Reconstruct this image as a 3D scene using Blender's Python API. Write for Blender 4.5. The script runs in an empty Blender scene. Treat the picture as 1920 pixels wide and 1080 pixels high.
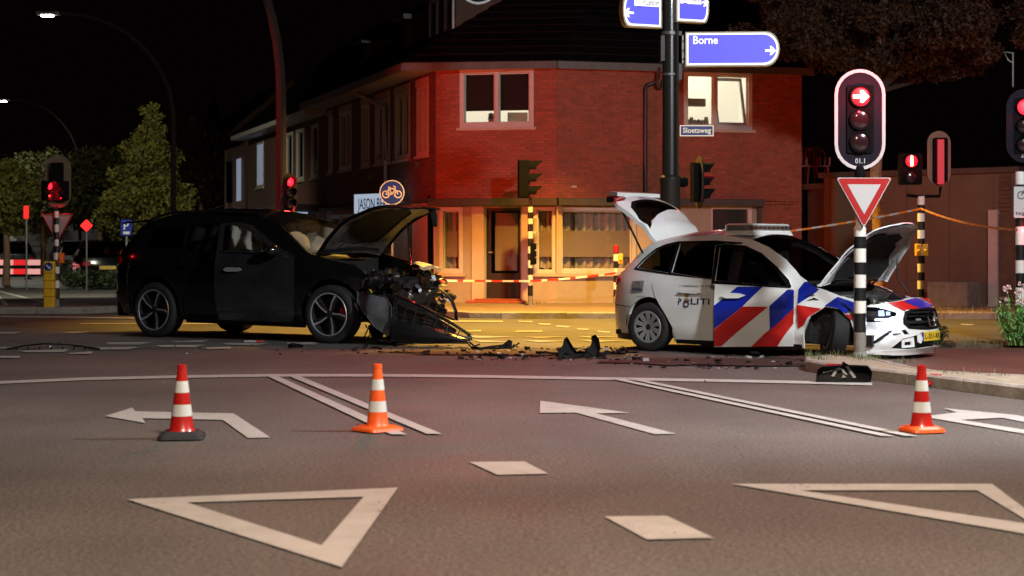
import bpy, math, random
from mathutils import Vector, Matrix
from mathutils.geometry import delaunay_2d_cdt
from mathutils import noise as mnoise
R = random.Random(7)
sc = bpy.context.scene
col = sc.collection

# ------------------------------------------------------------------ camera
CAMH = 1.4
cd = bpy.data.cameras.new('camera'); cam = bpy.data.objects.new('camera', cd); col.objects.link(cam)
cam.location = (0, 0, CAMH); cam.rotation_euler = (math.radians(90), 0, 0)
cd.sensor_width = 36; cd.lens = 60; cd.shift_y = -84 / 1920
cd.clip_start = .1; cd.clip_end = 800
cd.dof.use_dof = True; cd.dof.focus_distance = 22.5; cd.dof.aperture_fstop = 2.8
sc.camera = cam
# ------------------------------------------------------------------ world
w = bpy.data.worlds.new('World'); sc.world = w; w.use_nodes = True
nt = w.node_tree; bg = nt.nodes['Background']
sky = nt.nodes.new('ShaderNodeTexSky'); sky.sky_type = 'NISHITA'; sky.sun_disc = False
sky.sun_elevation = math.radians(-4); sky.sun_rotation = math.radians(140)
mx = nt.nodes.new('ShaderNodeMix'); mx.data_type = 'RGBA'; mx.inputs['Factor'].default_value = .97
mx.inputs[7].default_value = (.05, .022, .016, 1)
nt.links.new(sky.outputs[0], mx.inputs[6]); nt.links.new(mx.outputs[2], bg.inputs[0])
bg.inputs[1].default_value = .022
sc.view_settings.view_transform = 'Standard'; sc.view_settings.look = 'None'
sc.view_settings.exposure = 0; sc.view_settings.gamma = 1; sc.view_settings.use_curve_mapping = False
sc.render.engine = 'CYCLES'
cy = sc.cycles
cy.use_denoising = True
cy.max_bounces = 6; cy.diffuse_bounces = 2; cy.glossy_bounces = 3; cy.transmission_bounces = 4; cy.transparent_max_bounces = 16
cy.sample_clamp_indirect = 3; cy.caustics_reflective = False; cy.caustics_refractive = False
try: cy.denoiser = 'OPENIMAGEDENOISE'
except Exception: pass

# light strengths and positions (each sits in an unseen luminaire built below: two are assumed, the side one is added fill)
ASSUMED_SODIUM = dict(pos=(1.0, 30.4, 8.6), power=17500, color=(1, .54, .09), size=.2, angle=98)
ASSUMED_ROADLAMP = dict(pos=(1.5, 4.5, 8.5), power=7700, color=(1, .80, .63), size=.6, angle=150)
FILL_LAMP = dict(pos=(7.5, 12.5, 7.5), power=7200, color=(.9, .95, 1), size=.35, angle=130)

# ------------------------------------------------------------------ helpers
F, YH = 3200., 456.
def at(px, py, Y): return Vector(((px - 960) / F * Y, Y, CAMH - (py - YH) / F * Y))
def gnd(px, py, z=0.):
    Y = F * (CAMH - z) / (py - YH); return Vector(((px - 960) / F * Y, Y, z))

def empty(name, loc=(0, 0, 0), rz=0, label=None, cat=None, group=None):
    o = bpy.data.objects.new(name, None); col.objects.link(o); o.location = loc; o.rotation_euler = (0, 0, rz)
    o.empty_display_size = .2
    if label: tag(o, label, cat, group)
    return o
def tag(o, label=None, cat=None, group=None, kind=None):
    if label: o['label'] = label
    if cat: o['category'] = cat
    if group: o['group'] = group
    if kind: o['kind'] = kind
    return o

class MB:
    def __init__(s): s.v = []; s.f = []; s.m = []
    def add(s, vs, fs, mi=0):
        b = len(s.v); s.v += [tuple(v) for v in vs]; s.f += [tuple(i + b for i in f) for f in fs]; s.m += [mi] * len(fs); return s
    def box(s, x0, x1, y0, y1, z0, z1, mi=0, rz=0, c=None):
        vs = [(x, y, z) for z in (z0, z1) for y in (y0, y1) for x in (x0, x1)]
        if rz:
            cx, cy_ = c if c else ((x0 + x1) / 2, (y0 + y1) / 2); a, b = math.cos(rz), math.sin(rz)
            vs = [(cx + (x - cx) * a - (y - cy_) * b, cy_ + (x - cx) * b + (y - cy_) * a, z) for x, y, z in vs]
        return s.add(vs, [(0, 2, 3, 1), (4, 5, 7, 6), (0, 1, 5, 4), (2, 6, 7, 3), (0, 4, 6, 2), (1, 3, 7, 5)], mi)
    def obox(s, c, ax, ay, az, mi=0):
        c = Vector(c); ax, ay, az = Vector(ax), Vector(ay), Vector(az)
        vs = [c + ax * i + ay * j + az * k for k in (-1, 1) for j in (-1, 1) for i in (-1, 1)]
        return s.add(vs, [(0, 2, 3, 1), (4, 5, 7, 6), (0, 1, 5, 4), (2, 6, 7, 3), (0, 4, 6, 2), (1, 3, 7, 5)], mi)
    def tube(s, pts, r, n=12, mi=0, caps=True, flat=None):
        pts = [Vector(p) for p in pts]; N = len(pts)
        rs = r if isinstance(r, (list, tuple)) else [r] * N
        d0 = (pts[1] - pts[0]).normalized(); up = Vector((0, 0, 1)) if abs(d0.z) < .9 else Vector((1, 0, 0))
        vs = []; fs = []
        for i, p in enumerate(pts):
            d = (pts[min(i + 1, N - 1)] - pts[max(i - 1, 0)]).normalized()
            a = d.cross(up)
            if a.length < 1e-4: a = d.cross(Vector((0, 1, 0)))
            a.normalize(); b = a.cross(d).normalized()
            for k in range(n):
                t = 2 * math.pi * k / n; vs.append(p + (a * math.cos(t) + b * math.sin(t) * (flat or 1)) * rs[i])
        for i in range(N - 1):
            for k in range(n):
                k2 = (k + 1) % n; fs.append((i * n + k, i * n + k2, (i + 1) * n + k2, (i + 1) * n + k))
        if caps: fs += [tuple(range(n))[::-1], tuple((N - 1) * n + k for k in range(n))]
        return s.add(vs, fs, mi)
    def lathe(s, prof, o=(0, 0, 0), ax=(0, 0, 1), n=24, mi=0, close=False):
        ax = Vector(ax).normalized(); o = Vector(o)
        u = ax.orthogonal().normalized(); v = ax.cross(u)
        vs = []; fs = []
        for r, h in prof:
            for k in range(n):
                t = 2 * math.pi * k / n; vs.append(o + ax * h + (u * math.cos(t) + v * math.sin(t)) * r)
        P = len(prof); rng = P if close else P - 1
        for i in range(rng):
            for k in range(n):
                k2 = (k + 1) % n; j = (i + 1) % P; fs.append((i * n + k, i * n + k2, j * n + k2, j * n + k))
        return s.add(vs, fs, mi)
    def prism(s, poly, fn0, fn1, mi=0, side=None):
        n = len(poly); vs = [fn0(*p) for p in poly] + [fn1(*p) for p in poly]
        s.add(vs, [tuple(range(n))[::-1], tuple(range(n, 2 * n))], mi)
        s.add(vs, [(i, (i + 1) % n, (i + 1) % n + n, i + n) for i in range(n)], mi if side is None else side)
        return s
    def build(s, name, mats, parent=None, smooth=False, bevel=0, kind=None, auto=None):
        me = bpy.data.meshes.new(name); me.from_pydata(s.v, [], s.f)
        mats = mats if isinstance(mats, (list, tuple)) else [mats]
        for m in mats: me.materials.append(m)
        me.polygons.foreach_set('material_index', s.m)
        if smooth: me.polygons.foreach_set('use_smooth', [True] * len(s.f))
        me.update()
        o = bpy.data.objects.new(name, me); col.objects.link(o); o.parent = parent
        if smooth and auto is not False:
            me.set_sharp_from_angle(angle=math.radians(auto or 38))
        if bevel:
            b = o.modifiers.new('bevel', 'BEVEL'); b.width = bevel; b.segments = 2; b.limit_method = 'ANGLE'; b.angle_limit = math.radians(40)
        if kind: o['kind'] = kind
        return o

def copy_tree(o, parent=None):
    c = o.copy(); col.objects.link(c); c.parent = parent
    for ch in list(o.children): copy_tree(ch, c)
    return c

# ---- 2D sheets
def inside(p, poly):
    x, y = p; c = False; j = len(poly) - 1
    for i in range(len(poly)):
        xi, yi = poly[i]; xj, yj = poly[j]
        if (yi > y) != (yj > y) and x < (xj - xi) * (y - yi) / (yj - yi) + xi: c = not c
        j = i
    return c
def subdiv(poly, g):
    out = []
    for i, p in enumerate(poly):
        q = poly[(i + 1) % len(poly)]; n = max(1, int(math.ceil(math.hypot(q[0] - p[0], q[1] - p[1]) / g)))
        out += [(p[0] + (q[0] - p[0]) * k / n, p[1] + (q[1] - p[1]) * k / n) for k in range(n)]
    return out
def sheet(mb, poly, fn, holes=(), g=.08, thick=.012, mi=0, rim=None):
    """a panel cut from a 2D outline, mapped by fn(u, v, off) and given a turned-in rim"""
    loops = [subdiv(poly, g)] + [subdiv(h, g) for h in holes]
    vs = []; ed = []
    for L in loops:
        b = len(vs); vs += L; ed += [(b + i, b + (i + 1) % len(L)) for i in range(len(L))]
    x0 = min(p[0] for p in poly); x1 = max(p[0] for p in poly); y0 = min(p[1] for p in poly); y1 = max(p[1] for p in poly)
    nb = len(vs); bd = vs[:]
    i = x0 + g / 2
    while i < x1:
        j = y0 + g / 2
        while j < y1:
            if inside((i, j), poly) and not any(inside((i, j), h) for h in holes) and min((i - a) ** 2 + (j - b) ** 2 for a, b in bd) > (g * .4) ** 2:
                vs.append((i, j))
            j += g
        i += g
    V, E, T, ov, oe, of = delaunay_2d_cdt([Vector(p) for p in vs], ed, [], 0, 1e-5)
    tris = []
    for t in T:
        c = (sum(V[k][0] for k in t) / 3, sum(V[k][1] for k in t) / 3)
        if inside(c, poly) and not any(inside(c, h) for h in holes): tris.append(tuple(t))
    mb.add([fn(v[0], v[1], 0) for v in V], tris, mi)
    if thick:
        for L in loops:
            n = len(L); mb.add([fn(p[0], p[1], 0) for p in L] + [fn(p[0], p[1], -thick) for p in L],
                               [(k, (k + 1) % n, (k + 1) % n + n, k + n) for k in range(n)], mi if rim is None else rim)
    return mb
def arc(cx, cy_, r, a0, a1, n=10, ry=None):
    return [(cx + r * math.cos(math.radians(a0 + (a1 - a0) * k / n)), cy_ + (ry or r) * math.sin(math.radians(a0 + (a1 - a0) * k / n))) for k in range(n + 1)]
def rrect(x0, x1, y0, y1, r, n=5):
    return arc(x1 - r, y0 + r, r, -90, 0, n) + arc(x1 - r, y1 - r, r, 0, 90, n) + arc(x0 + r, y1 - r, r, 90, 180, n) + arc(x0 + r, y0 + r, r, 180, 270, n)

# ---- text
_tc = {}
def text_geo(t):
    if t in _tc: return _tc[t]
    c = bpy.data.curves.new('t', 'FONT'); c.body = t; c.size = 1; c.resolution_u = 3; c.offset = .012
    o = bpy.data.objects.new('t', c); col.objects.link(o)
    dg = bpy.context.evaluated_depsgraph_get(); me = o.evaluated_get(dg).to_mesh()
    V = [(v.co.x, v.co.y) for v in me.vertices]; Fs = [tuple(p.vertices) for p in me.polygons]
    o.evaluated_get(dg).to_mesh_clear(); bpy.data.objects.remove(o); bpy.data.curves.remove(c)
    x0 = min(v[0] for v in V); x1 = max(v[0] for v in V); y0 = 0; y1 = max(v[1] for v in V)
    V = [((x - x0) / (x1 - x0), (y - y0) / (y1 - y0)) for x, y in V]
    _tc[t] = (V, Fs, (x1 - x0) / (y1 - y0)); return _tc[t]
def text(mb, t, fn, u0, u1, v0, v1, mi=0):
    V, Fs, a = text_geo(t); mb.add([fn(u0 + (u1 - u0) * x, v0 + (v1 - v0) * y, 0) for x, y in V], Fs, mi); return mb

# ------------------------------------------------------------------ materials
M = {}
def mat(name, colr, rough=.5, metal=0, emis=None, es=0, var=0, vs=6, bump=0, bs=40, spec=.5, coat=0, alpha=None, isl=0):
    m = bpy.data.materials.new(name); m.use_nodes = True; n = m.node_tree; b = n.nodes['Principled BSDF']
    b.inputs['Base Color'].default_value = (*colr, 1); b.inputs['Roughness'].default_value = rough; b.inputs['Metallic'].default_value = metal
    b.inputs['Specular IOR Level'].default_value = spec; b.inputs['Coat Weight'].default_value = coat; b.inputs['Coat Roughness'].default_value = .06
    tc = n.nodes.new('ShaderNodeTexCoord')
    out = None
    if var:
        ns = n.nodes.new('ShaderNodeTexNoise'); ns.inputs['Scale'].default_value = vs; ns.inputs['Detail'].default_value = 6; ns.inputs['Roughness'].default_value = .65
        n.links.new(tc.outputs['Object'], ns.inputs['Vector'])
        mr = n.nodes.new('ShaderNodeMapRange'); mr.inputs[1].default_value = .3; mr.inputs[2].default_value = .7
        mr.inputs[3].default_value = 1 - var; mr.inputs[4].default_value = 1 + var; n.links.new(ns.outputs['Fac'], mr.inputs[0])
        h = n.nodes.new('ShaderNodeHueSaturation'); h.inputs['Color'].default_value = (*colr, 1); n.links.new(mr.outputs[0], h.inputs['Value']); out = h.outputs[0]
        rr = n.nodes.new('ShaderNodeMapRange'); rr.inputs[3].default_value = max(0, rough - var * .35); rr.inputs[4].default_value = min(1, rough + var * .35)
        n.links.new(ns.outputs['Fac'], rr.inputs[0]); n.links.new(rr.outputs[0], b.inputs['Roughness'])
    if isl:
        g = n.nodes.new('ShaderNodeNewGeometry'); oi = n.nodes.new('ShaderNodeObjectInfo')
        ad = n.nodes.new('ShaderNodeMath'); ad.operation = 'ADD'; n.links.new(g.outputs['Random Per Island'], ad.inputs[0]); n.links.new(oi.outputs['Random'], ad.inputs[1])
        fr = n.nodes.new('ShaderNodeMath'); fr.operation = 'FRACT'; n.links.new(ad.outputs[0], fr.inputs[0])
        mr = n.nodes.new('ShaderNodeMapRange'); mr.inputs[3].default_value = 1 - isl; mr.inputs[4].default_value = 1 + isl; n.links.new(fr.outputs[0], mr.inputs[0])
        h = n.nodes.new('ShaderNodeHueSaturation'); n.links.new(mr.outputs[0], h.inputs['Value'])
        if out: n.links.new(out, h.inputs['Color'])
        else: h.inputs['Color'].default_value = (*colr, 1)
        out = h.outputs[0]
    if out: n.links.new(out, b.inputs['Base Color'])
    if bump:
        n2 = n.nodes.new('ShaderNodeTexNoise'); n2.inputs['Scale'].default_value = bs; n2.inputs['Detail'].default_value = 4
        n.links.new(tc.outputs['Object'], n2.inputs['Vector']); bp = n.nodes.new('ShaderNodeBump'); bp.inputs['Strength'].default_value = bump; bp.inputs['Distance'].default_value = .02
        n.links.new(n2.outputs['Fac'], bp.inputs['Height']); n.links.new(bp.outputs[0], b.inputs['Normal'])
    if emis:
        b.inputs['Emission Color'].default_value = (*emis, 1); b.inputs['Emission Strength'].default_value = es
    M[name] = m; return m
def glassmat(name, tint, rough=.03, refl=1.0):
    m = bpy.data.materials.new(name); m.use_nodes = True; n = m.node_tree; n.nodes.clear()
    o = n.nodes.new('ShaderNodeOutputMaterial'); t = n.nodes.new('ShaderNodeBsdfTransparent'); t.inputs[0].default_value = (*tint, 1)
    g = n.nodes.new('ShaderNodeBsdfGlossy'); g.inputs['Roughness'].default_value = rough; g.inputs[0].default_value = (refl, refl, refl, 1)
    f = n.nodes.new('ShaderNodeFresnel'); f.inputs[0].default_value = 1.5; mi = n.nodes.new('ShaderNodeMixShader')
    ge = n.nodes.new('ShaderNodeNewGeometry'); sb = n.nodes.new('ShaderNodeMath'); sb.operation = 'SUBTRACT'; sb.use_clamp = True; n.links.new(f.outputs[0], sb.inputs[0]); n.links.new(ge.outputs['Backfacing'], sb.inputs[1]); n.links.new(sb.outputs[0], mi.inputs[0]); n.links.new(t.outputs[0], mi.inputs[1]); n.links.new(g.outputs[0], mi.inputs[2]); n.links.new(mi.outputs[0], o.inputs[0])
    M[name] = m; return m
def emit(name, c, s): return mat(name, (.02, .02, .02), .5, emis=c, es=s)

def asphalt(name, base, warm=(1, .95, .9), speck=.35, stain=.3):
    m = bpy.data.materials.new(name); m.use_nodes = True; n = m.node_tree; b = n.nodes['Principled BSDF']
    L = n.links.new; tc = n.nodes.new('ShaderNodeTexCoord')
    def noise_(scale, det, lo, hi, a=.3, c=.7, vec=None):
        x = n.nodes.new('ShaderNodeTexNoise'); x.inputs['Scale'].default_value = scale; x.inputs['Detail'].default_value = det
        L(vec or tc.outputs['Object'], x.inputs['Vector']); r = n.nodes.new('ShaderNodeMapRange')
        r.inputs[1].default_value = a; r.inputs[2].default_value = c; r.inputs[3].default_value = lo; r.inputs[4].default_value = hi
        L(x.outputs['Fac'], r.inputs[0]); return r.outputs[0]
    mp = n.nodes.new('ShaderNodeMapping'); mp.inputs['Scale'].default_value = (1, .22, 1); mp.inputs['Rotation'].default_value = (0, 0, .32); L(tc.outputs['Object'], mp.inputs[0])
    a = noise_(90, 3, 1 - speck, 1 + speck); c = noise_(.45, 5, 1 - stain, 1 + stain); d = noise_(1.1, 4, 1 - stain * .6, 1 + stain * .6, vec=mp.outputs[0])
    a2 = noise_(38, 2, 1 - speck * .7, 1 + speck * .7, .38, .62); m0 = n.nodes.new('ShaderNodeMath'); m0.operation = 'MULTIPLY'; L(a, m0.inputs[0]); L(a2, m0.inputs[1]); a = m0.outputs[0]
    m1 = n.nodes.new('ShaderNodeMath'); m1.operation = 'MULTIPLY'; L(a, m1.inputs[0]); L(c, m1.inputs[1])
    m2 = n.nodes.new('ShaderNodeMath'); m2.operation = 'MULTIPLY'; L(m1.outputs[0], m2.inputs[0]); L(d, m2.inputs[1])
    h = n.nodes.new('ShaderNodeHueSaturation'); h.inputs['Color'].default_value = (base * warm[0], base * warm[1], base * warm[2], 1); L(m2.outputs[0], h.inputs['Value'])
    L(h.outputs[0], b.inputs['Base Color'])
    r = noise_(.8, 4, .62, .74); L(r, b.inputs['Roughness']); b.inputs['Specular IOR Level'].default_value = .45
    bp = n.nodes.new('ShaderNodeBump'); bp.inputs['Strength'].default_value = .55; bp.inputs['Distance'].default_value = .006
    x = n.nodes.new('ShaderNodeTexNoise'); x.inputs['Scale'].default_value = 120; x.inputs['Detail'].default_value = 2; L(tc.outputs['Object'], x.inputs['Vector'])
    L(x.outputs['Fac'], bp.inputs['Height']); L(bp.outputs[0], b.inputs['Normal'])
    M[name] = m; return m

asphalt('asphalt', .082, (1.04, .95, .84), .5, .2); asphalt('asphalt_smooth', .085, (1, .97, .9), .2, .2); asphalt('red_asphalt', .07, (1.7, .72, .5), .25, .25)
def worn(name, c):
    m = mat(name, c, .6, var=.12, vs=5, bump=.3, bs=90); n = m.node_tree; b = n.nodes['Principled BSDF']
    # worn paint: tiny chips show the asphalt below
    tc = n.nodes['Texture Coordinate']; x = n.nodes.new('ShaderNodeTexNoise'); x.inputs['Scale'].default_value = 34; x.inputs['Detail'].default_value = 8; x.inputs['Roughness'].default_value = .75
    y = n.nodes.new('ShaderNodeTexNoise'); y.inputs['Scale'].default_value = 1.3; y.inputs['Detail'].default_value = 3
    n.links.new(tc.outputs['Object'], x.inputs['Vector']); n.links.new(tc.outputs['Object'], y.inputs['Vector'])
    s = n.nodes.new('ShaderNodeMath'); s.operation = 'MULTIPLY_ADD'; s.inputs[1].default_value = .55; n.links.new(y.outputs['Fac'], s.inputs[0]); n.links.new(x.outputs['Fac'], s.inputs[2])
    r = n.nodes.new('ShaderNodeMapRange'); r.inputs[1].default_value = .565; r.inputs[2].default_value = .65; n.links.new(s.outputs[0], r.inputs[0]); n.links.new(r.outputs[0], b.inputs['Alpha'])
    return m
worn('road_paint', (.36, .345, .32))
mat('kerb', (.27, .24, .2), .8, var=.3, vs=5, bump=.5, bs=30); mat('paving', (.2, .14, .11), .85, var=.25, vs=3, bump=.4, bs=25, isl=.15)
mat('soil', (.09, .06, .035), .95, var=.4, vs=6, bump=.8, bs=18); mat('sand', (.3, .25, .18), .95, var=.3, vs=7, bump=.6, bs=30)
mat('white', (.75, .75, .72), .4, var=.05); mat('pole_white', (.7, .68, .62), .35, var=.08, vs=9, coat=.2); mat('pole_black', (.012, .012, .013), .3, coat=.3); mat('pole_grey', (.2, .19, .17), .55, var=.3, vs=12)
mat('galv', (.2, .2, .19), .5, .6, var=.2); mat('dark_column', (.035, .032, .028), .32, .3, coat=.3); mat('lamp_column', (.022, .016, .015), .9, spec=.05)
mat('signal_black', (.006, .006, .0065), .9, spec=.03); mat('board_black', (.016, .012, .018), .9, spec=.05); mat('wreck_black', (.006, .006, .006), .7, var=.2, spec=.12); mat('bark_dark', (.03, .018, .012), .95, var=.4); mat('leaf_mid', (.04, .04, .01), .7, isl=.4, spec=.2); mat('board_back', (.12, .085, .05), .6, var=.2)
mat('red_reflect', (.36, .012, .012), .35); mat('white_reflect', (.46, .44, .43), .4); mat('sign_grey', (.3, .3, .3), .5, .3, var=.1); mat('sign_blue', (.008, .02, .2), .65, spec=.2)
mat('yellow', (.75, .42, .02), .4, var=.1); mat('orange', (.8, .16, .01), .45); mat('rubber', (.015, .015, .016), .75, var=.2, bump=.3, bs=60)
mat('tyre', (.014, .014, .015), .7, var=.3, vs=14, bump=.2, bs=50); mat('alu', (.8, .8, .8), .4, .8, var=.1); mat('alu_dark', (.05, .05, .052), .35, .7); mat('cap_silver', (.42, .43, .43), .35, .5, var=.08)
mat('car_white', (.76, .77, .75), .28, var=.04, vs=3, coat=.8); mat('liv_blue', (.008, .022, .33), .35, coat=.6); mat('liv_red', (.52, .014, .012), .35, coat=.6)
mat('suv_black', (.006, .006, .007), .16, var=.1, vs=2, coat=1); mat('suv_door', (.022, .023, .025), .3, .3, var=.3, vs=3, coat=.8); mat('suv_grey', (.075, .078, .084), .4, .0, var=.25, vs=5, coat=.7); mat('black_plastic', (.006, .006, .0065), .42, var=.2, bump=.1, bs=30, spec=.3)
mat('under', (.006, .006, .006), .8); mat('engine', (.03, .03, .03), .45, .4, var=.6, vs=9, bump=.6, bs=14); mat('engine_light', (.36, .33, .27), .4, .3, var=.5, vs=12)
mat('hood_under', (.1, .09, .08), .4, .2, var=.6, vs=6, bump=.4, bs=8); mat('hood_white_under', (.45, .45, .46), .5, var=.5, vs=5, bump=.5, bs=9); mat('insulation', (.008, .008, .008), .9, var=.4, bump=.5)
mat('chrome', (.6, .6, .6), .12, 1); mat('airbag', (.6, .57, .5), .75, var=.1, vs=8, bump=.5, bs=6); mat('seat', (.02, .02, .022), .7, var=.2)
mat('lens_grey', (.16, .17, .14), .15, coat=.8, var=.2); mat('plate_yellow', (.75, .5, .03), .4); mat('letter_black', (.01, .01, .01), .5); mat('letter_navy', (.01, .015, .09), .5); mat('gold', (.3, .2, .06), .4); mat('caliper', (.5, .01, .01), .35)
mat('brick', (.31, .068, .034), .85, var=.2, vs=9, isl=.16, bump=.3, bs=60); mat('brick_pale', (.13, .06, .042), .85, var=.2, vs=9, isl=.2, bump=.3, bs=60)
mat('mortar', (.15, .1, .075), .95, var=.25, vs=6); mat('plaster', (.32, .26, .2), .9, var=.16, vs=1.6, bump=.25, bs=12); mat('plaster_light', (.47, .36, .28), .85, var=.1, vs=2, bump=.15, bs=14); mat('band_dark', (.055, .04, .033), .7, var=.25, vs=4)
mat('frame_white', (.5, .46, .41), .45, var=.06); mat('frame_dark', (.018, .014, .012), .4); mat('roof_tile', (.007, .005, .0045), .7, var=.3, vs=4, isl=.3, spec=.05); mat('soffit', (.42, .34, .3), .7, var=.1); mat('fascia', (.09, .08, .07), .5, var=.25)
mat('blind', (.025, .012, .01), .8); mat('curtain', (.55, .46, .36), .9, var=.15); mat('film', (.36, .27, .2), .6, var=.05, vs=2); mat('room', (.6, .58, .5), .9, emis=(1, .93, .74), es=.62); mat('room_dark', (.05, .04, .04), .9)
mat('stucco_brown', (.115, .075, .047), .9, var=.2, vs=1.2, bump=.3, bs=15); mat('timber', (.09, .05, .03), .8, var=.3, bump=.3); mat('bark', (.24, .14, .08), .9, var=.4, vs=14, bump=1, bs=22)
mat('leaf', (.13, .12, .02), .6, isl=.45, spec=.3); mat('leaf_dark', (.036, .014, .006), .65, isl=.45, spec=.3); mat('leaf_fresh', (.17, .38, .09), .5, isl=.4, spec=.4); mat('leaf_hedge', (.03, .05, .015), .6, isl=.4); mat('petal', (.85, .62, .6), .6, isl=.15)
mat('grassblade', (.1, .13, .04), .7, isl=.4); mat('dry', (.3, .17, .08), .8, isl=.4); mat('plastic_chair', (.3, .05, .04), .5); mat('concrete', (.17, .14, .11), .9, var=.3, bump=.5)
mat('tape_white', (.75, .72, .68), .4); mat('tape_red', (.6, .03, .02), .4); mat('tape_orange', (.75, .2, .02), .4)
mat('cone_red', (.38, .012, .008), .3, var=.08, coat=.3); mat('cone_orange', (.75, .1, .015), .4, var=.08); mat('cone_band', (.55, .57, .54), .3, var=.08, coat=.4)
glassmat('glass', (.85, .85, .85)); glassmat('glass_tint', (.16, .16, .17)); glassmat('glass_dark', (.03, .03, .032)); glassmat('glass_wind', (.6, .6, .58))
def dusty(name, tint, dust, amt):
    # crazed, dusty safety glass: part clear, part scattering
    m = glassmat(name, tint); n = m.node_tree; o = n.nodes['Material Output']; src = o.inputs[0].links[0].from_socket
    d = n.nodes.new('ShaderNodeBsdfTranslucent'); d.inputs[0].default_value = (*dust, 1); tc = n.nodes.new('ShaderNodeTexCoord'); x = n.nodes.new('ShaderNodeTexNoise'); x.inputs['Scale'].default_value = 3; x.inputs['Detail'].default_value = 7
    n.links.new(tc.outputs['Object'], x.inputs['Vector']); r = n.nodes.new('ShaderNodeMapRange'); r.inputs[1].default_value = .3; r.inputs[2].default_value = .7; r.inputs[3].default_value = amt * .4; r.inputs[4].default_value = amt * 1.6
    n.links.new(x.outputs['Fac'], r.inputs[0]); mi = n.nodes.new('ShaderNodeMixShader'); n.links.new(r.outputs[0], mi.inputs[0]); n.links.new(src, mi.inputs[1]); n.links.new(d.outputs[0], mi.inputs[2]); n.links.new(mi.outputs[0], o.inputs[0]); return m
dusty('glass_crazed', (.7, .7, .68), (.5, .46, .38), .22)
glassmat('lens_clear', (.7, .7, .75), .02)
emit('red_lit', (1, .003, .008), 12); emit('red_hot', (1, .34, .12), 30); emit('red_halo', (1, .0, .02), 1.6); emit('panel_glow', (1, .01, .03), .5); mat('lens_off', (.02, .008, .01), .15, coat=.5); emit('lamp_white', (1, .97, .85), 60); emit('glint_glow', (.6, .75, 1), 4)
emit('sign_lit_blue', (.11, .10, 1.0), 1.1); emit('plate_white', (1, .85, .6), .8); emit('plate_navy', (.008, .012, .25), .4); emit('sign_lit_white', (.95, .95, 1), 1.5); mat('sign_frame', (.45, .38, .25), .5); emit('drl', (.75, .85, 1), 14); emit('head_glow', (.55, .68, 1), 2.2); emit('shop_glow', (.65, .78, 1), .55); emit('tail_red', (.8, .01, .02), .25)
mat('lens_red', (.35, .005, .008), .15, coat=1, emis=(1, 0, .01), es=.03); emit('warm_lit', (1, .7, .3), 6); emit('blind_lit', (.55, .62, .85), .32)

# ------------------------------------------------------------------ lamps
def spot(name, pos, power, color, size, angle, target=None, blend=.5, parent=None):
    d = bpy.data.lights.new(name, 'SPOT'); d.energy = power; d.color = color; d.shadow_soft_size = size; d.spot_size = math.radians(angle); d.spot_blend = blend
    o = bpy.data.objects.new(name, d); col.objects.link(o)
    v = (Vector(target) - Vector(pos)) if target is not None else Vector((0, 0, -1))
    q = v.to_track_quat('-Z', 'Y')
    o.location = pos; o.rotation_mode = 'QUATERNION'; o.rotation_quaternion = q
    return o
def lumin(base, head, name_label, zarm=None, r=.07, light=None, aim=None, em=True, matn='lamp_column', drop=.05):
    """street lamp: tapered column, curved arm, flat head with a glowing lens"""
    b = Vector(base); h = Vector(head); t = empty('street_lamp', b, 0, name_label, 'street lamp', 'street lamps')
    l = h - b; n = 14; zc = .62 if r < .08 else .5; pts = [Vector((0, 0, 0)), Vector((0, 0, l.z * .3)), Vector((0, 0, l.z * zc))]
    z0 = l.z * zc
    for i in range(1, n + 1):
        a = math.pi / 2 * i / n
        pts.append(Vector((l.x * (1 - math.cos(a)), l.y * (1 - math.cos(a)), z0 + (l.z - z0) * math.sin(a))))
    N = len(pts); MB().tube(pts, [r * (1.15 - .6 * i / N) for i in range(N)], 12).build('column', M[matn], t, smooth=True)
    MB().lathe([(r * 1.5, 0), (r * 1.5, .7), (r * 1.15, .78)], n=14).build('column_base', M[matn], t, smooth=True)
    d = Vector((l.x, l.y, 0)).normalized() if Vector((l.x, l.y, 0)).length > .01 else Vector((1, 0, 0)); s = d.cross(Vector((0, 0, 1)))
    MB().obox(l + d * .3, d * .3, s * .12, Vector((0, 0, .045))).build('lamp_head', M['galv'], t, bevel=.03)
    if em: MB().obox(l + d * .33 - Vector((0, 0, .06)), d * .13, s * .09, Vector((0, 0, .014))).build('lamp_lens', M['lamp_white'] if em is True else M[em], t)
    if light:
        k = dict(light); pos = h + d * .33 - Vector((0, 0, .12)); k.pop('pos', None)
        spot('lamp_light', pos, target=aim, **k)
    return t
# ------------------------------------------------------------------ ground and roads
def flat(name, pts, z, m, kind='structure', z2=None, parent=None):
    mb = MB(); n = len(pts)
    if z2 is None: mb.add([(p[0], p[1], z) for p in pts], [tuple(range(n))])
    else:
        a = sum(pts[i][0] * pts[(i + 1) % n][1] - pts[(i + 1) % n][0] * pts[i][1] for i in range(n))
        if a < 0: pts = pts[::-1]
        mb.prism(pts, lambda x, y: (x, y, z), lambda x, y: (x, y, z2))
    o = mb.build(name, M[m], parent)
    if kind: o['kind'] = kind
    return o
flat('ground', [(-300, -60), (300, -60), (300, 500), (-300, 500)], -.02, 'soil')
flat('road', [(-60, -20), (60, -20), (60, 31.6), (9, 31.6), (.1, 31.6), (-1.2, 32.4), (-2.3, 34.5), (-16.3, 77), (-60, 200), (-95, 200), (-60, 60), (-60, 31)], 0, 'asphalt')
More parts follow.
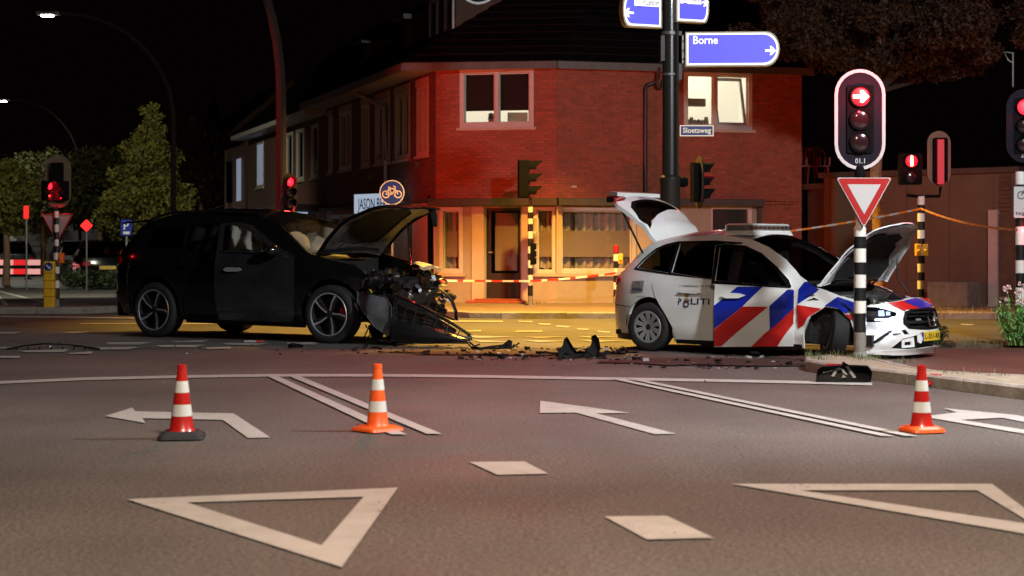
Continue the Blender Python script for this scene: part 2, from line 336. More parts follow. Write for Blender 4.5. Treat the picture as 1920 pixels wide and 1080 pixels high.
# the crossing street: a smoother strip of asphalt, 4 mm above
flat('crossing_street', [(-60, 22.6), (2.6, 22.6), (7.4, 23.2), (60, 23.4), (60, 31.5), (-1.0, 31.5), (-60, 32.5)], .004, 'asphalt_smooth')
flat('cycle_crossing', [(-60, 20.9), (-8, 21.1), (-.4, 21.9), (2.0, 21.9), (2.0, 20.9), (-2, 20.4), (-8, 19.6), (-60, 18.9)], .008, 'red_asphalt') if False else None
# right hand side: cycle path, verge
flat('cycle_path', [(3.75, 19.8), (4.25, 17.6), (5.1, 16.75), (9, 14.9), (60, 10), (60, 22.9), (7.2, 22.9), (3.5, 21.9), (3.2, 20.6)], .012, 'red_asphalt')
flat('verge', [(5.4, 22.5), (7.2, 22.9), (60, 22.9), (60, 23.9), (8.2, 24.1), (6.2, 23.5)], -.01, 'soil', z2=.05)
# pavement in front of the corner house and along the side street
KY = 31.55
flat('pavement', [(-.25, 31.75), (60, 31.75), (60, 60), (-30, 85), (-9, 62), (-2.35, 37.2), (-1.5, 33.0), (-1.0, 32.2)], 0, 'paving', z2=.11)
kerb = MB()
path = [(-15.4, 78), (-2.55, 37.2), (-1.75, 33.2), (-1.3, 32.4), (-.8, 31.85), (-.2, 31.6)] + [(x, 31.6) for x in range(1, 60, 3)]
def kerbrun(mb, path, wd, z, seg=1.0, gap=.012):
    P = [Vector((p[0], p[1], 0)) for p in path]
    for a, b in zip(P, P[1:]):
        d = b - a; L = d.length; d.normalize(); nrm = Vector((-d.y, d.x, 0)); n = max(1, round(L / seg))
        for i in range(n):
            c = a + d * (L * (i + .5) / n) + nrm * wd / 2; hl = L / n / 2 - gap / 2
            hz = z + R.uniform(-.004, .004)
            s = [c - d * hl - nrm * wd / 2, c + d * hl - nrm * wd / 2, c + d * hl + nrm * wd / 2, c - d * hl + nrm * wd / 2]
            ch = .02
            vs = [v + Vector((0, 0, -.05)) for v in s] + [s[0] + Vector((0, 0, hz - ch)), s[1] + Vector((0, 0, hz - ch)), s[2] + Vector((0, 0, hz)), s[3] + Vector((0, 0, hz)),
                  s[0] + nrm * ch + Vector((0, 0, hz)), s[1] + nrm * ch + Vector((0, 0, hz))]
            mb.add(vs, [(0, 1, 5, 4), (4, 5, 9, 8), (8, 9, 6, 7), (1, 2, 6, 9, 5), (2, 3, 7, 6), (3, 0, 4, 8, 7)])
kb = MB(); kerbrun(kb, path, .14, .125); o = kb.build('kerb', M['kerb']); o['kind'] = 'structure'

# the splitter island with the signal pole: kerb stones round a sandy top
isl = [(3.22, 18.75), (3.3, 18.35), (3.62, 17.55), (3.92, 16.9), (4.24, 16.1), (4.6, 15.2), (5.4, 13.2), (9, 5.5)]
back = [(11.5, 12.5), (5.05, 16.7), (4.66, 16.95), (4.32, 17.25), (4.17, 17.9), (4.1, 18.9), (4.05, 19.55), (3.7, 19.75), (3.32, 19.35)]
flat('traffic_island', [(x + (.1 if i > 1 else .08), y + .06) for i, (x, y) in enumerate(isl)] + back, -.02, 'sand', z2=.112)
kb = MB(); kerbrun(kb, [back[-1]] + isl, .13, .12, 1.0); kerbrun(kb, [(5.4, 16.5)] + back[1:] , .1, .118, 1.0); o = kb.build('kerb', M['kerb']); o['kind'] = 'structure'

# ---- painted markings (thin sheets 4 mm and more above the asphalt)
def paint(quads, z=.009, parent=None, name='road_marking'):
    mb = MB()
    for q in quads:
        pts = [gnd(x, y, z) for x, y in q]
        n = len(pts)
        a = sum(pts[i].x * pts[(i + 1) % n].y - pts[(i + 1) % n].x * pts[i].y for i in range(n))
        if a < 0: pts = pts[::-1]
        # cut into cells so concave outlines fill properly
        loop = [(p.x, p.y) for p in pts]
        sheet(mb, loop, lambda u, v, off: (u, v, z + off), g=.5, thick=0)
    o = mb.build(name, M['road_paint']); o['kind'] = 'structure'; return o
def strip(pts, w=4):
    out = []
    for (a, b), (c, d) in zip(pts, pts[1:]): out.append([(a, b - w / 2), (c, d - w / 2), (c, d + w / 2), (a, b + w / 2)])
    return out
paint(strip([(-120, 722), (0, 717), (160, 710), (340, 706), (510, 703.5), (700, 703.5), (900, 705.5), (1150, 710), (1330, 713), (1530, 717), (1635, 720)], 5))
A1 = [[(500, 704.5), (520, 704.5), (763, 814), (733, 814)], [(541, 704.5), (561, 704.5), (828, 813), (800, 813)]]
B1 = [[(1141, 709), (1160, 709), (1677, 817), (1652, 817)], [(1172, 709), (1191, 709), (1722, 817), (1696, 817)]]
paint(A1, .013); paint(B1, .013)
paint([[(197, 780), (248, 764), (254, 771), (438, 775), (507, 820), (465, 821), (418, 787), (267, 784), (273, 793)]])
paint([[(1013, 751), (1182, 774), (1118, 775), (1268, 813), (1228, 814), (1080, 773.5), (1012, 774)]])
paint([[(1768, 765), (1905, 778), (1965, 790), (2100, 830), (2060, 830), (1950, 797), (1880, 783), (1802, 787), (2050, 826), (2010, 828), (1730, 781), (1795, 773)]])
def ringpoly(out, inn):
    qs = []
    n = len(out)
    for i in range(n): qs.append([out[i], out[(i + 1) % n], inn[(i + 1) % n], inn[i]])
    return qs
paint(ringpoly([(238, 936), (746, 914), (641, 1063)], [(350, 942), (682, 931), (603, 1022)]))
paint(ringpoly([(1372, 907), (1860, 907), (2002, 1014)], [(1500, 919), (1832, 919), (1940, 984)]))
paint([[(880, 866), (983, 865), (1028, 888), (932, 890)], [(1133, 968), (1250, 967), (1338, 1008), (1213, 1011)]])
blk = [[(115, 645.5), (158, 649), (145, 649.5), (100, 647)], [(197, 642), (285, 641), (262, 646), (205, 645.5)], [(320, 640), (393, 637), (380, 641.5), (330, 641.5)], [(417, 643), (507, 643), (480, 647), (425, 646)], [(537, 642), (600, 641), (590, 646), (540, 645.5)],
       [(-40, 650), (25, 650.5), (8, 653.5), (-40, 653)], [(33, 657.5), (130, 654), (120, 660), (50, 660.5)], [(163, 651.5), (262, 650), (240, 655), (180, 655.5)], [(290, 647), (387, 646.5), (365, 650.5), (302, 650)],
       [(-20, 667), (36, 667), (38, 671), (-20, 671)], [(128, 662), (173, 658.5), (173, 663), (130, 664)], [(385, 652), (433, 650), (433, 653.5), (388, 654.5)],
       [(884, 629), (967, 631.5), (900, 633.5), (870, 631)], [(983, 631.5), (1067, 631), (1010, 633.5)], [(1082, 630.5), (1168, 630.5), (1105, 633)], [(978, 637.5), (1067, 639), (1010, 641.5)], [(1086, 637), (1173, 638.5), (1110, 641.5)], [(886, 637), (964, 640.5), (900, 641.5)],
       [(0, 622), (42, 622), (25, 626), (0, 625.5)], [(115, 622.5), (168, 621.5), (156, 625), (130, 624)]]
paint(blk, .013)
paint([[(860, 620), (902, 618.5), (902, 621.5), (860, 621.5)], [(967, 620), (1017, 619.5), (1016, 622), (967, 622)], [(700, 600), (943, 601.5), (943, 603.5), (700, 602)], [(970, 601.5), (1000, 602), (996, 604), (972, 603)], [(1009, 606), (1033, 607), (1031, 609), (1011, 608)],
       [(1042, 610), (1070, 612), (1066, 614), (1044, 612)], [(1081, 615.5), (1104, 616.5), (1102, 618.5), (1084, 617.5)], [(1120, 620), (1145, 622), (1143, 624), (1122, 622.5)], [(1780, 642), (1900, 641), (1900, 643), (1780, 644)], [(1800, 607), (1828, 608), (1822, 610), (1803, 609)], [(150, 606), (420, 606), (420, 607.4), (150, 607.4)]], .013)
paint([[(-60, 530), (0, 545), (86, 566.5), (86, 569), (0, 548), (-60, 533)], [(-30, 530), (0, 556), (28, 582), (20, 583), (-5, 559), (-40, 532)], [(0, 592), (320, 596), (320, 598), (0, 594.5)]], .009)

# ------------------------------------------------------------------ walls
class Wall:
    def __init__(s, a, b):
        s.a = Vector((a[0], a[1], 0)); s.b = Vector((b[0], b[1], 0)); s.L = (s.b - s.a).length; s.d = (s.b - s.a) / s.L
        s.n = Vector((s.d.y, -s.d.x, 0))              # outward normal, to the right of a->b
    def u(s, px):
        k = (px - 960) / F; return (k * s.a.y - s.a.x) / (s.d.x - k * s.d.y)
    def z(s, px, py):
        Y = s.a.y + s.d.y * s.u(px); return CAMH - (py - YH) / F * Y
    def p(s, u, z, off=0): 
        q = s.a + s.d * u + s.n * off; return Vector((q.x, q.y, z))
    def box(s, mb, u0, u1, z0, z1, o0, o1, mi=0):
        vs = [s.p(u, z, o) for z in (z0, z1) for o in (o0, o1) for u in (u0, u1)]
        return mb.add(vs, [(0, 1, 3, 2), (4, 6, 7, 5), (0, 4, 5, 1), (2, 3, 7, 6), (0, 2, 6, 4), (1, 5, 7, 3)], mi)
    def panel(s, mb, u0, u1, z0, z1, holes, th=.25, mi=0):
        sheet(mb, [(u0, z0), (u1, z0), (u1, z1), (u0, z1)], lambda u, v, off: s.p(u, v, off), [[(a, c), (b, c), (b, d), (a, d)] for a, b, c, d in holes], g=3, thick=th, mi=mi)
BH, BL, GAP = .062, .21, .012
def bricks(wall, u0, u1, z0, z1, holes, m, parent, singles=0, name='brick', sel=None):
    """each brick stands proud of the mortar; the ones that show largest are parts of their own"""
    mb = MB(); one = None; cnt = 0; row = 0; z = z0; rr = random.Random(3)
    while z + BH * .6 < z1:
        u = u0 - (BL / 2 if row % 2 else 0)
        h = min(BH - GAP, z1 - z)
        while u < u1:
            a = max(u, u0); b = min(u + BL - GAP, u1); segs = [(a, b)]
            for (h0, h1, v0, v1) in holes:
                if z + h > v0 and z < v1:
                    ns = []
                    for (p, q) in segs:
                        if q <= h0 or p >= h1: ns.append((p, q)); continue
                        if p < h0: ns.append((p, h0))
                        if q > h1: ns.append((h1, q))
                    segs = ns
            for (p, q) in segs:
                if q - p < .03: continue
                pr = .009 + rr.uniform(-.003, .004)
                if cnt < singles and q - p > BL * .9 and h > BH - GAP - .001 and (sel is None or sel(p, z)):
                    if one is None:
                        t = MB(); t.box(0, BL - GAP, 0, .011, 0, BH - GAP); me_o = t.build('brick', m, parent); one = me_o
                        o = me_o
                    else:
                        o = one.copy(); col.objects.link(o); o.parent = parent
                    q0 = wall.p(p, z, pr) - parent.location
                    o.location = q0; o.rotation_euler = (0, 0, math.atan2(wall.d.y, wall.d.x))
                    o.location += wall.n * -.0
                    # box runs in local -y (into the wall is +y): flip so the face is outward
                    cnt += 1
                else:
                    wall.box(mb, p, q, z, z + h, -.002, pr)
            u += BL
        z += BH; row += 1
    # shift to parent space
    L = parent.location; mb.v = [(v[0] - L.x, v[1] - L.y, v[2] - L.z) for v in mb.v]
    o = mb.build('brick_courses' if singles else name + '_courses', m, parent); o['kind'] = 'stuff'
    return o
def loc(mb, parent):
    L = parent.location; mb.v = [(v[0] - L.x, v[1] - L.y, v[2] - L.z) for v in mb.v]; return mb
def window(wall, parent, u0, u1, z0, z1, panes=1, fw=.07, fm='frame_white', glass='glass', rec=-.06, sill=True, split=None, proud=.02, blindf=None, zs=None):
    """frame as the part, panes, sill and blind as its sub-parts"""
    mb = MB(); o0, o1 = rec - .05, proud
    wall.box(mb, u0, u1, z0, z0 + fw, o0, o1); wall.box(mb, u0, u1, z1 - fw, z1, o0, o1)
    wall.box(mb, u0, u0 + fw, z0 + fw, z1 - fw, o0, o1); wall.box(mb, u1 - fw, u1, z0 + fw, z1 - fw, o0, o1)
    sp = split or [u0 + (u1 - u0) * i / panes for i in range(1, panes)]
    for q in sp: wall.box(mb, q - fw * .45, q + fw * .45, z0 + fw, z1 - fw, o0, o1 - .012)
    f = loc(mb, parent).build('window', M[fm], parent, bevel=.004)
    ed = [u0 + fw] + sum([[q - fw * .45, q + fw * .45] for q in sp], []) + [u1 - fw]
    for i in range(0, len(ed), 2):
        g = MB(); wall.box(g, ed[i], ed[i + 1], z0 + fw, z1 - fw, rec - .012, rec); loc(g, parent).build('pane', M[glass], f)
        # slim sash
        q = MB(); a, b, c, d = ed[i], ed[i + 1], z0 + fw, z1 - fw; t = .028
        for bx in ((a, b, c, c + t), (a, b, d - t, d), (a, a + t, c + t, d - t), (b - t, b, c + t, d - t)): wall.box(q, *bx, rec - .02, rec + .025)
        loc(q, parent).build('sash', M[fm], f)
    if sill:
        g = MB(); wall.box(g, u0 - .06, u1 + .06, z0 - .06, z0 - .002, -.02, .075); loc(g, parent).build('sill', M['plaster_light'] if fm == 'frame_white' else M[fm], f)
    return f, ed

# ---- the corner house
Lc = (-1.667, 37.3); Mc = (.963, 36.7); Rc = (6.48, 38.2)
WA = Wall(Lc, Mc); WB = Wall(Mc, Rc)
dl = Vector((-.314, .949, 0)).normalized(); Lend = (Lc[0] + dl.x * 11.3, Lc[1] + dl.y * 11.3)
WL = Wall(Lend, Lc)                      # runs from far to near so that its normal faces the side street
Lend2 = (Lc[0] + dl.x * 24.5, Lc[1] + dl.y * 24.5); W2 = Wall(Lend2, (Lc[0] + dl.x * 11.35, Lc[1] + dl.y * 11.35))
house = empty('corner_house', (0, 37.2, 0), 0, 'red brick corner house with lit upstairs windows and a plastered ground floor', 'house')
ZB0, ZB1, ZE = 2.21, 2.37, 5.17          # dark band over the ground floor, eaves
# openings (u0,u1,z0,z1)
def U(wl, a, b, c, d, ref=None):
    r = ref or (a + b) / 2; return (wl.u(a), wl.u(b), wl.z(r, d), wl.z(r, c))
oA_up = U(WA, 862, 1001, 128, 239); oB_up = U(WB, 1282, 1410, 134, 243)
oA_w1 = U(WA, 824, 868, 388, 513); oA_door = U(WA, 911, 976, 390, 569); oA_w2 = U(WA, 1002, 1041, 388, 513)
oB_w = U(WB, 1047, 1192, 388, 513); oB_d = (WB.u(1333), WB.u(1409), .14, WB.z(1370, 387))
def room(wall, u0, u1, z0, z1, m='room', depth=1.6, parent=None, extra=None):
    mb = MB(); a, b = u0 - .35, u1 + .35; c, d = z0 - .5, z1 + .25
    q = [wall.p(a, c, -.28), wall.p(b, c, -.28), wall.p(b, d, -.28), wall.p(a, d, -.28), wall.p(a, c, -depth), wall.p(b, c, -depth), wall.p(b, d, -depth), wall.p(a, d, -depth)]
    mb.add(q, [(4, 5, 6, 7), (0, 4, 7, 3), (1, 2, 6, 5), (3, 7, 6, 2), (0, 1, 5, 4)]); o = loc(mb, house if parent is None else parent).build('room', M[m], house if parent is None else parent); return o
mb = MB()
WA.panel(mb, 0, WA.L, ZB1, ZE + .2, [oA_up]); WB.panel(mb, 0, WB.L, ZB1, ZE + .2, [oB_up])
up_l = []
for a, b, r in ((783, 805, 783), (742, 770, 742), (705, 732, 705), (679, 694, 679), (638, 660, 638), (617, 625, 617)):
    u0, u1 = WL.u(a), WL.u(b); up_l.append((u0, u1, 3.36, 4.93))
WL.panel(mb, 0, WL.L, ZB1, ZE + .2, up_l)
loc(mb, house).build('wall', M['mortar'], house)
bricks(WA, .01, WA.L, ZB1 + .01, ZE + .1, [oA_up], M['brick'], house, 300, sel=lambda u, z: z < 4.2)
bricks(WB, .01, WB.L, ZB1 + .01, ZE + .1, [oB_up], M['brick'], house, 0, name='side_brick')
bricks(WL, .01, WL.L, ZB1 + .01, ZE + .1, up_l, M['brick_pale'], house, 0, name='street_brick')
# ground floor: plaster, piers, brick at the right end
mb = MB(); zg = .1
WA.panel(mb, 0, WA.L, zg, ZB0 + .04, [oA_w1, oA_door, oA_w2]); WB.panel(mb, 0, WB.u(1422), zg, ZB0 + .04, [oB_w, oB_d])
loc(mb, house).build('plaster_wall', M['plaster'], house)
for wl_, a_, b_, c_, o_ in ((WA, WA.u(885), WA.u(908), zg, .05), (WA, WA.u(978), WA.u(990), zg, .04), (WB, -.02, .1, oB_w[2] + .003, .05), (WB, WB.u(1194), WB.u(1222), zg, .04)):
    mb = MB(); wl_.box(mb, a_, b_, c_, ZB0, .002, o_); loc(mb, house).build('pier', M['plaster_light'], house, bevel=.006)
ue = WB.u(1422); mb = MB(); WB.panel(mb, ue, WB.L, zg, ZB0 + .04, []); loc(mb, house).build('wall', M['mortar'], house)
bricks(WB, ue, WB.L, zg, ZB1, [], M['brick'], house, 0, name='lower_brick')
mb = MB(); WA.box(mb, -.12, WA.L + .04, ZB0, ZB1, -.01, .22); WB.box(mb, -.02, ue + .05, ZB0, ZB1 - .003, -.01, .24); loc(mb, house).build('canopy_band', M['band_dark'], house, bevel=.01)
mb = MB(); WB.box(mb, ue - .04, ue + .05, zg, ZB0, 0, .06); loc(mb, house).build('downpipe_cover', M['band_dark'], house)
# right side wall and back, to close the volume
RW = Wall(Rc, (Rc[0] + 1.0, 46)); mb = MB(); RW.box(mb, 0, RW.L, 0, ZE + .2, -.25, 0); loc(mb, house).build('wall', M['mortar'], house)
# upstairs windows
f, ed = window(WA, house, *oA_up, panes=2, fw=.1)
for i in (0, 2):
    g = MB(); zz = WA.z(930, 207); WA.box(g, ed[i], ed[i + 1], zz, oA_up[3] - .1, -.12, -.1); loc(g, house).build('roller_blind', M['blind'], f)
room(WA, *oA_up)
for wl_, o_ in ((WA, oA_up), (WB, oB_up)):
    d_l = bpy.data.lights.new('room_light', 'POINT'); d_l.energy = 30; d_l.color = (1, .92, .75); d_l.shadow_soft_size = .1; o = bpy.data.objects.new('room_light', d_l); col.objects.link(o); o.location = wl_.p((o_[0] + o_[1]) / 2, o_[3] - .1, -.8)
g = MB(); g.tube([WA.p(WA.u(922), 4.28, -.5), WA.p(WA.u(922), 4.1, -.5)], .012, 6); g.lathe([(.02, .1), (.09, .0), (.1, -.03), (0, -.03)], WA.p(WA.u(912), 4.17, -.5), (-.2, 0, 1), n=12); loc(g, house).build('desk_lamp', M['frame_dark'], house, smooth=True)
g = MB(); g.box(-.52, -.3, 37.5, 37.6, 3.9, 4.25); g.box(-.1, .35, 37.85, 38.2, 3.9, 4.3, 0); loc(g, house).build('cupboard', M['film'], house)
uB = WB.u(1341.5); f, ed = window(WB, house, *oB_up, fw=.09, split=[uB])
room(WB, *oB_up)
g = MB(); WB.box(g, WB.u(1290), WB.u(1336), 4.45, 4.62, -.6, -.4); loc(g, house).build('curtain_rail', M['film'], house)
g = MB(); 
for k in range(6): g.lathe([(.0, 0), (.05 + R.uniform(0, .03), .02), (.07, .1), (.04, .2 + R.uniform(0, .1)), (0, .25)], WB.p(WB.u(1297 + k * 7), 3.9, -.25), n=10)
loc(g, house).build('windowsill_ornament', M['film'], house, smooth=True)
# the sash that stands tilted inward
g = MB(); a, b, c, d = uB + .06, oB_up[1] - .1, oB_up[2] + .1, oB_up[3] - .1
def tl(u, z, o): return WB.p(u, z, o - .1 - .32 * (z - c) / (d - c))
for (x0, x1, z0, z1) in ((a, b, c, c + .07), (a, b, d - .07, d), (a, a + .06, c + .07, d - .07), (b - .06, b, c + .07, d - .07)):
    vs = [tl(u, z, o) for z in (z0, z1) for o in (0, .05) for u in (x0, x1)]; g.add(vs, [(0, 1, 3, 2), (4, 6, 7, 5), (0, 4, 5, 1), (2, 3, 7, 6), (0, 2, 6, 4), (1, 5, 7, 3)])
loc(g, house).build('tilted_sash', M['frame_white'], house)
# ground floor windows and the door
for o_, sp in ((oA_w1, None), (oA_w2, None), (oB_w, None)):
    f, ed = window(WA if o_ is not oB_w else WB, house, *o_, fw=.085 if o_ is not oA_w2 else .06, rec=-.08)
    wl = WA if o_ is not oB_w else WB; z0, z1 = o_[2], o_[3]; a, b = ed[0], ed[1]
    g = MB(); wl.box(g, a, b, z0 + .36, z1 - .52, -.11, -.10); loc(g, house).build('frosted_film', M['film'], f)
    g = MB(); n = max(6, int((b - a) / .03)); vs = []; fs = []
    for i in range(n + 1):
        u = a + (b - a) * i / n; off = -.22 + .035 * math.sin(i * 1.1) + .02 * math.sin(i * .37)
        vs += [wl.p(u, z0 + .1 + .03 * math.sin(i * .9), off), wl.p(u, z1 - .1, off)]
    g.add(vs, [(2 * i, 2 * i + 2, 2 * i + 3, 2 * i + 1) for i in range(n)]); loc(g, house).build('curtain', M['curtain'], f, smooth=True)
    room(wl, *o_, m='room_dark', depth=.5)
u0, u1, z0, z1 = oA_door; mb = MB(); fw = .1
for bx in ((u0, u0 + fw, .16, z1), (u1 - fw * .5, u1, .16, z1), (u0 + fw, u1 - fw * .5, z1 - .07, z1), (u0 + fw, u1 - fw * .5, .16, .75)): WA.box(mb, *bx, -.14, -.07)
d = loc(mb, house).build('door', M['frame_dark'], house)
g = MB(); WA.box(g, u0 + fw, u1 - fw * .5, .75, z1 - .07, -.12, -.11); loc(g, house).build('door_glass', M['glass'], d)
g = MB(); WA.box(g, u0 + fw + .06, u1 - .1, .8, z1 - .1, -.2, -.19); loc(g, house).build('door_curtain', M['film'], d)
g = MB(); g.tube([WA.p(u0 + .05, 1.2, -.05), WA.p(u0 + .14, 1.2, -.03)], .012, 8); loc(g, house).build('handle', M['alu'], d)
room(WA, *oA_door, m='room_dark', depth=.6)
mb = MB(); WA.box(mb, WA.u(880), WA.u(988), .11, .165, 0, .35); WA.box(mb, WA.u(893), WA.u(980), .165, .2, -.05, .2); loc(mb, house).build('doorstep', M['brick'], house, bevel=.01)
u0, u1, z0, z1 = oB_d; mb = MB()
for bx in ((u0, u0 + .03, z0, z1), (u1 - .09, u1, z0, z1), (u0 + .03, u1 - .09, z1 - .06, z1)): WB.box(mb, *bx, -.05, .03)
d = loc(mb, house).build('door_frame', M['frame_white'], house)
g = MB(); WB.box(g, u0 + .03, u1 - .09, z0, z1 - .06, -.1, -.06); loc(g, house).build('door_leaf', M['frame_dark'], d)
# side street shop front
oL = []; zb, zt = .62, 2.18
posts = [817, 800, 777, 757, 741, 700, 668, 640, 618]
for a, b in ((801, 816), (758, 776), (702, 740), (669, 699), (641, 667), (622, 639)):
    oL.append((WL.u(b), WL.u(a), .3 if a in (702,) else zb, zt)) if False else oL.append((min(WL.u(a), WL.u(b)), max(WL.u(a), WL.u(b)), zb, zt))
mb = MB(); WL.panel(mb, 0, WL.L, zg, ZB0 + .1, oL); loc(mb, house).build('plaster_wall', M['plaster_light'], house)
for o_ in oL: window(WL, house, *o_, fw=.09, rec=-.05, glass='glass', sill=True)
mb = MB(); WL.box(mb, 0, WL.L, zg, ZB1, -.9, -.7); loc(mb, house).build('room', M['room_dark'], house)
mb = MB(); WL.box(mb, 0, WL.L + .2, ZB0 + .1, ZB1, -.01, .24); loc(mb, house).build('canopy_band', M['band_dark'], house, bevel=.01)
for o_ in up_l:
    f, ed = window(WL, house, *o_, panes=2, fw=.1, rec=-.08, glass='glass_tint', proud=.03)
    g = MB(); WL.box(g, o_[0] + .1, o_[1] - .1, o_[2] + .1, o_[3] - .1, -.35, -.33); loc(g, house).build('curtain', M['curtain' if o_[0] > 5 else 'blind'], f)
    g = MB(); WL.box(g, o_[0], o_[1], o_[3] - .02, o_[3] + .16, .0, .05); loc(g, house).build('shutter_box', M['soffit'], f)
# lit strips under the shop canopies
for a, b, z in ((560, 612, 0), (618, 634, -.1)):
    pass
# drainpipes
g = MB(); q = lambda px, py, o=.07: WB.p(WB.u(px), WB.z(px, py), o)
g.tube([q(1229, 128, .2), q(1229, 150, .14), q(1222, 157), q(1211, 160), q(1208, 168), q(1208, 255), q(1208, 372)], .045, 10); loc(g, house).build('drainpipe', M['frame_dark'], house, smooth=True)
g = MB(); g.lathe([(.1, 0), (.1, .12), (.05, .2)], WB.p(WB.u(1232), 4.95, .12), (0, 0, -1), n=12); loc(g, house).build('hopper', M['frame_dark'], house, smooth=True)
g = MB(); q = lambda px, py, o=.09: WL.p(WL.u(px), WL.z(px, py), o)
g.tube([q(692, 165, .6), q(700, 175, .45), q(728, 203, .1), q(730, 212, .09), q(730, 300, .09), q(730, 345, .09)], .05, 10); loc(g, house).build('drainpipe', M['soffit'], house, smooth=True)
for px, py in ((787, 308), (698, 333)):
    g = MB(); u = WL.u(px); z = WL.z(px, py); WL.box(g, u - .08, u + .08, z - .07, z + .07, 0, .1); loc(g, house).build('wall_lamp', M['galv'], house, bevel=.01)
g = MB(); u, z = WB.u(1076), WB.z(1076, 350); WB.box(g, u - .06, u + .06, z - .025, z + .025, .012, .02); loc(g, house).build('number_plate', M['soffit'], house)
# eaves and roof
no = WL.n * .72; E0 = Vector((Lc[0], Lc[1], 0)) + no + Vector((.02, -.12, 0)); E1 = Vector((Mc[0], Mc[1] - .14, 0)); E2 = Vector((Rc[0] + .25, Rc[1] - .12, 0)); Ef = Vector((Lend[0], Lend[1], 0)) + no
roofP = [Ef, E0, E1, E2]
mb = MB()
inn = [Vector((Lend[0], Lend[1], 0)) - WL.n * .2, Vector((Lc[0] + .15, Lc[1] + .15, 0)), Vector((Mc[0], Mc[1] + .2, 0)), Vector((Rc[0], Rc[1] + .2, 0))]
for i in range(3):
    a, b = roofP[i], roofP[i + 1]; c, d_ = inn[i], inn[i + 1]; z = ZE
    mb.add([(a.x, a.y, z), (b.x, b.y, z), (d_.x, d_.y, z), (c.x, c.y, z)], [(0, 1, 2, 3)])
loc(mb, house).build('soffit', M['soffit'], house)
mb = MB()
for i in range(3):
    a, b = roofP[i], roofP[i + 1]; dd = (b - a).normalized(); nn = Vector((dd.y, -dd.x, 0))
    vs = [(a + nn * o).xy.to_tuple() + (z,) for z in (ZE - .03, ZE + .13) for o in (0, .06)] + [(b + nn * o).xy.to_tuple() + (z,) for z in (ZE - .03, ZE + .13) for o in (0, .06)]
    mb.add(vs, [(0, 1, 5, 4), (2, 6, 7, 3), (1, 3, 7, 5), (0, 4, 6, 2), (0, 2, 3, 1), (4, 5, 7, 6)])
loc(mb, house).build('gutter', M['fascia'], house)
top = [Vector((Lend[0] + 4.5, Lend[1] + 1.4, 9.4)), Vector((3.0, 42.2, 9.4)), Vector((3.2, 42.0, 9.4)), Vector((5.2, 43.2, 9.4))]
def roofplane(mb, a, b, c, d, n):
    """overlapping rows of tiles between the eaves edge a-b and the ridge edge d-c"""
    for i in range(n):
        t0, t1 = i / n, (i + 1.12) / n
        l0, r0, l1, r1 = a.lerp(d, t0), b.lerp(c, t0), a.lerp(d, t1), b.lerp(c, t1)
        e = Vector((0, 0, .035)); mb.add([l0 + e, r0 + e, r1, l1, l0 - e * .2, r0 - e * .2], [(0, 1, 2, 3), (4, 5, 1, 0)])
mb = MB(); zv = Vector((0, 0, ZE + .13))
for i in range(3): roofplane(mb, roofP[i] + zv, roofP[i + 1] + zv, top[i + 1], top[i], 22)
o = loc(mb, house).build('roof', M['roof_tile'], house)
mb = MB(); mb.add([top[0], top[1], top[3], Vector((9, 50, 9.4)), Vector((0, 52, 9.4))], [(0, 1, 2, 3, 4)]); loc(mb, house).build('roof_top', M['roof_tile'], house)
# dormers: three-light window facing the side street
def dormer(u, off, wd, z0, z1, win=True, mm='timber', ht=1.6):
    c = WL.p(u, z0, off); h = z1 - z0; mb = MB()
    f = lambda a, o, z: WL.p(u + a, z, off + o)
    vs = [f(a, o, z) for z in (z0 - .6, z1) for o in (-ht, 0) for a in (-wd / 2, wd / 2)]; mb.add(vs, [(0, 2, 3, 1), (4, 5, 7, 6), (0, 1, 5, 4), (2, 6, 7, 3), (0, 4, 6, 2), (1, 3, 7, 5)])
    b = loc(mb, house).build('dormer', M[mm], house)
    mb = MB(); vs = [f(a, o, z) for z in (z1, z1 + .12) for o in (-ht, .25) for a in (-wd / 2 - .15, wd / 2 + .15)]; mb.add(vs, [(0, 2, 3, 1), (4, 5, 7, 6), (0, 1, 5, 4), (2, 6, 7, 3), (0, 4, 6, 2), (1, 3, 7, 5)]); loc(mb, house).build('dormer_roof', M['fascia'], b)
    if win:
        for k in range(3):
            mb = MB(); a0 = -wd / 2 + .08 + k * (wd - .16) / 3; a1 = a0 + (wd - .16) / 3 - .03; t = .07
            for (p, q, r, s) in ((a0, a1, z0 + .1, z0 + .1 + t), (a0, a1, z1 - .1 - t, z1 - .1), (a0, a0 + t, z0 + .1 + t, z1 - .1 - t), (a1 - t, a1, z0 + .1 + t, z1 - .1 - t)):
                vs = [f(x, o, z) for z in (r, s) for o in (.003, .05) for x in (p, q)]; mb.add(vs, [(0, 2, 3, 1), (4, 5, 7, 6), (0, 1, 5, 4), (2, 6, 7, 3), (0, 4, 6, 2), (1, 3, 7, 5)])
            wf = loc(mb, house).build('dormer_window', M['frame_white'], house)
            mb = MB(); mb.add([f(a0 + t, .01, z0 + .1 + t), f(a1 - t, .01, z0 + .1 + t), f(a1 - t, .01, z1 - .1 - t), f(a0 + t, .01, z1 - .1 - t)], [(0, 1, 2, 3)]); loc(mb, house).build('pane', M['glass_tint'], wf)
dormer(WL.L - 2.6, -.9, 2.2, 6.15, 7.3)
dormer(WL.L - 5.8, -.9, .8, 6.35, 7.0, False); dormer(WL.L - 10.3, -.9, .8, 5.95, 6.9, False)

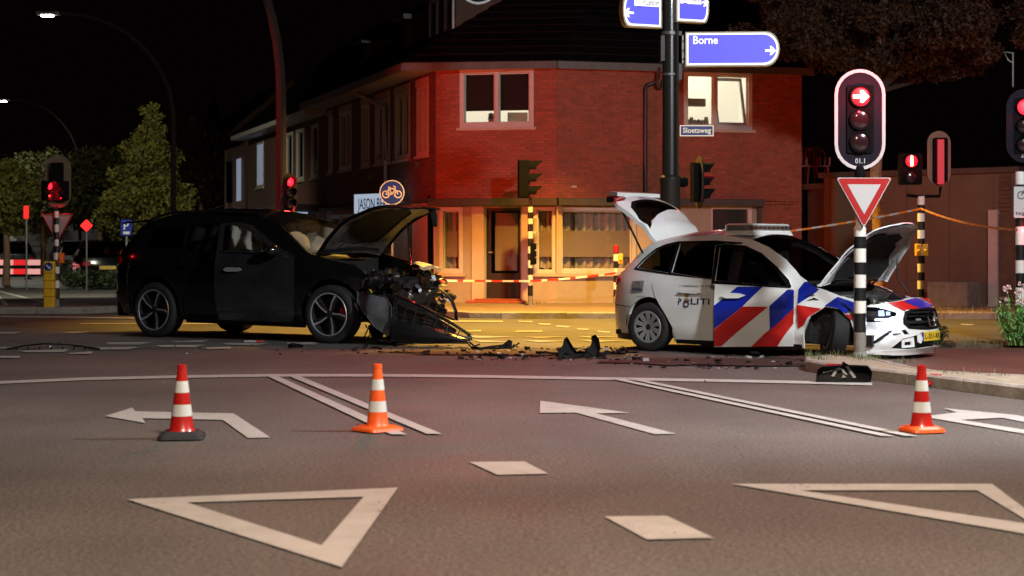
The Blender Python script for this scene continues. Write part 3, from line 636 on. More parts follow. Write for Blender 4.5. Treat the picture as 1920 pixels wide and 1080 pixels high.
# ---- terrace further along the side street
row = empty('terraced_house', (-9, 54, 0), 0, 'dark brick terraced house with blinds upstairs beside the corner house', 'house')
w2 = []
for a, b in ((482, 495), (536, 549), (556, 570), (584, 597)): w2.append((min(W2.u(a), W2.u(b)), max(W2.u(a), W2.u(b)), 3.3, 4.85))
mb = MB(); W2.panel(mb, 0, W2.L, .1, 5.2, w2); loc(mb, row).build('wall', M['brick_pale'], row)
for i, o_ in enumerate(w2):
    f, ed = window(W2, row, *o_, fw=.08, rec=-.04, glass='glass_tint')
    if i == 0:
        for k in range(22):
            g = MB(); z = o_[2] + .1 + k * .064; W2.box(g, ed[0], ed[1], z, z + .045, -.02, .0); loc(g, row).build('slat', M['blind_lit'], f)
mb = MB()
a, b = W2.p(0, 5.15, .6), W2.p(W2.L, 5.15, .6); c, d_ = W2.p(W2.L, 8.6, -3.5), W2.p(0, 8.6, -3.5); roofplane(mb, a, b, c, d_, 16); mb.add([W2.p(0, 5.1, 0), W2.p(0, 8.6, -3.5), W2.p(0, .1, -7), W2.p(0, .1, 0)], [(0, 1, 2, 3)]); loc(mb, row).build('roof', M['roof_tile'], row)
mb = MB(); W2.box(mb, 0, W2.L, 5.03, 5.17, .0, .62); loc(mb, row).build('gutter', M['frame_white'], row)
mb = MB(); W2.box(mb, 0, W2.L, 2.3, 2.5, 0, 1.0); loc(mb, row).build('canopy', M['band_dark'], row)
for a, b, py in ((560, 578, 387), (582, 610, 383), (510, 522, 402)):
    g = MB(); W2.box(g, min(W2.u(a), W2.u(b)), max(W2.u(a), W2.u(b)), 2.18, 2.27, .5, .9); loc(g, row).build('strip_light', M['shop_glow'], row)
for u in (1.2, 4.2, 7.2, 10.2): window(W2, row, u, u + 1.8, .6, 2.1, fw=.1, glass='glass_tint', rec=.02, proud=.06)
for k, (px, Y, hh, ww) in enumerate(((440, 66, 5.2, 5), (385, 84, 6.2, 8))):
    hs = empty('far_house', (0, 0, 0), 0, ['dark far house with one bright blind, past the terrace', 'dark gabled house at the end of the row under the spire'][k], 'house')
    q = at(px, 456, Y); hs.location = (q.x, Y, 0); dd = dl * ww / 2; nn = Vector((.949, .314, 0))
    mb = MB(); B = [(-dd), dd, dd + nn * 7, -dd + nn * 7]; mb.add([v for v in B] + [v + Vector((0, 0, hh)) for v in B] + [-dd + nn * 3.5 + Vector((0, 0, hh + 3)), dd + nn * 3.5 + Vector((0, 0, hh + 3))],
        [(0, 1, 5, 4), (1, 2, 6, 9, 5), (2, 3, 7, 6), (3, 0, 4, 8, 7)]); mb.build('wall', M['brick_pale'], hs)
    mb = MB(); e = nn * -.4; z = Vector((0, 0, hh)); zz = Vector((0, 0, hh + 3.05)); roofplane(mb, -dd + e + z, dd + e + z, dd + nn * 3.5 + zz, -dd + nn * 3.5 + zz, 10); mb.build('roof', M['roof_tile'], hs)
    for j in range(2):
        wf = MB(); o_ = dl * (-ww * .28 + j * ww * .5) - nn * .05; s = dl * .55; f0 = [o_ - s + Vector((0, 0, 3.0)), o_ + s + Vector((0, 0, 3.0)), o_ + s + Vector((0, 0, 4.6)), o_ - s + Vector((0, 0, 4.6))]
        wf.add([v - nn * .02 for v in f0], [(0, 1, 2, 3)]); wf.build('window', M['blind_lit' if (k == 0 and j == 0) else 'glass_dark'], hs)
sp = empty('church_spire', (at(400, 456, 150).x, 150, 0), 0, 'slender dark church spire far beyond the terrace roofs', 'tower')
MB().box(-1.6, 1.6, -1.6, 1.6, 0, 9).build('tower', M['brick_pale'], sp); MB().lathe([(2.0, 9), (.9, 11.5), (0, 14.5)], n=8).build('spire', M['roof_tile'], sp)
# shop sign over the side street shop
sg = empty('shop_sign', WL.p(WL.u(684), 2.45, .5), 0, 'pale blue lit shop name board behind the cycle path sign', 'sign')
S0 = at(664, 365, 40.3); S1 = at(740, 363, 39.0)
wd_ = Wall((S0.x, S0.y), (S1.x, S1.y)); mb = MB(); wd_.box(mb, 0, wd_.L, 2.1, 2.55, -.06, 0); loc(mb, sg).build('board', M['shop_glow'], sg)
mb = MB(); text(mb, 'JASON BEREN', lambda u, v, o: wd_.p(u, v, .004), .16, wd_.L - .05, 2.2, 2.45); loc(mb, sg).build('lettering', M['letter_navy'], sg)

# ---- low garage wall on the right
G0 = at(1545, 456, 37.5); G1 = at(1905, 456, 34.5); GW = Wall((G0.x, G0.y), (G1.x, G1.y))
gar = empty('garage_building', (G0.x, G0.y, 0), 0, 'low brown rendered garage with a flat roof behind the tree', 'building')
zt = 2.83; mb = MB(); GW.box(mb, 0, GW.L, 0, zt, -6, 0); loc(mb, gar).build('wall', M['stucco_brown'], gar)
mb = MB(); GW.box(mb, -.1, GW.L + .1, zt, zt + .12, -6.1, .08); loc(mb, gar).build('roof_edge', M['band_dark'], gar, bevel=.01)
for px in (1556, 1630, 1700, 1780, 1862):
    g = MB(); u = GW.u(px); GW.box(g, u - .012, u + .012, .1, zt - .02, .0, .015); loc(g, gar).build('panel_joint', M['stucco_brown'], gar)
g = MB(); u = GW.u(1866); GW.box(g, u - .1, u + .1, 0, zt - .75, .002, .12); loc(g, gar).build('corner_post', M['soffit'], gar)
mb = MB(); a = GW.u(1873); L_ = GW.L
for k in range(9):
    g = MB(); GW.box(g, a + .02, L_ - .1, 2.05 + k * .085 - .0, 2.05 + k * .085 + .06, .01, .04); loc(g, gar).build('slat', M['timber'], gar)
g = MB(); GW.box(g, a, L_, .1, 2.0, .005, .05); loc(g, gar).build('gate', M['timber'], gar)
mb = MB(); N = .5; lw = Wall((6.55, 38.3), (G0.x + .05, G0.y)); lw.box(mb, 0, lw.L, 0, 2.6, -3, -.1); lw.box(mb, 0, lw.L, 2.6, 2.72, -3, .05)
o = mb.build('link_wall', M['band_dark']); tag(o, 'dark low wall linking the brick corner house and the garage', 'wall')
mb = MB(); GW.box(mb, GW.u(1775), GW.u(1850), .1, .62, .25, .85); o = mb.build('stone_planter', M['concrete'], bevel=.03); tag(o, 'rough stone block planter standing against the garage wall', 'planter')
def chair(px, lab):
    q = at(px, 330, 38.6); t = empty('garden_chair', (q.x, 38.9, 2.72), R.uniform(-.6, .6), lab, 'chair', 'plastic chairs on the flat roof')
    for sx in (-1, 1):
        for sy in (-1, 1): MB().tube([(sx * .25, sy * .24, 0), (sx * .21, sy * .2, .42)], .022, 6).build('leg', M['plastic_chair'], t)
        MB().tube([(sx * .25, -.22, .42), (sx * .26, -.2, .62), (sx * .25, .2, .62), (sx * .22, .24, .5)], .02, 6).build('armrest', M['plastic_chair'], t, smooth=True)
    MB().box(-.24, .24, -.22, .22, .41, .44).build('seat', M['plastic_chair'], t, bevel=.01)
    g = MB(); fr = [(-.23, .22, .42), (-.22, .3, .78), (-.1, .33, .88), (.1, .33, .88), (.22, .3, .78), (.23, .22, .42)]; g.tube(fr, .022, 6)
    for k in range(4): x = -.12 + .08 * k; g.tube([(x, .22, .43), (x, .32, .86)], .014, 5)
    g.build('backrest', M['plastic_chair'], t, smooth=True)

chair(1515, 'red plastic garden chair on the dark link roof, nearer the brick house')
chair(1536, 'red plastic garden chair on the dark link roof, nearer the garage')
# ------------------------------------------------------------------ trees and planting
def leafcloud(mb, clumps, n, ls, mi=0, rr=None, flat=.75):
    rr = rr or R; tot = sum(c[3] ** 2 for c in clumps)
    for (x, y, z, rad) in clumps:
        for _ in range(int(n * rad ** 2 / tot)):
            # leaves crowd towards the shell of each clump
            a = rr.uniform(0, 6.283); b = math.acos(rr.uniform(-1, 1)); q = rad * (rr.uniform(.25, 1) ** .5)
            c = Vector((x + q * math.sin(b) * math.cos(a), y + q * math.sin(b) * math.sin(a), z + q * math.cos(b) * flat))
            s = ls * rr.uniform(.6, 1.35); e = Vector((rr.gauss(0, 1), rr.gauss(0, 1), rr.gauss(0, 1))).normalized(); f = e.orthogonal().normalized()
            f = (Matrix.Rotation(rr.uniform(0, 6.28), 3, e) @ f); g = e.cross(f)
            mb.add([c - f * s, c - g * s * .45, c + f * s + e * s * .2, c + g * s * .45], [(0, 1, 2, 3)], mi)
def tree(base, h, cr, shape, n, ls, leaf, label, group, name='street_tree', trunk_r=.12, trunk_h=None, seed=1, bark='bark', limbs=9):
    rr = random.Random(seed); t = empty(name, base, 0, label, 'tree', group); th = trunk_h or h * .35
    pts = [Vector((0, 0, 0)), Vector((.03, .02, th * .5)), Vector((-.02, .04, th)), Vector((.04, 0, h * .6)), Vector((0, .03, h * .92))]
    MB().tube(pts, [trunk_r * 1.25, trunk_r, trunk_r * .85, trunk_r * .45, .015], 12).build('trunk', M[bark], t, smooth=True)
    cl = []; lm = MB()
    for k in range(limbs * 3):
        f = (k + .5) / (limbs * 3); z = th * .9 + (h - th * .9) * f
        rad = cr * shape(f); a = k * 2.4 + rr.uniform(-.3, .3); q = rad * rr.uniform(.35, .95)
        c = Vector((q * math.cos(a), q * math.sin(a), z)); s = rad * rr.uniform(.28, .48) + .12
        cl.append((c.x, c.y, c.z, s)); cl.append((c.x * .5 + rr.uniform(-.1, .1), c.y * .5, c.z + rr.uniform(-.1, .2), s * .85))
        if k % 3 == 0: lm.tube([(0, 0, max(th * .8, z - .5)), (c.x * .5, c.y * .5, z - .2), tuple(c)], [trunk_r * .35, trunk_r * .22, .01], 6)
    lm.build('limbs', M[bark], t, smooth=True)
    mb = MB(); leafcloud(mb, cl, n, ls, rr=rr); mb.build('crown', M[leaf], t)
    return t
cone_s = lambda f: (1 - f) ** .8 * 1.0 + .06; round_s = lambda f: math.sin(math.pi * min(1, .12 + f * .85)) ** .6
tree((-11.6, 55, 0), 5.9, 1.75, lambda f: min(1, .8 + f) * (1 - f) ** .75 + .05, 15000, .075, 'leaf', 'green-yellow cone-shaped young tree beside the tall curved lamp column', 'trees along the side street', seed=4, trunk_h=1.7)
for k, (x, y, h, cr, lb, lf) in enumerate(((-14.5, 60, 4.6, 1.7, 'dim round tree over the parked cars, left of the cone-shaped tree', 'leaf_mid'), (-16.9, 57, 4.1, 1.0, 'small bright-leaved tree behind the left striped signal pole', 'leaf'), (-19.8, 72, 5.2, 2.2, 'dark tree behind the white van', 'leaf_mid'),
                                     (-23.5, 80, 5.5, 2.4, 'dark tree behind the red and white barrier at the picture edge', 'leaf_mid'), (-18.6, 95, 8.5, 3.0, 'tall dim tree far down the side street', 'leaf_dark'), (-14.2, 78, 7.0, 2.6, 'dim brown-green tree far behind the parking sign', 'leaf_dark'))):
    tree((x, y, 0), h, cr, round_s, 7000, .1, lf, lb, 'trees along the side street', seed=20 + k, trunk_r=.11, trunk_h=h * .5)
# the big tree on the right, lit from below by the signals
rr = random.Random(9); bt = empty('plane_tree', (7.0, 32.6, .1), 0, 'big broad tree with an orange lit trunk above the garage', 'tree')
MB().tube([(0, 0, -.1), (.03, 0, 1.2), (-.04, .05, 2.6), (.0, .1, 4.2), (.2, .3, 6.2)], [.17, .125, .11, .13, .07], 14).build('trunk', M['bark'], bt, smooth=True)
lm = MB(); cl = []
for k in range(84):
    f = rr.random(); a = rr.uniform(0, 6.28); q = 2.85 * rr.uniform(.1, 1) ** .6; zb = 4.25 + .3 * q + (.25 if math.cos(a) < 0 else 0)
    c = Vector((q * math.cos(a) + .1, q * math.sin(a) * .9, zb + (3.2 - .5 * q) * f * f)); cl.append((c.x, c.y, c.z, rr.uniform(.35, .65)))
    if k % 4 == 0: lm.tube([(0, .1, min(4.2, c.z - .4)), (c.x * .55, c.y * .55, c.z - .3), tuple(c)], [.06, .035, .01], 6)
lm.build('limbs', M['bark_dark'], bt, smooth=True)
mb = MB(); leafcloud(mb, cl, 46000, .05, rr=rr, flat=.55); mb.build('crown', M['leaf_dark'], bt)
# flowering plant by the right hand pole
def plantleaf(mb, p, d, L, wd, mi=0, droop=.3):
    d = Vector(d).normalized(); s = d.cross(Vector((0, 0, 1))).normalized() if abs(d.z) < .98 else Vector((1, 0, 0)); p = Vector(p)
    m = p + d * L * .5; e = p + d * L + Vector((0, 0, -droop * L)); mb.add([p, m + s * wd, e, m - s * wd], [(0, 1, 2, 3)], mi)
def flower(base, h, wd, nst, lab, seed, flowers=True, name='flowering_plant', leaf='leaf_fresh', pet=None):
    rr = random.Random(seed); t = empty(name, base, 0, lab, 'plant'); st = MB(); lf = MB(); pt = MB()
    for k in range(nst):
        a = rr.uniform(0, 6.28); q = wd * rr.uniform(0, 1) ** .6; H = h * rr.uniform(.55, .88); tip = Vector((q * math.cos(a) * 1.1, q * math.sin(a) * .8, H)); b = Vector((tip.x * .45, tip.y * .45, 0)); mid = b.lerp(tip, .5) + Vector((tip.x * .15, tip.y * .15, 0))
        st.tube([b, mid, tip], [.007, .006, .004], 5, caps=False)
        for j in range(26):
            f = rr.uniform(.12, 1); c = b.lerp(mid, f * 2) if f < .5 else mid.lerp(tip, f * 2 - 1); an = rr.uniform(0, 6.28)
            plantleaf(lf, c, (math.cos(an), math.sin(an), rr.uniform(-.1, .7)), rr.uniform(.06, .13), rr.uniform(.009, .018), droop=rr.uniform(.1, .7))
        if flowers and (k % 4 == 0):
            tp = tip + Vector((tip.x * .1, 0, h * .16)); st.tube([tip, tp], [.004, .003], 5)
            pt = MB()
            for j in range(15):
                an = rr.uniform(0, 6.28); u = Vector((math.cos(an), math.sin(an), rr.uniform(-.4, .9))).normalized(); pc = tp + u * .018 + Vector((0, 0, rr.uniform(-.03, .03)))
                s = u.orthogonal().normalized(); v = u.cross(s); pt.add([pc, pc + u * .03 + s * .02, pc + u * .045, pc + u * .03 - s * .02], [(0, 1, 2, 3)]); pt.add([pc, pc + u * .03 + v * .02, pc + u * .042, pc + u * .03 - v * .02], [(0, 1, 2, 3)])
            pt.build('flower_head', M['petal'], t)
    st.build('stems', M[leaf], t, smooth=True); lf.build('leaves', M[leaf], t)
    return t
flower((6.75, 22.6, .05), .76, .33, 40, 'leafy green plant with pale pink flower heads at the right edge of the picture', 5)
flower((7.25, 22.4, .05), .62, .3, 30, 'leafy green plant without flowers, at the foot of the far right pole', 6, False)
flower((5.65, 22.75, .05), .34, .22, 14, 'low dark weed clump with one upright shoot between cycle path and street', 8, False, 'weed_clump', 'leaf_hedge')
def tufts(name, spots, h, m, lab, cat='grass', seed=1, dens=40):
    rr = random.Random(seed); mb = MB()
    for (x, y, z, wx, wy) in spots:
        for _ in range(int(dens * wx * wy * 60)):
            p = Vector((x + rr.uniform(-wx, wx), y + rr.uniform(-wy, wy), z)); H = h * rr.uniform(.3, 1) ; a = rr.uniform(0, 6.28); l = Vector((math.cos(a), math.sin(a), 0)) * H * rr.uniform(.1, .7); s = Vector((-l.y, l.x, 0)).normalized() * .004
            mb.add([p - s, p + s, p + l + Vector((0, 0, H))], [(0, 1, 2)])
    o = mb.build(name, M[m]); tag(o, lab, cat, kind='stuff'); return o
tufts('grass', [(3.62, 19.45, .11, .28, .14), (3.95, 19.0, .11, .16, .35), (4.2, 18.3, .11, .12, .15), (3.4, 18.9, .11, .1, .2)], .1, 'grassblade', 'ragged grass round the foot of the yield sign pole', dens=34)
tufts('grass', [(4.42, 17.05, .11, .12, .06), (4.72, 16.6, .11, .1, .06), (4.55, 16.85, .11, .3, .04)], .09, 'grassblade', 'sparse weeds along the sandy kerb strip', seed=2, dens=34)
tufts('grass', [(6.0, 22.7, .05, .55, .12), (7.0, 22.6, .05, .6, .14), (9, 22.9, .05, 1.3, .2)], .14, 'grassblade', 'rough grass and weeds under the flowering plant', seed=3, dens=28)
tufts('dry_leaves', [(8.3, 31.2, .1, 1.0, .3), (10, 31.9, .1, 1.2, .4)], .22, 'dry', 'dry brown weeds along the far kerb', 'weeds', seed=4, dens=9)
tufts('grass', [(.42, 36.35, .11, .3, .08)], .12, 'grassblade', 'grass tuft at the foot of the plaster wall beside the signal', seed=5, dens=30)
mb = MB(); leafcloud(mb, [(x, y, .3, .36) for x, y in [(-13.3 + k * .2, 51.5 + (k % 3) * .4) for k in range(8)]], 4200, .05, rr=random.Random(3)); o = mb.build('hedge', M['leaf_hedge']); tag(o, 'low dark hedge in front of the parked black car', 'hedge')

# ------------------------------------------------------------------ signals, signs, poles
def stadium(w, h, n=12):
    r = w / 2; return arc(0, h / 2 - r, r, 0, 180, n) + arc(0, -h / 2 + r, r, 180, 360, n)
def bands(mb, zs, r, seq, n=20):
    """painted bands: one pole, bands of colour"""
    for i in range(len(zs) - 1): mb.lathe([(r, zs[i]), (r, zs[i + 1])], n=n, mi=seq[i])
PM = ['pole_grey', 'pole_black', 'pole_white']
def striped(parent, r, base_h, pitch, top, grey=True, cap=None, first=1):
    mb = MB(); z = [0, base_h]; sq = [0]; k = first
    while z[-1] + pitch * .6 < top: z.append(min(top, z[-1] + pitch)); sq.append(k); k = 3 - k
    bands(mb, z, r, sq); mb.lathe([(r, z[-1]), (r * .8, z[-1] + .02), (0, z[-1] + .02)], n=20, mi=sq[-1])
    mb.lathe([(r * 1.35, 0), (r * 1.3, .03), (r * 1.02, .06)], n=20, mi=0)
    return mb.build('pole', [M[p] for p in PM], parent, smooth=True)
def signal(parent, c, rz, lamps=3, board=None, lit=0, ring=False, arrow=False, code=None, pitch=.25, lens=.1, dep=.2, visor=.2, hw=.15, man=False, litm='red_lit', power=None):
    """signal head facing local -y, turned by rz about z: housing, lenses, visors, board"""
    H = lamps * pitch; mb = MB(); pl = rrect(-hw, hw, -H / 2, H / 2, .03, 3); mb.prism(pl, lambda u, v: (u, .0, v), lambda u, v: (u, dep, v))
    h = mb.build('signal_head', M['signal_black'], parent, bevel=.006); h.location = c; h.rotation_euler = (0, 0, rz)
    if board:
        bw, bh, dz = board; P = [(u, v + dz) for u, v in stadium(bw, bh)]
        mb = MB(); mb.prism(P, lambda u, v: (u, .02, v), lambda u, v: (u, .035, v)); b = mb.build('backing_board', [M['board_black']], h)
        if ring:
            mb = MB(); q = [(u, v + dz) for u, v in stadium(bw - .075, bh - .075)]; sheet(mb, P, lambda u, v, o: (u, .016 + o * 0 if o == 0 else .02, v), [q], g=.2, thick=.003); mb.build('white_border', M['white_reflect'], h)
        if code:
            mb = MB(); text(mb, code, lambda u, v, o: (u, -.003 if abs(v) < H / 2 else .015, v), -.055, .055, -bh / 2 + dz + .075, -bh / 2 + dz + .13); mb.build('number', M['white_reflect'], h)
        mb = MB(); mb.prism(P, lambda u, v: (u, .036, v), lambda u, v: (u, .04, v)); mb.build('board_rear', M['board_back'], h)
    for i in range(lamps):
        z = H / 2 - pitch * (i + .5); on = (i == lit)
        mb = MB(); mb.lathe([(lens + .018, 0), (lens + .018, .03), (lens, .03), (lens, .012)], (0, 0, z), (0, -1, 0), 24); mb.build('lens_ring', M['signal_black'], h, smooth=True)
        mb = MB(); mb.lathe([(lens, .012), (lens * .8, .022), (lens * .4, .03), (0, .032)], (0, 0, z), (0, -1, 0), 24)
        mm = 'lens_off' if (not on or arrow or man) else litm
        mb.build('lens', M[mm if not (on and (arrow or man)) else 'red_halo'], h, smooth=True)
        if on and arrow:
            a = lens * .92; P = [(-a * .9, -a * .2), (a * .05, -a * .2), (-a * .1, -a * .62), (a * .22, -a * .72), (a * .95, 0), (a * .22, a * .72), (-a * .1, a * .62), (a * .05, a * .2), (-a * .9, a * .2)]
            mb = MB(); mb.prism([(u, v + z) for u, v in P], lambda u, v: (u, -.036, v), lambda u, v: (u, -.033, v)); mb.build('arrow', M['red_hot'], h)
        if on and man:
            mb = MB(); mb.prism([(u * lens, v * lens + z) for u, v in ((-.18, -.8), (-.03, -.8), (0, -.2), (.03, -.8), (.18, -.8), (.2, .3), (.12, .45), (-.12, .45), (-.2, .3))], lambda u, v: (u, -.036, v), lambda u, v: (u, -.033, v)); mb.lathe([(.2 * lens, 0), (.2 * lens, .004), (0, .004)], (0, -.033, z + lens * .68), (0, -1, 0), 10); mb.build('standing_figure', M['red_hot'], h)
        if visor:
            mb = MB(); n = 16; vs = []
            for j in range(n + 1):
                t = math.radians(-25 + 230 * j / n); r1 = lens + .02; dd = visor * (.55 + .45 * max(0, math.sin(t)))
                for rr_ in (r1, r1 - .006): vs += [(r1 * math.cos(t) * rr_ / r1, 0, z + rr_ * math.sin(t)), (rr_ * math.cos(t), -dd, z + rr_ * math.sin(t))]
            fs = []
            for j in range(n):
                a = j * 4; b_ = a + 4; fs += [(a, a + 1, b_ + 1, b_), (a + 2, b_ + 2, b_ + 3, a + 3), (a + 1, a + 3, b_ + 3, b_ + 1)]
            mb.add(vs, fs); mb.build('visor', M['signal_black'], h, smooth=True)
        if on and power:
            W = Matrix.Translation(Vector(parent.location)) @ Matrix.Rotation(parent.rotation_euler.z, 4, 'Z') @ Matrix.Translation(Vector(c)) @ Matrix.Rotation(rz, 4, 'Z')
            p = W @ Vector((0, -.06, z)); q = W @ Vector((0, -3, z - (power[2] if len(power) > 2 else .25)))
            spot('signal_light', p, power[0], (1, .03, .025), .05, power[1], target=q, blend=.6)
            gl = bpy.data.lights.new('lens_glow', 'POINT'); gl.energy = 22 if arrow else 8; gl.color = (1, .02, .03); gl.shadow_soft_size = .03; go = bpy.data.objects.new('lens_glow', gl); col.objects.link(go); go.location = W @ Vector((0, -.2 if arrow else -.12, z))
    return h
def post_box(parent, x, z, side=1, m='yellow'):
    g = MB(); g.box(x - .05, x + .05, -.07, .06, z - .11, z + .1); g.lathe([(.035, 0), (.03, .03), (0, .035)], (x, -.07, z - .02), (0, -1, 0), 14); return g.build('push_button_box', M[m], parent, bevel=.015)

# near pole: red arrow signal above a yield sign
t = empty('traffic_signal', (3.935, 19.3, .11), 0, 'traffic signal with a lit red right arrow on a striped pole with a yield sign', 'traffic light', 'traffic signals')
s = 3200 / 19.3
zz = lambda py: 1.4 - (py - 456) / s - .11
mb = MB(); zs = [0] + [zz(y) for y in (623, 587, 564, 539.5, 515, 491.7, 466, 443.5, 428)]; bands(mb, zs, .069, [0, 1, 2, 1, 2, 1, 2, 1, 2]); mb.lathe([(.069, zs[-1]), (.05, zs[-1] + .03), (.045, zz(330)), (.03, zz(318))], n=20, mi=2); mb.lathe([(.09, 0), (.085, .04), (.07, .06)], n=20, mi=0); mb.build('pole', [M[p] for p in PM], t, smooth=True)
mb = MB(); mb.lathe([(.03, 0), (.06, .02), (.065, .06), (.05, .1), (.04, .14)], (0, 0, zz(335)), n=16); mb.build('collar', M['signal_black'], t, smooth=True)
signal(t, (0, -.02, zz(224)), 0, 3, (.575, 1.14, .0), 0, True, True, '01.1', pitch=.255, lens=.105, dep=.16, visor=0, power=(70, 150))
def yieldsign(parent, c, w_, back=False, name='yield_sign'):
    """downward triangle: aluminium back, red border with white edge, white field"""
    h_ = w_ * .9; o = Vector(c); P = lambda k: [(-w_ / 2 * k, h_ / 3 * k + (1 - k) * .0), (w_ / 2 * k, h_ / 3 * k), (0, -h_ * 2 / 3 * k)]
    def rt(k, r):
        out = []
        T = P(k)
        for i in range(3):
            a, b, c_ = Vector(T[i - 1]), Vector(T[i]), Vector(T[(i + 1) % 3]); u = (a - b).normalized() * r; v = (c_ - b).normalized() * r
            out += [tuple(b + u), tuple(b + u * .3 + v * .3), tuple(b + v)]
        return out
    mb = MB(); mb.prism(rt(1, .03), lambda u, v: o + Vector((u, 0, v)), lambda u, v: o + Vector((u, .012, v))); p = mb.build(name, M['sign_grey' if back else 'white_reflect'], parent)
    mb = MB(); mb.prism(rt(.955, .03), lambda u, v: o + Vector((u, -.003, v)), lambda u, v: o + Vector((u, 0, v))); mb.build('red_border', M['red_reflect'], p)
    mb = MB(); mb.prism(rt(.60, .004), lambda u, v: o + Vector((u, -.006, v)), lambda u, v: o + Vector((u, -.003, v))); mb.build('white_field', M['white_reflect'], p)
    mb = MB(); mb.box(o.x - .04, o.x + .04, o.y + .012, o.y + .05, o.z - .03, o.z + .03); mb.build('clamp', M['galv'], p)
    return p
yieldsign(t, (.02, -.13, zz(365)), .625)
MB().tube([(.0, -.07, zz(365)), (.0, -.12, zz(365))], .02, 8).build('bracket', M['galv'], t)

# tall signpost column with lit direction signs and a side-facing signal
t = empty('signpost', (2.41, 26, 0), 0, 'tall dark column with a lit blue sign reading Borne and a street name plate', 'signpost')
s = 3200 / 26; zz = lambda py: 1.4 - (py - 456) / s; xx = lambda px: (px - 960) / s - 2.41
MB().lathe([(.16, 0), (.155, zz(345)), (.165, zz(340)), (.165, zz(333)), (.125, zz(328)), (.118, 5.0), (.1, 9.0)], n=28).build('column', M['dark_column'], t, smooth=True)
mb = MB(); mb.tube([(.09, -.12, zz(332)), (.09, -.12, zz(-40))], .03, 8); mb.box(.08, .17, -.1, .1, zz(150), zz(60)); mb.box(-.15, -.09, -.1, .06, zz(115), zz(68)); mb.build('bracket', M['dark_column'], t, smooth=True)
mb = MB(); mb.lathe([(.135, zz(142)), (.135, zz(138))], n=20); mb.lathe([(.14, zz(66)), (.14, zz(60))], n=20); mb.build('clamp', M['galv'], t)
def litsign(c, w_, h_, tip, rot, name_, words, wpos, arr, right=True, white=None):
    """light box: frame, lit blue face, white edge, lettering and arrow; rot in degrees about z, the post side at u=0"""
    a = math.radians(rot); o = Vector(c)
    fn = lambda u, v, q: o + Vector((u * math.cos(a) - q * math.sin(a) * -1 * -1, u * math.sin(a) + q * math.cos(a), v)) if False else o + Vector((u * math.cos(a) + q * math.sin(a), u * math.sin(a) - q * math.cos(a), v))
    sg = 1 if right else -1
    def outline(k):
        L = w_ - k; t_ = tip; H = h_ / 2 - k
        P = [(k, -H), (L - t_, -H)] + [(L - t_ + t_ * math.cos(math.radians(x)), H * math.sin(math.radians(x))) for x in range(-72, 73, 12)] + [(L - t_, H), (k, H)]
        return [(u * sg, v) for u, v in P]
    mb = MB(); mb.prism(outline(0), lambda u, v: fn(u, v, -.13), lambda u, v: fn(u, v, .0)); b = mb.build(name_, M['sign_frame'], t, bevel=.006)
    mb = MB(); mb.prism(outline(.022), lambda u, v: fn(u, v, 0), lambda u, v: fn(u, v, .004)); mb.build('white_edge', M['sign_lit_white'], b)
    mb = MB(); mb.prism(outline(.048), lambda u, v: fn(u, v, .004), lambda u, v: fn(u, v, .007)); mb.build('blue_face', M['sign_lit_blue'], b)
    if white:
        u0, u1, v0, v1 = white; mb = MB(); mb.prism([(u0, v0), (u1, v0), (u1, v1), (u0, v1)], lambda u, v: fn(u, v, .007), lambda u, v: fn(u, v, .009)); mb.build('white_panel', M['sign_lit_white'], b)
        mb = MB(); uu = min(u0, u1)
        mb.box(0, 0, 0, 0, 0, 0) if False else None
        for (p, q, r_, s_) in ((.05, .12, -.055, -.045), (.05, .12, -.19, -.18)): mb.prism([(uu + p, v1 + r_), (uu + q, v1 + r_), (uu + q, v1 + s_), (uu + p, v1 + s_)], lambda u, v: fn(u, v, .009), lambda u, v: fn(u, v, .0105))
        text(mb, 'P Centrum', lambda u, v, o_: fn(u, v, .0105), uu + .15, uu + .42, v1 - .15, v1 - .06); mb.build('lettering', M['letter_navy'], b)
    if words:
        mb = MB(); text(mb, words, lambda u, v, o_: fn(u, v, .0085), *wpos); mb.build('lettering', M['sign_lit_white'], b)
    ax, ay, az = arr; A = [(-.085, -.018), (.0, -.018), (-.018, -.07), (.01, -.07), (.08, 0), (.01, .07), (-.018, .07), (.0, .018), (-.085, .018)]
    mb = MB(); mb.prism([(ax + u * az, ay + v) for u, v in A], lambda u, v: fn(u, v, .0085), lambda u, v: fn(u, v, .0095)); mb.build('arrow', M['sign_lit_white'], b)
    return b
litsign((xx(1283), -.15, zz(94.5)), 1.42, .525, .2, -4, 'direction_sign', 'Borne', (.12, .49, .08, .2), (1.285, -.03, 1))
mb = MB(); mb.box(xx(1268), xx(1284), -.1, -.03, zz(120), zz(68)); mb.build('bracket', M['galv'], t)
for py in (78, 96, 112): MB().lathe([(.012, 0), (.012, .02), (0, .022)], (xx(1281), -.12, zz(py)), (0, -1, 0), 8).build('bolt', M['signal_black'], t)
litsign((xx(1240), -.12, zz(23)), .66, .52, .1, 22, 'direction_sign', None, None, (-.565, -.05, -1), False, (-.47, -.05, .06, .23))
litsign((xx(1266), -.2, zz(13)), .56, .5, .07, 22, 'direction_sign', None, None, (.47, .07, 1), True, (.06, .42, .03, .22))
mb = MB(); mb.box(xx(1273), xx(1336), -.14, -.13, zz(256.5), zz(236)); b = mb.build('street_name_plate', M['plate_navy'], t)  # plate and letters glow weakly in place of reflected light
mb = MB(); W_, H_ = xx(1336), zz(236); w0, h0 = xx(1273), zz(256.5)
for bx in ((w0, W_, h0, h0 + .014), (w0, W_, H_ - .014, H_), (w0, w0 + .014, h0 + .014, H_ - .014), (W_ - .014, W_, h0 + .014, H_ - .014)): mb.box(bx[0], bx[1], -.143, -.14, bx[2], bx[3])
text(mb, 'Sloetsweg', lambda u, v, o: (u, -.142, v), xx(1279), xx(1331), zz(250), zz(240.5)); mb.build('lettering', M['plate_white'], b)
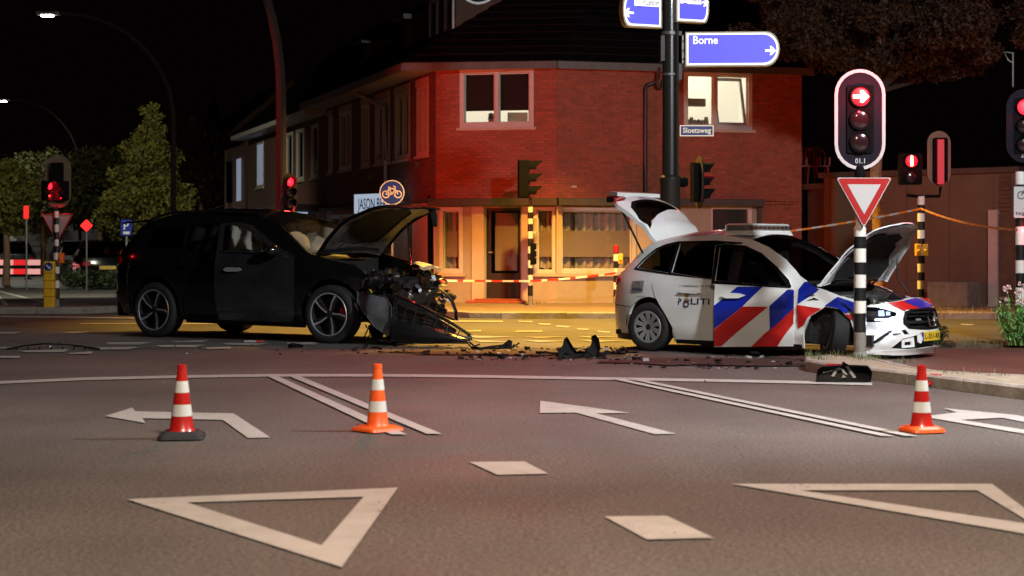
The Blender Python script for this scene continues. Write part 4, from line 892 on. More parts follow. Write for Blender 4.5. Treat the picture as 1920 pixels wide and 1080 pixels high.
hd = signal(t, (.47, .0, zz(342)), math.radians(98), 3, (.5, .8, 0), 1 if False else 0, False, pitch=.2, lens=.085, dep=.14, visor=.22, hw=.12, power=(60, 110))
MB().lathe([(.07, 0), (.085, .05), (.06, .12)], (.15, 0, zz(341)), (1, 0, 0), 16).build('knuckle', M['signal_black'], t, smooth=True)
# overhead signal 01.2 on a mast arm, only its lower edge shows at the top of the picture
MB().tube([(0, 0, 6.3), (-1.2, -.05, 6.5), (-3.2, -.1, 6.55)], [.07, .06, .045], 12).build('mast_arm', M['dark_column'], t, smooth=True)
signal(t, (xx(897), -.1, 5.66), 0, 3, (.62, 1.27, 0), 0, True, False, '01.2', pitch=.255, lens=.105, dep=.16, visor=.0, power=(900, 104, 1.3))

def polelight(px, Y, lab, dz=0, r=.06): 
    return empty('traffic_signal', ((px - 960) / F * Y, Y, dz), 0, lab, 'traffic light', 'traffic signals')
# signal in front of the plaster wall, seen from the side
t = polelight(994.5, 35.3, 'side-facing three lamp signal on a striped pole in front of the house door', .11); s = 3200 / 35.3; zz = lambda py: 1.4 - (py - 456) / s - .11
mb = MB(); z0 = zz(555); zs = [0, z0]; sq = [0]; k = 1
for py in (535, 515.5, 502, 488, 475, 462, 447, 434, 420, 410, 398, 388): zs.append(zz(py)); sq.append(k); k = 3 - k
bands(mb, zs, .055, sq); mb.lathe([(.055, zs[-1]), (.03, zs[-1] + .03), (.03, zz(370))], n=16, mi=1); mb.build('pole', [M[p] for p in PM], t, smooth=True)
signal(t, (-.05, 0, zz(336)), math.radians(96), 3, None, -1, pitch=.26, lens=.1, dep=.2, visor=.3, hw=.15)
mb = MB(); mb.box(.13, .15, -.12, .12, zz(441), zz(402)); mb.build('side_sign', M['white_reflect'], t, bevel=.01); mb = MB(); mb.tube([(0, 0, zz(408)), (.14, 0, zz(408))], .012, 6); mb.tube([(0, 0, zz(436)), (.14, 0, zz(436))], .012, 6); mb.build('bracket', M['galv'], t)
signal(t, (.09, 0, zz(476)), math.radians(96), 3, None, 0, pitch=.15, lens=.045, dep=.1, visor=.04, hw=.07)
# short post with a push button
t = empty('push_button_post', (at(1155, 456, 34.9).x, 34.9, .11), 0, 'short striped post with a yellow push button box in front of the plaster wall', 'post')
striped(t, .055, .2, .145, 1.16); post_box(t, .09, .98); MB().lathe([(.057, 1.1), (.057, 1.22), (.03, 1.25), (0, 1.25)], n=16).build('cap', M['red_reflect'], t, smooth=True)
# signal pole behind the police car bonnet
t = polelight(1727, 29.6, 'red standing figure pedestrian signal on the striped pole holding the orange tape', .11); s = 3200 / 29.6; zz = lambda py: 1.4 - (py - 456) / s - .11
mb = MB(); zs = [0, .35]; sq = [0]; k = 1; z = .35
while z < zz(380): z += .146; zs.append(z); sq.append(k); k = 3 - k
bands(mb, zs, .062, sq); mb.lathe([(.062, z), (.035, z + .03), (.035, zz(365))], n=16, mi=1); mb.build('pole', [M[p] for p in PM], t, smooth=True)
MB().tube([(-.25, 0, zz(366)), (-.1, 0, zz(368)), (.32, 0, zz(368)), (.34, 0, zz(350))], .028, 8).build('cross_arm', M['signal_black'], t, smooth=True)
signal(t, (-.18, -.05, zz(317)), 0, 2, None, 0, man=True, pitch=.27, lens=.105, dep=.2, visor=.0, hw=.19, power=(45, 150))
q = signal(t, (.31, .05, zz(300)), math.pi + .1, 3, (.42, .95, .03), -1, pitch=.255, lens=.1, dep=.15, visor=.15, hw=.12)
MB().box(.25, .37, -.14, -.11, zz(346), zz(262)).build('red_glow_panel', M['panel_glow'], t, bevel=.01)  # red signal light on the panel is put in as its own glow
post_box(t, .06, zz(468)); post_box(t, -.05, zz(468))
# far right pole, partly out of the picture
t = empty('traffic_signal', ((1913 - 960) / F * 23.5, 23.5, .05), 0, 'striped pole at the right picture edge with a cyclist plate and a small red light', 'traffic light', 'traffic signals'); s = 3200 / 23.5; zz = lambda py: 1.4 - (py - 456) / s - .05
mb = MB(); zs = [0, .2]; sq = [0]; k = 2; z = .2
for py in (604, 575, 539, 512, 488, 459, 425, 396, 372, 346, 322): zs.append(zz(py)); sq.append(k); k = 3 - k
bands(mb, zs, .068, sq); mb.build('pole', [M[p] for p in PM], t, smooth=True)
signal(t, (.06, -.03, zz(236)), -.12, 3, (.5, 1.02, 0), 0, True if False else False, False, '28.1', pitch=.255, lens=.105, dep=.16, visor=.12, power=(30, 140))
signal(t, (.1, -.02, zz(452)), -.2, 3, None, 0, pitch=.15, lens=.05, dep=.1, visor=.05, hw=.075, power=(8, 150))
mb = MB(); mb.tube([(-.1, 0, zz(163)), (-.1, 0, zz(98))], .012, 6); mb.tube([(-.1, 0, zz(118)), (-.17, -.02, zz(113)), (-.24, -.05, zz(98)), (-.12, 0, zz(99))], .012, 6); mb.build('detector_bracket', M['galv'], t)
mb = MB(); mb.prism(rrect(-.12, .36, -.215, .215, .02, 3), lambda u, v: (u, -.11, v + zz(379.5)), lambda u, v: (u, -.095, v + zz(379.5))); b = mb.build('cycle_plate', M['white_reflect'], t)
def bicycle(mb, fn, sc_, th, q=.0):
    def ring(cx, cy_, r):
        n = 20
        for i in range(n):
            a, c_ = 2 * math.pi * i / n, 2 * math.pi * (i + 1) / n
            mb.add([fn(cx + rr_ * math.cos(x), cy_ + rr_ * math.sin(x)) for x in (a, c_) for rr_ in (r, r - th)], [(0, 1, 3, 2)])
    def ln(*pts):
        for (a, b_), (c_, d) in zip(pts, pts[1:]):
            L = math.hypot(c_ - a, d - b_); nx, ny = -(d - b_) / L * th / 2, (c_ - a) / L * th / 2; mb.add([fn(a + nx, b_ + ny), fn(c_ + nx, d + ny), fn(c_ - nx, d - ny), fn(a - nx, b_ - ny)], [(0, 1, 2, 3)])
    S = sc_; ring(-.27 * S, -.08 * S, .17 * S); ring(.27 * S, -.08 * S, .17 * S)
    ln((-.27 * S, -.08 * S), (-.13 * S, .17 * S), (.13 * S, .17 * S), (0, -.08 * S), (-.14 * S, .13 * S)); ln((.27 * S, -.08 * S), (.13 * S, .17 * S)); ln((.27 * S, -.08 * S), (0, -.08 * S)); ln((.17 * S, .23 * S), (.06 * S, .23 * S)); ln((.13 * S, .17 * S), (.12 * S, .23 * S)); ln((-.13 * S, .17 * S), (-.15 * S, .26 * S), (-.05 * S, .28 * S)); 
mb = MB(); fn = lambda u, v: (u + .07, -.113, v + zz(363)); bicycle(mb, fn, .33, .014); 
for ln in (((-.04, -.1), (-.02, -.1), (-.02, -.25), (-.04, -.25)), ((-.06, -.2), (0, -.2), (-.03, -.26), (-.032, -.26)), ((.0, -.14), (.16, -.14), (.16, -.16), (0, -.16)), ((-.02, -.15), (.04, -.11), (.04, -.19)), ((-.06, -.29), (.2, -.29), (.2, -.305), (-.06, -.305))): mb.add([fn(*p) for p in ln], [tuple(range(len(ln)))])
text(mb, 'tegelijk', lambda u, v, o: (u, -.113, v), -.1, .2, zz(403), zz(396)); mb.build('symbols', M['letter_black'], b)
# signal on the left island with the rear of a yield sign
t = polelight(106, 34.6, 'dark signal board lit red on the striped pole of the left island', .11); s = 3200 / 34.6; zz = lambda py: 1.4 - (py - 456) / s - .11
mb = MB(); zs = [0]; sq = []; k = 0
for py in (561, 540, 526, 513, 500, 487, 474, 461): zs.append(zz(py)); sq.append([0, 1, 2, 1, 2, 1, 2, 1][k]); k += 1
bands(mb, zs, .062, sq); z1 = [zz(y) for y in (461, 449, 435, 421, 408, 396)]; bands(mb, z1, .048, [2, 1, 2, 1, 2]); mb.lathe([(.048, z1[-1]), (.02, z1[-1] + .1)], n=12, mi=1); mb.build('pole', [M[p] for p in PM], t, smooth=True)
p = yieldsign(t, (.0, .08, zz(419)), .6, back=True); p.rotation_euler = (0, 0, 0)
mb = MB(); T = [(-.31, .19), (.31, .19), (0, -.37)]; o = Vector((0, .07, zz(419)))
mb.prism(T, lambda u, v: o + Vector((u, .0, v)), lambda u, v: o + Vector((u, .006, v))); mb.build('sign_back', M['sign_grey'], p)
for a, b_ in ((0, 1), (1, 2), (2, 0)):
    mb = MB(); mb.tube([o + Vector((T[a][0], -.01, T[a][1])), o + Vector((T[b_][0], -.01, T[b_][1]))], .012, 6); mb.build('edge_strip', M['red_reflect'], p)
signal(t, (0, .14, zz(340)), math.pi, 3, (.54, 1.08, 0), 0, pitch=.255, lens=.1, dep=.16, visor=.15, hw=.12, power=(60, 150))
mb = MB()
for sx in (-1, 1): 
    signal(t, (sx * .13, -.08, zz(358)), math.radians(-62 * sx), 2, None, 0 if sx < 0 else 1, pitch=.2, lens=.075, dep=.12, visor=.14, hw=.1, power=(12, 140))
MB().box(-.11, -.03, .09, .13, zz(333), zz(304)).build('red_glow_panel', M['panel_glow'], t)  # glows of itself in place of red light falling on it
post_box(t, .1, zz(483), m='orange')
# the island itself and its yellow bollard
isle = [(-11.3, 33.9), (-8.5, 33.95), (-8.1, 34.6), (-8.6, 35.3), (-10.9, 35.6), (-11.6, 34.6)]
o = flat('traffic_island', isle, -.02, 'concrete', z2=.115)
kb = MB(); kerbrun(kb, isle[::-1] + [isle[-1]], .0001, .1, 1) if False else kerbrun(kb, [(-11.75, 34.6), (-11.35, 33.8), (-8.45, 33.85), (-8.0, 34.6)], .14, .13, .9); o = kb.build('kerb', M['kerb']); o['kind'] = 'structure'
t = empty('island_bollard', (at(93, 456, 34.45).x, 34.45, .115), 0, 'yellow island bollard with a round blue keep-right arrow sign', 'bollard'); s = 3200 / 34.45; zz = lambda py: 1.4 - (py - 456) / s - .115
mb = MB(); mb.prism(rrect(-.11, .11, -.08, .08, .03, 3), lambda u, v: (u, v, 0), lambda u, v: (u, v, zz(490))); b = mb.build('body', M['yellow'], t, bevel=.01)
for py in (512, 526, 541, 556): MB().box(-.112, .112, -.082, .082, zz(py) - .004, zz(py) + .004).build('joint', M['signal_black'], b)
mb = MB(); mb.lathe([(.085, 0), (.085, .01), (0, .01)], (.0, -.08, zz(500)), (0, -1, 0), 20); d = mb.build('round_sign', M['sign_blue'], t)
mb = MB(); c_ = Vector((0, -.093, zz(500))); A = [(-.05, .01), (.0, -.02), (-.02, -.04), (.05, -.05), (.04, .02), (.02, 0), (-.035, .05)]; mb.prism([(u, v) for u, v in A], lambda u, v: c_ + Vector((u, 0, v)), lambda u, v: c_ + Vector((u, .002, v))); mb.build('arrow', M['white_reflect'], d)
# cycle path sign
t = empty('cycle_path_sign', (at(735, 456, 34.8).x, 34.8, .1), 0, 'round blue sign with a white bicycle, above the raised bonnet of the black car', 'sign'); s = 3200 / 34.8; zc = 1.4 - (361 - 456) / s - .1
MB().tube([(0, .04, 0), (0, .04, zc + .2)], .026, 10).build('post', M['galv'], t, smooth=True)
mb = MB(); mb.lathe([(.255, -.006), (.255, .006), (0, .006)], (0, 0, zc), (0, -1, 0), 32); d = mb.build('disc', M['white_reflect'], t)
mb = MB(); mb.lathe([(.235, .006), (.235, .009), (0, .009)], (0, 0, zc), (0, -1, 0), 32); mb.build('blue_field', M['sign_blue'], d)
mb = MB(); bicycle(mb, lambda u, v: (-u, -.012, v + zc), .46, .02); mb.build('bicycle_symbol', M['white_reflect'], d)
# column behind the black car, with a small signal
t = lumin((at(527, 456, 31).x, 31, 0), (at(527, 456, 31).x - 2.6, 30.2, 8.2), 'thick curved lamp column rising behind the roof of the black car', r=.085, em=True, light=dict(power=220, color=(1, .8, .55), size=.15, angle=150))
s = 3200 / 31; zz = lambda py: 1.4 - (py - 456) / s
signal(t, (.16, -.05, zz(362)), math.radians(38), 3, (.34, .72, 0), 0, pitch=.2, lens=.075, dep=.14, visor=.16, hw=.1, power=(10, 140))
MB().tube([(.22, 0, zz(385)), (.22, 0, zz(396)), (.05, 0, zz(398))], .03, 8).build('bracket', M['red_reflect'], t)
# lit lamps of the side street
lumin((at(325, 456, 42).x, 42, 0), (-11.2, 42.3, 7.1), 'slim curved lamp column whose lit white head shows top left', r=.06, light=dict(power=3000, color=(.97, .95, .75), size=.15, angle=104), aim=(-14.5, 52, 0))
lumin((at(150, 456, 68).x, 68, 0), (-20.1, 68.4, 7.15), 'far slim lamp column with its lit head at the left picture edge', r=.06, light=dict(power=1300, color=(.97, .97, .8), size=.15, angle=168))
lumin((-9.5, 110, 0), (-12.5, 110, 7.5), 'very far dark lamp column among the trees', r=.06, em=False)
# out of the picture: assumed sodium and near-side lamps, plus an added fill lamp and red signals
lumin((6.5, 36.3, .1), (ASSUMED_SODIUM['pos'][0], ASSUMED_SODIUM['pos'][1] - .3, ASSUMED_SODIUM['pos'][2]), 'assumed unseen sodium street lamp reaching over the crossing from the far pavement', r=.09, light=ASSUMED_SODIUM, em='warm_lit') if False else None
hd = spot('assumed_sodium_light', ASSUMED_SODIUM['pos'], ASSUMED_SODIUM['power'], ASSUMED_SODIUM['color'], ASSUMED_SODIUM['size'], ASSUMED_SODIUM['angle'], blend=.35)  # lamp and arm out of view, assumed from the yellow light on the crossing
t = empty('street_lamp', ASSUMED_SODIUM['pos'], 0, 'assumed unseen orange sodium lamp hung over the crossing', 'street lamp', 'street lamps')
MB().obox((0, 0, .12), (.35, 0, 0), (0, .16, 0), (0, 0, .07)).build('lamp_head', M['galv'], t, bevel=.03)
MB().tube([(0, 0, .2), (.6, -1, .45), (1.21, -2.6, .45)], [.04, .05, .05], 8).build('arm', M['dark_column'], t, smooth=True)
lumin((5.5, -1, .1), (2.0, 4.3, ASSUMED_ROADLAMP['pos'][2]), 'assumed unseen street lamp lighting the foreground, on the near side of the road', r=.09, light=ASSUMED_ROADLAMP, em='warm_lit')  # lamp added out of view, assumed as source of the warm foreground light
lumin((9.5, 10, .1), (FILL_LAMP['pos'][0], FILL_LAMP['pos'][1], FILL_LAMP['pos'][2]), 'added cool white fill lamp beside the near right verge', r=.09, light=FILL_LAMP, aim=(2.5, 21, .5))  # unseen lamp put in to whiten the police car
t = empty('traffic_signal', (-11.2, 27.2, .0), 0, 'added unseen red signal that reddens the house wall, left of the crossing', 'traffic light', 'traffic signals')  # invented out of view as source of the red wash on the wall
striped(t, .062, .3, .146, 2.4); signal(t, (0, .05, 2.95), math.pi - .95, 3, (.575, 1.14, 0), 0, pitch=.255, lens=.105, dep=.16, visor=0, power=(4600, 42, .0))
t = empty('traffic_signal', (9.8, 25.2, .0), 0, 'added unseen red signal that reddens the tree and garage, right of the crossing', 'traffic light', 'traffic signals')  # second invented signal, put in to throw red light towards the tree
striped(t, .062, .3, .146, 2.4); signal(t, (0, .05, 2.95), math.pi + .02, 3, (.575, 1.14, 0), 0, pitch=.255, lens=.105, dep=.16, visor=0, power=(420, 74))

# small far signs
def boardsign(name, px, Y, py, w_, h_, m, lab, rot=0, txt=None, post=True, diamond=False):
    x = at(px, 456, Y).x; zc = 1.4 - (py - 456) * Y / 3200; t = empty(name, (x, Y, 0), 0, lab, 'sign')
    if post: MB().tube([(0, .04, 0), (0, .04, zc + h_ * .4)], .03, 8).build('post', M['galv'], t)
    P = rrect(-w_ / 2, w_ / 2, -h_ / 2, h_ / 2, .03, 3)
    if diamond: P = [(u * .707 - v * .707, u * .707 + v * .707) for u, v in P]
    mb = MB(); mb.prism(P, lambda u, v: (u, 0, v + zc), lambda u, v: (u, .015, v + zc)); b = mb.build('face', M[m], t)
    if txt:
        mb = MB(); text(mb, txt, lambda u, v, o: (u, -.006, v), -w_ * .25, w_ * .22, zc - h_ * .12, zc + h_ * .36); mb.box(-w_ * .3, w_ * .3, -.006, -.004, zc - h_ * .4, zc - h_ * .24); mb.build('symbol', M['white_reflect'], b)
boardsign('parking_sign', 237, 47, 427, .3, .44, 'sign_blue', 'blue parking sign with a white P behind the back of the black car', txt='P')
mat('red_glow', (.7, .02, .02), .4, emis=(1, .03, .03), es=.75); mat('pink_glow', (.8, .3, .28), .4, emis=(1, .45, .4), es=.75)  # barrier boards and small signs glow of their own to look lit
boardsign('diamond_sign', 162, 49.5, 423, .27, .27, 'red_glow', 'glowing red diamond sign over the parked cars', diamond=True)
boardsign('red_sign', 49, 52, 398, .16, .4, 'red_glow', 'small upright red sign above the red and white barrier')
# barrier
t = empty('barrier', (-20.2, 66, 0), 0, 'red and white plank barrier closing the side street', 'barrier'); s = 3200 / 66.
for z0, z1 in ((.55, .76), (.2, .41)):
    x = -2.2; k = 0
    while x < 1.95:
        MB().box(x, min(x + .52, 1.98), -.03, 0, z0, z1).build('board_segment', M['red_glow' if k % 2 == 0 else 'pink_glow'], t); x += .52; k += 1
for x in (-1.6, .1, 1.5): MB().box(x - .03, x + .03, 0, .06, 0, .95).build('leg', M['galv'], t); MB().box(x - .04, x + .04, -.4, .4, 0, .05).build('foot', M['rubber'], t)

# ---- tapes
def tape(pts, wd, segL, mats_, lab, sag=.12, name='barrier_tape', twist=.3):
    mb = MB(); P = []
    for a, b in zip(pts, pts[1:]):
        a, b = Vector(a), Vector(b); n = max(6, int((b - a).length / .12))
        for i in range(n): f = i / n; P.append(a.lerp(b, f) + Vector((0, 0, -sag * 4 * f * (1 - f))))
    P.append(Vector(pts[-1])); s = 0; cut = []
    for i in range(len(P) - 1):
        d = P[i + 1] - P[i]; k = int(s / segL) % 2; s += d.length
        t0, t1 = twist * math.sin(i * .31), twist * math.sin((i + 1) * .31); u0 = Vector((0, math.sin(t0), math.cos(t0))) * wd / 2; u1 = Vector((0, math.sin(t1), math.cos(t1))) * wd / 2
        mb.add([P[i] - u0, P[i + 1] - u1, P[i + 1] + u1, P[i] + u0], [(0, 1, 2, 3)], k)
    o = mb.build(name, [M[m] for m in mats_]); tag(o, lab, 'tape'); return o
tape([at(1268, 455, 25.9), at(1727, 391, 29.53), at(1908, 431, 23.4)], .034, .2, ('tape_orange', 'white_reflect'), 'orange and white tape running over the police car to the right hand pole', sag=.07)
tape([at(560, 520, 33.5), at(994, 527, 35.22), at(1155, 512, 34.82), at(1300, 505, 36)], .04, .2, ('tape_red', 'tape_white'), 'red and white tape between the side street and the short post', sag=.02)
# ------------------------------------------------------------------ cars
def interp(tab, z):
    if z <= tab[0][0]: return tab[0][1]
    for (a, b), (c, d) in zip(tab, tab[1:]):
        if z <= c: return b + (d - b) * (z - a) / (c - a)
    return tab[-1][1]
class Shell:
    """plan outline (superellipse) by arc length s, inset with height: side drawings (s, z) become body panels"""
    def __init__(s, xr, xf, b, pf, pr, ds, df, dr):
        s.xm = (xr + xf) / 2; s.a = (xf - xr) / 2; s.b = b; s.ds = ds; s.df = df; s.dr = dr; s.dent = None
        N = 600; P = []
        for i in range(N + 1):
            t = math.pi * (1 - i / N); c, sn = math.cos(t), math.sin(t); p = pf if c > 0 else pr
            P.append((s.xm + s.a * math.copysign(abs(c) ** (2 / p), c), -b * abs(sn) ** (2 / p)))
        S = [0]
        for q, r in zip(P, P[1:]): S.append(S[-1] + math.hypot(r[0] - q[0], r[1] - q[1]))
        mid = S[N // 2]; s.S = [v - mid + s.xm for v in S]; s.P = P; s.s0 = s.S[0]; s.s1 = s.S[-1]
    def plan(s, q):
        S = s.S; q = min(max(q, S[0]), S[-1]); lo, hi = 0, len(S) - 1
        while hi - lo > 1:
            m = (lo + hi) // 2
            if S[m] <= q: lo = m
            else: hi = m
        def nrm(i):
            i0 = max(0, i - 3); i1 = min(len(S) - 1, i + 3); dx = s.P[i1][0] - s.P[i0][0]; dy = s.P[i1][1] - s.P[i0][1]; l = math.hypot(dx, dy) or 1
            return dy / l, -dx / l
        t = (q - S[lo]) / ((S[hi] - S[lo]) or 1); P = s.P; n0, n1 = nrm(lo), nrm(hi)
        return (P[lo][0] * (1 - t) + P[hi][0] * t, P[lo][1] * (1 - t) + P[hi][1] * t, n0[0] * (1 - t) + n1[0] * t, n0[1] * (1 - t) + n1[1] * t)
    def m(s, q, z, off=0, side=-1):
        w_ = 1
        if q > s.s1: q = 2 * s.s1 - q; w_ = -1
        elif q < s.s0: q = 2 * s.s0 - q; w_ = -1
        x, y, nx, ny = s.plan(q); e = nx * nx
        d = interp(s.ds, z) * (1 - e) + interp(s.df if nx > 0 else s.dr, z) * e - off
        if s.dent: d += s.dent(q, z, side)
        x -= nx * d; y -= ny * d
        return Vector((x, y * w_ if side < 0 else -y * w_, z))
def wheel(parent, c, Rt, Rr, wd, kind, ax=(0, -1, 0), steer=None, name='wheel'):
    c = Vector(c); ax = Vector(ax).normalized(); up = Vector((0, 0, 1)); u = ax.cross(up).normalized(); v = u.cross(ax)
    mb = MB(); h = wd / 2; prof = [(Rr, -h * .9), (Rr + .02, -h), (Rt - .035, -h * .98), (Rt - .008, -h * .82), (Rt, -h * .5), (Rt, h * .5), (Rt - .008, h * .82), (Rt - .035, h * .98), (Rr + .02, h), (Rr, h * .9)]
    mb.lathe(prof, c, ax, 44); 
    t = mb.build('wheel', M['tyre' if kind != 'bare' else 'under'], parent, smooth=True)
    P = lambda a, r, o: c + (u * math.cos(a) + v * math.sin(a)) * r + ax * o
    mb = MB()
    for k in range(5): mb.lathe([(Rt + .0015, -h * .55 + k * h * .26), (Rt + .0015, -h * .55 + k * h * .26 + .006)], c, ax, 44)
    mb.build('tread_groove', M['under'], t)
    mb = MB(); mb.lathe([(Rr + .003, h * .92), (Rr - .012, h * .95), (Rr - .02, h * .6), (Rr - .035, h * .1), (Rr - .035, -h * .5), (0, -h * .5)], c, ax, 44); mb.build('barrel', M['alu_dark'], t, smooth=True)
    mb = MB(); mb.lathe([(Rr + .004, h * .93), (Rr - .002, h * .97), (Rr - .014, h * .95), (Rr - .016, h * .9)], c, ax, 44); mb.build('rim_lip', M['alu' if kind == 'suv' else 'cap_silver'], t, smooth=True)
    if kind == 'suv':
        MB().lathe([(Rr * .78, -h * .15), (Rr * .78, -h * .05), (Rr * .3, 0)], c, ax, 32).build('brake_disc', M['alu_dark'], t, smooth=True)
        mb = MB(); a0 = math.radians(150)
        for j in range(7):
            a = a0 + j * .12; mb.add([P(a, Rr * .5, .0), P(a + .12, Rr * .5, .0), P(a + .12, Rr * .82, .0), P(a, Rr * .82, .0), P(a, Rr * .5, .05), P(a + .12, Rr * .5, .05), P(a + .12, Rr * .82, .04), P(a, Rr * .82, .04)], [(4, 5, 6, 7), (3, 2, 6, 7), (0, 1, 5, 4), (1, 2, 6, 5), (0, 3, 7, 4)])
        mb.build('brake_caliper', M['caliper'], t)
        for k in range(5):
            a = math.radians(90 + 72 * k + 12); mb = MB(); tw = .2
            def V(r, w_, da, o): return P(a + da * r / Rr + w_, r, o)
            rr_ = Rr - .012; n0, n1 = .2, .085
            # dark blade with a bright machined edge
            q = [V(.045, -n0 * 2.2, 0, h * .72), V(.045, n0 * 2.2, 0, h * .72), V(rr_, .23, tw, h * .9), V(rr_, -.07, tw, h * .9)]
            q2 = [p - ax * .045 for p in q]; mb.add(q + q2, [(0, 1, 2, 3), (0, 4, 5, 1), (1, 5, 6, 2), (2, 6, 7, 3), (3, 7, 4, 0)], 0)
            e = [V(.05, -n0 * 1.4, 0, h * .725), V(.05, n0 * .8, 0, h * .725), V(rr_ * .6, .02, tw, h * .83), V(rr_, .06, tw, h * .905), V(rr_, -.065, tw, h * .905), V(rr_ * .6, -.11, tw, h * .83)]
            mb.add([p + ax * .002 for p in e], [(0, 1, 2, 5), (5, 2, 3, 4)], 1)
            mb.build('spoke', [M['alu_dark'], M['alu']], t)
        MB().lathe([(.055, h * .7), (.05, h * .78), (0, h * .8)], c, ax, 16).build('hub_cap', M['alu_dark'], t, smooth=True)
    elif kind == 'cap':
        n = 10
        def dish(uu, vv, o):
            r = math.hypot(uu, vv); return c + u * uu + v * vv + ax * (h * (.98 - .35 * (1 - (r / Rr)) ** 1.2 * 1) + o)
        holes = []
        for k in range(n):
            a = 2 * math.pi * k / n; L = []
            for (r, w_) in ((Rr * .42, .07), (Rr * .62, .115), (Rr * .84, .16), (Rr * .88, .1), (Rr * .88, -.1), (Rr * .84, -.13), (Rr * .62, -.06), (Rr * .42, -.07)): L.append((r * math.cos(a + w_), r * math.sin(a + w_)))
            holes.append(L)
        mb = MB(); sheet(mb, arc(0, 0, Rr - .004, 0, 350, 35), dish, holes, g=.04, thick=.012); mb.build('hub_cap', M['cap_silver'], t, smooth=True)
        mb = MB(); mb.lathe([(.04, h * .7), (.036, h * .76), (0, h * .76)], c, ax, 16); mb.build('hub_badge', M['alu_dark'], t, smooth=True)
    return t
def panel(sh, name, poly, m, parent, side=-1, off=.0, holes=(), g=.07, thick=.012, xf=None, rim=None, smooth=True):
    mb = MB(); f = (lambda u, v, o: sh.m(u, v, off + o, side)) if xf is None else (lambda u, v, o: xf(sh.m(u, v, off + o, side)))
    sheet(mb, poly, f, holes, g=g, thick=thick, rim=rim)
    if side > 0: mb.f = [q[::-1] for q in mb.f]
    ms = [M[x] for x in m] if isinstance(m, (list, tuple)) else M[m]
    return mb.build(name, ms, parent, smooth=smooth, auto=50)
def loft(mb, edge, crown, bulge=0, n=12, half=None, mi=0, fn=None, flip=False):
    """surface between the near edge points and their mirror images"""
    vs = []; N = len(edge)
    for i, (x, y, z) in enumerate(edge):
        for k in range(n + 1):
            t = -1 + 2 * k / n; c = (1 - t * t)
            cr = crown(i / (N - 1)) if callable(crown) else crown; bu = bulge(i / (N - 1)) if callable(bulge) else bulge
            p = Vector((x + bu * c, y * -t if half is None else y + (half - y) * (t + 1) / 2, z + cr * c)); vs.append(fn(p) if fn else p)
    fs = [(i * (n + 1) + k, i * (n + 1) + k + 1, (i + 1) * (n + 1) + k + 1, (i + 1) * (n + 1) + k) for i in range(N - 1) for k in range(n)]
    if flip: fs = [f[::-1] for f in fs]
    return mb.add(vs, fs, mi)
def liner(parent, xs, r, z, y0, y1):
    for sd in (-1, 1):
        for cx in xs:
            mb = MB(); A = arc(cx, z, r, 0, 180, 16); vs = [(a, sd * y, b) for a, b in A for y in (y0, y1)]; mb.add(vs, [(2 * i, 2 * i + 1, 2 * i + 3, 2 * i + 2) for i in range(16)]); mb.add([(a, sd * y0, b) for a, b in A], [tuple(range(17))]); mb.build('wheel_arch_liner', M['under'], parent)
def resample(P, g):
    out = []
    for a, b in zip(P, P[1:]):
        n = max(1, int(math.dist(a, b) / g)); out += [tuple(a[j] + (b[j] - a[j]) * k / n for j in range(len(a))) for k in range(n)]
    return out + [tuple(P[-1])]
def junk(mb, n, bx, rr, mats_n=1, sz=(.02, .12)):
    for _ in range(n):
        c = Vector([rr.uniform(*b) for b in bx]); k = rr.random()
        if k < .35:
            p = [c]; 
            for j in range(4): p.append(p[-1] + Vector((rr.gauss(0, .035), rr.gauss(0, .05), rr.gauss(0, .035))))
            mb.tube(p, rr.uniform(.005, .018), 6, rr.randrange(mats_n))
        elif k < .75:
            a = Vector((rr.gauss(0, 1), rr.gauss(0, 1), rr.gauss(0, 1))).normalized(); b = a.orthogonal().normalized(); d = a.cross(b); s = rr.uniform(*sz)
            mb.obox(c, a * s, b * s * rr.uniform(.3, .9), d * s * rr.uniform(.08, .5), rr.randrange(mats_n))
        else:
            q = [c + Vector([rr.uniform(-1, 1) * sz[1] for _ in range(3)]) for _ in range(5)]; mb.add(q, [(0, 1, 2), (0, 2, 3), (0, 3, 4), (1, 4, 2)], rr.randrange(mats_n))
def seatobj(parent, x, y, z, lean=.25, m='seat', s=1.0, wd=1.0):
    mb = MB(); mb.prism(rrect(-.25, .25, -.24 * s * wd, .24 * s * wd, .06, 3), lambda u, v: (x + u, y + v, z + .1), lambda u, v: (x + u, y + v, z + .24))
    o = mb.build('seat', M[m], parent, bevel=.03)
    mb = MB(); P = lambda a, b_, d: (x - .22 - lean * b_ + d, y + a, z + .22 + b_)
    mb.prism(rrect(-.24 * s * wd, .24 * s * wd, 0, .6 * s, .1, 4), lambda u, v: P(u, v, 0), lambda u, v: P(u, v, .12)); mb.prism(rrect(-.12, .12, .62 * s, .8 * s, .05, 3), lambda u, v: P(u, v, .02), lambda u, v: P(u, v, .1))
    mb.build('backrest', M[m], o, bevel=.02); return o
def cushion(mb, c, rx, ry, rz_, seed=0, mi=0, amp=.18, n=18):
    vs = []; c = Vector(c)
    for i in range(n + 1):
        th = math.pi * i / n
        for k in range(n * 2):
            ph = math.pi * k / n; d = Vector((math.sin(th) * math.cos(ph), math.sin(th) * math.sin(ph), math.cos(th)))
            r = 1 + amp * mnoise.noise(d * 1.7 + Vector((seed, 0, 0))) + amp * .3 * mnoise.noise(d * 5 + Vector((seed, 0, 0))); vs.append(c + Vector((d.x * rx * r, d.y * ry * r, d.z * rz_ * r)))
    m_ = n * 2; fs = [(i * m_ + k, i * m_ + (k + 1) % m_, (i + 1) * m_ + (k + 1) % m_, (i + 1) * m_ + k) for i in range(n) for k in range(m_)]
    mb.add(vs, [f[::-1] for f in fs], mi)

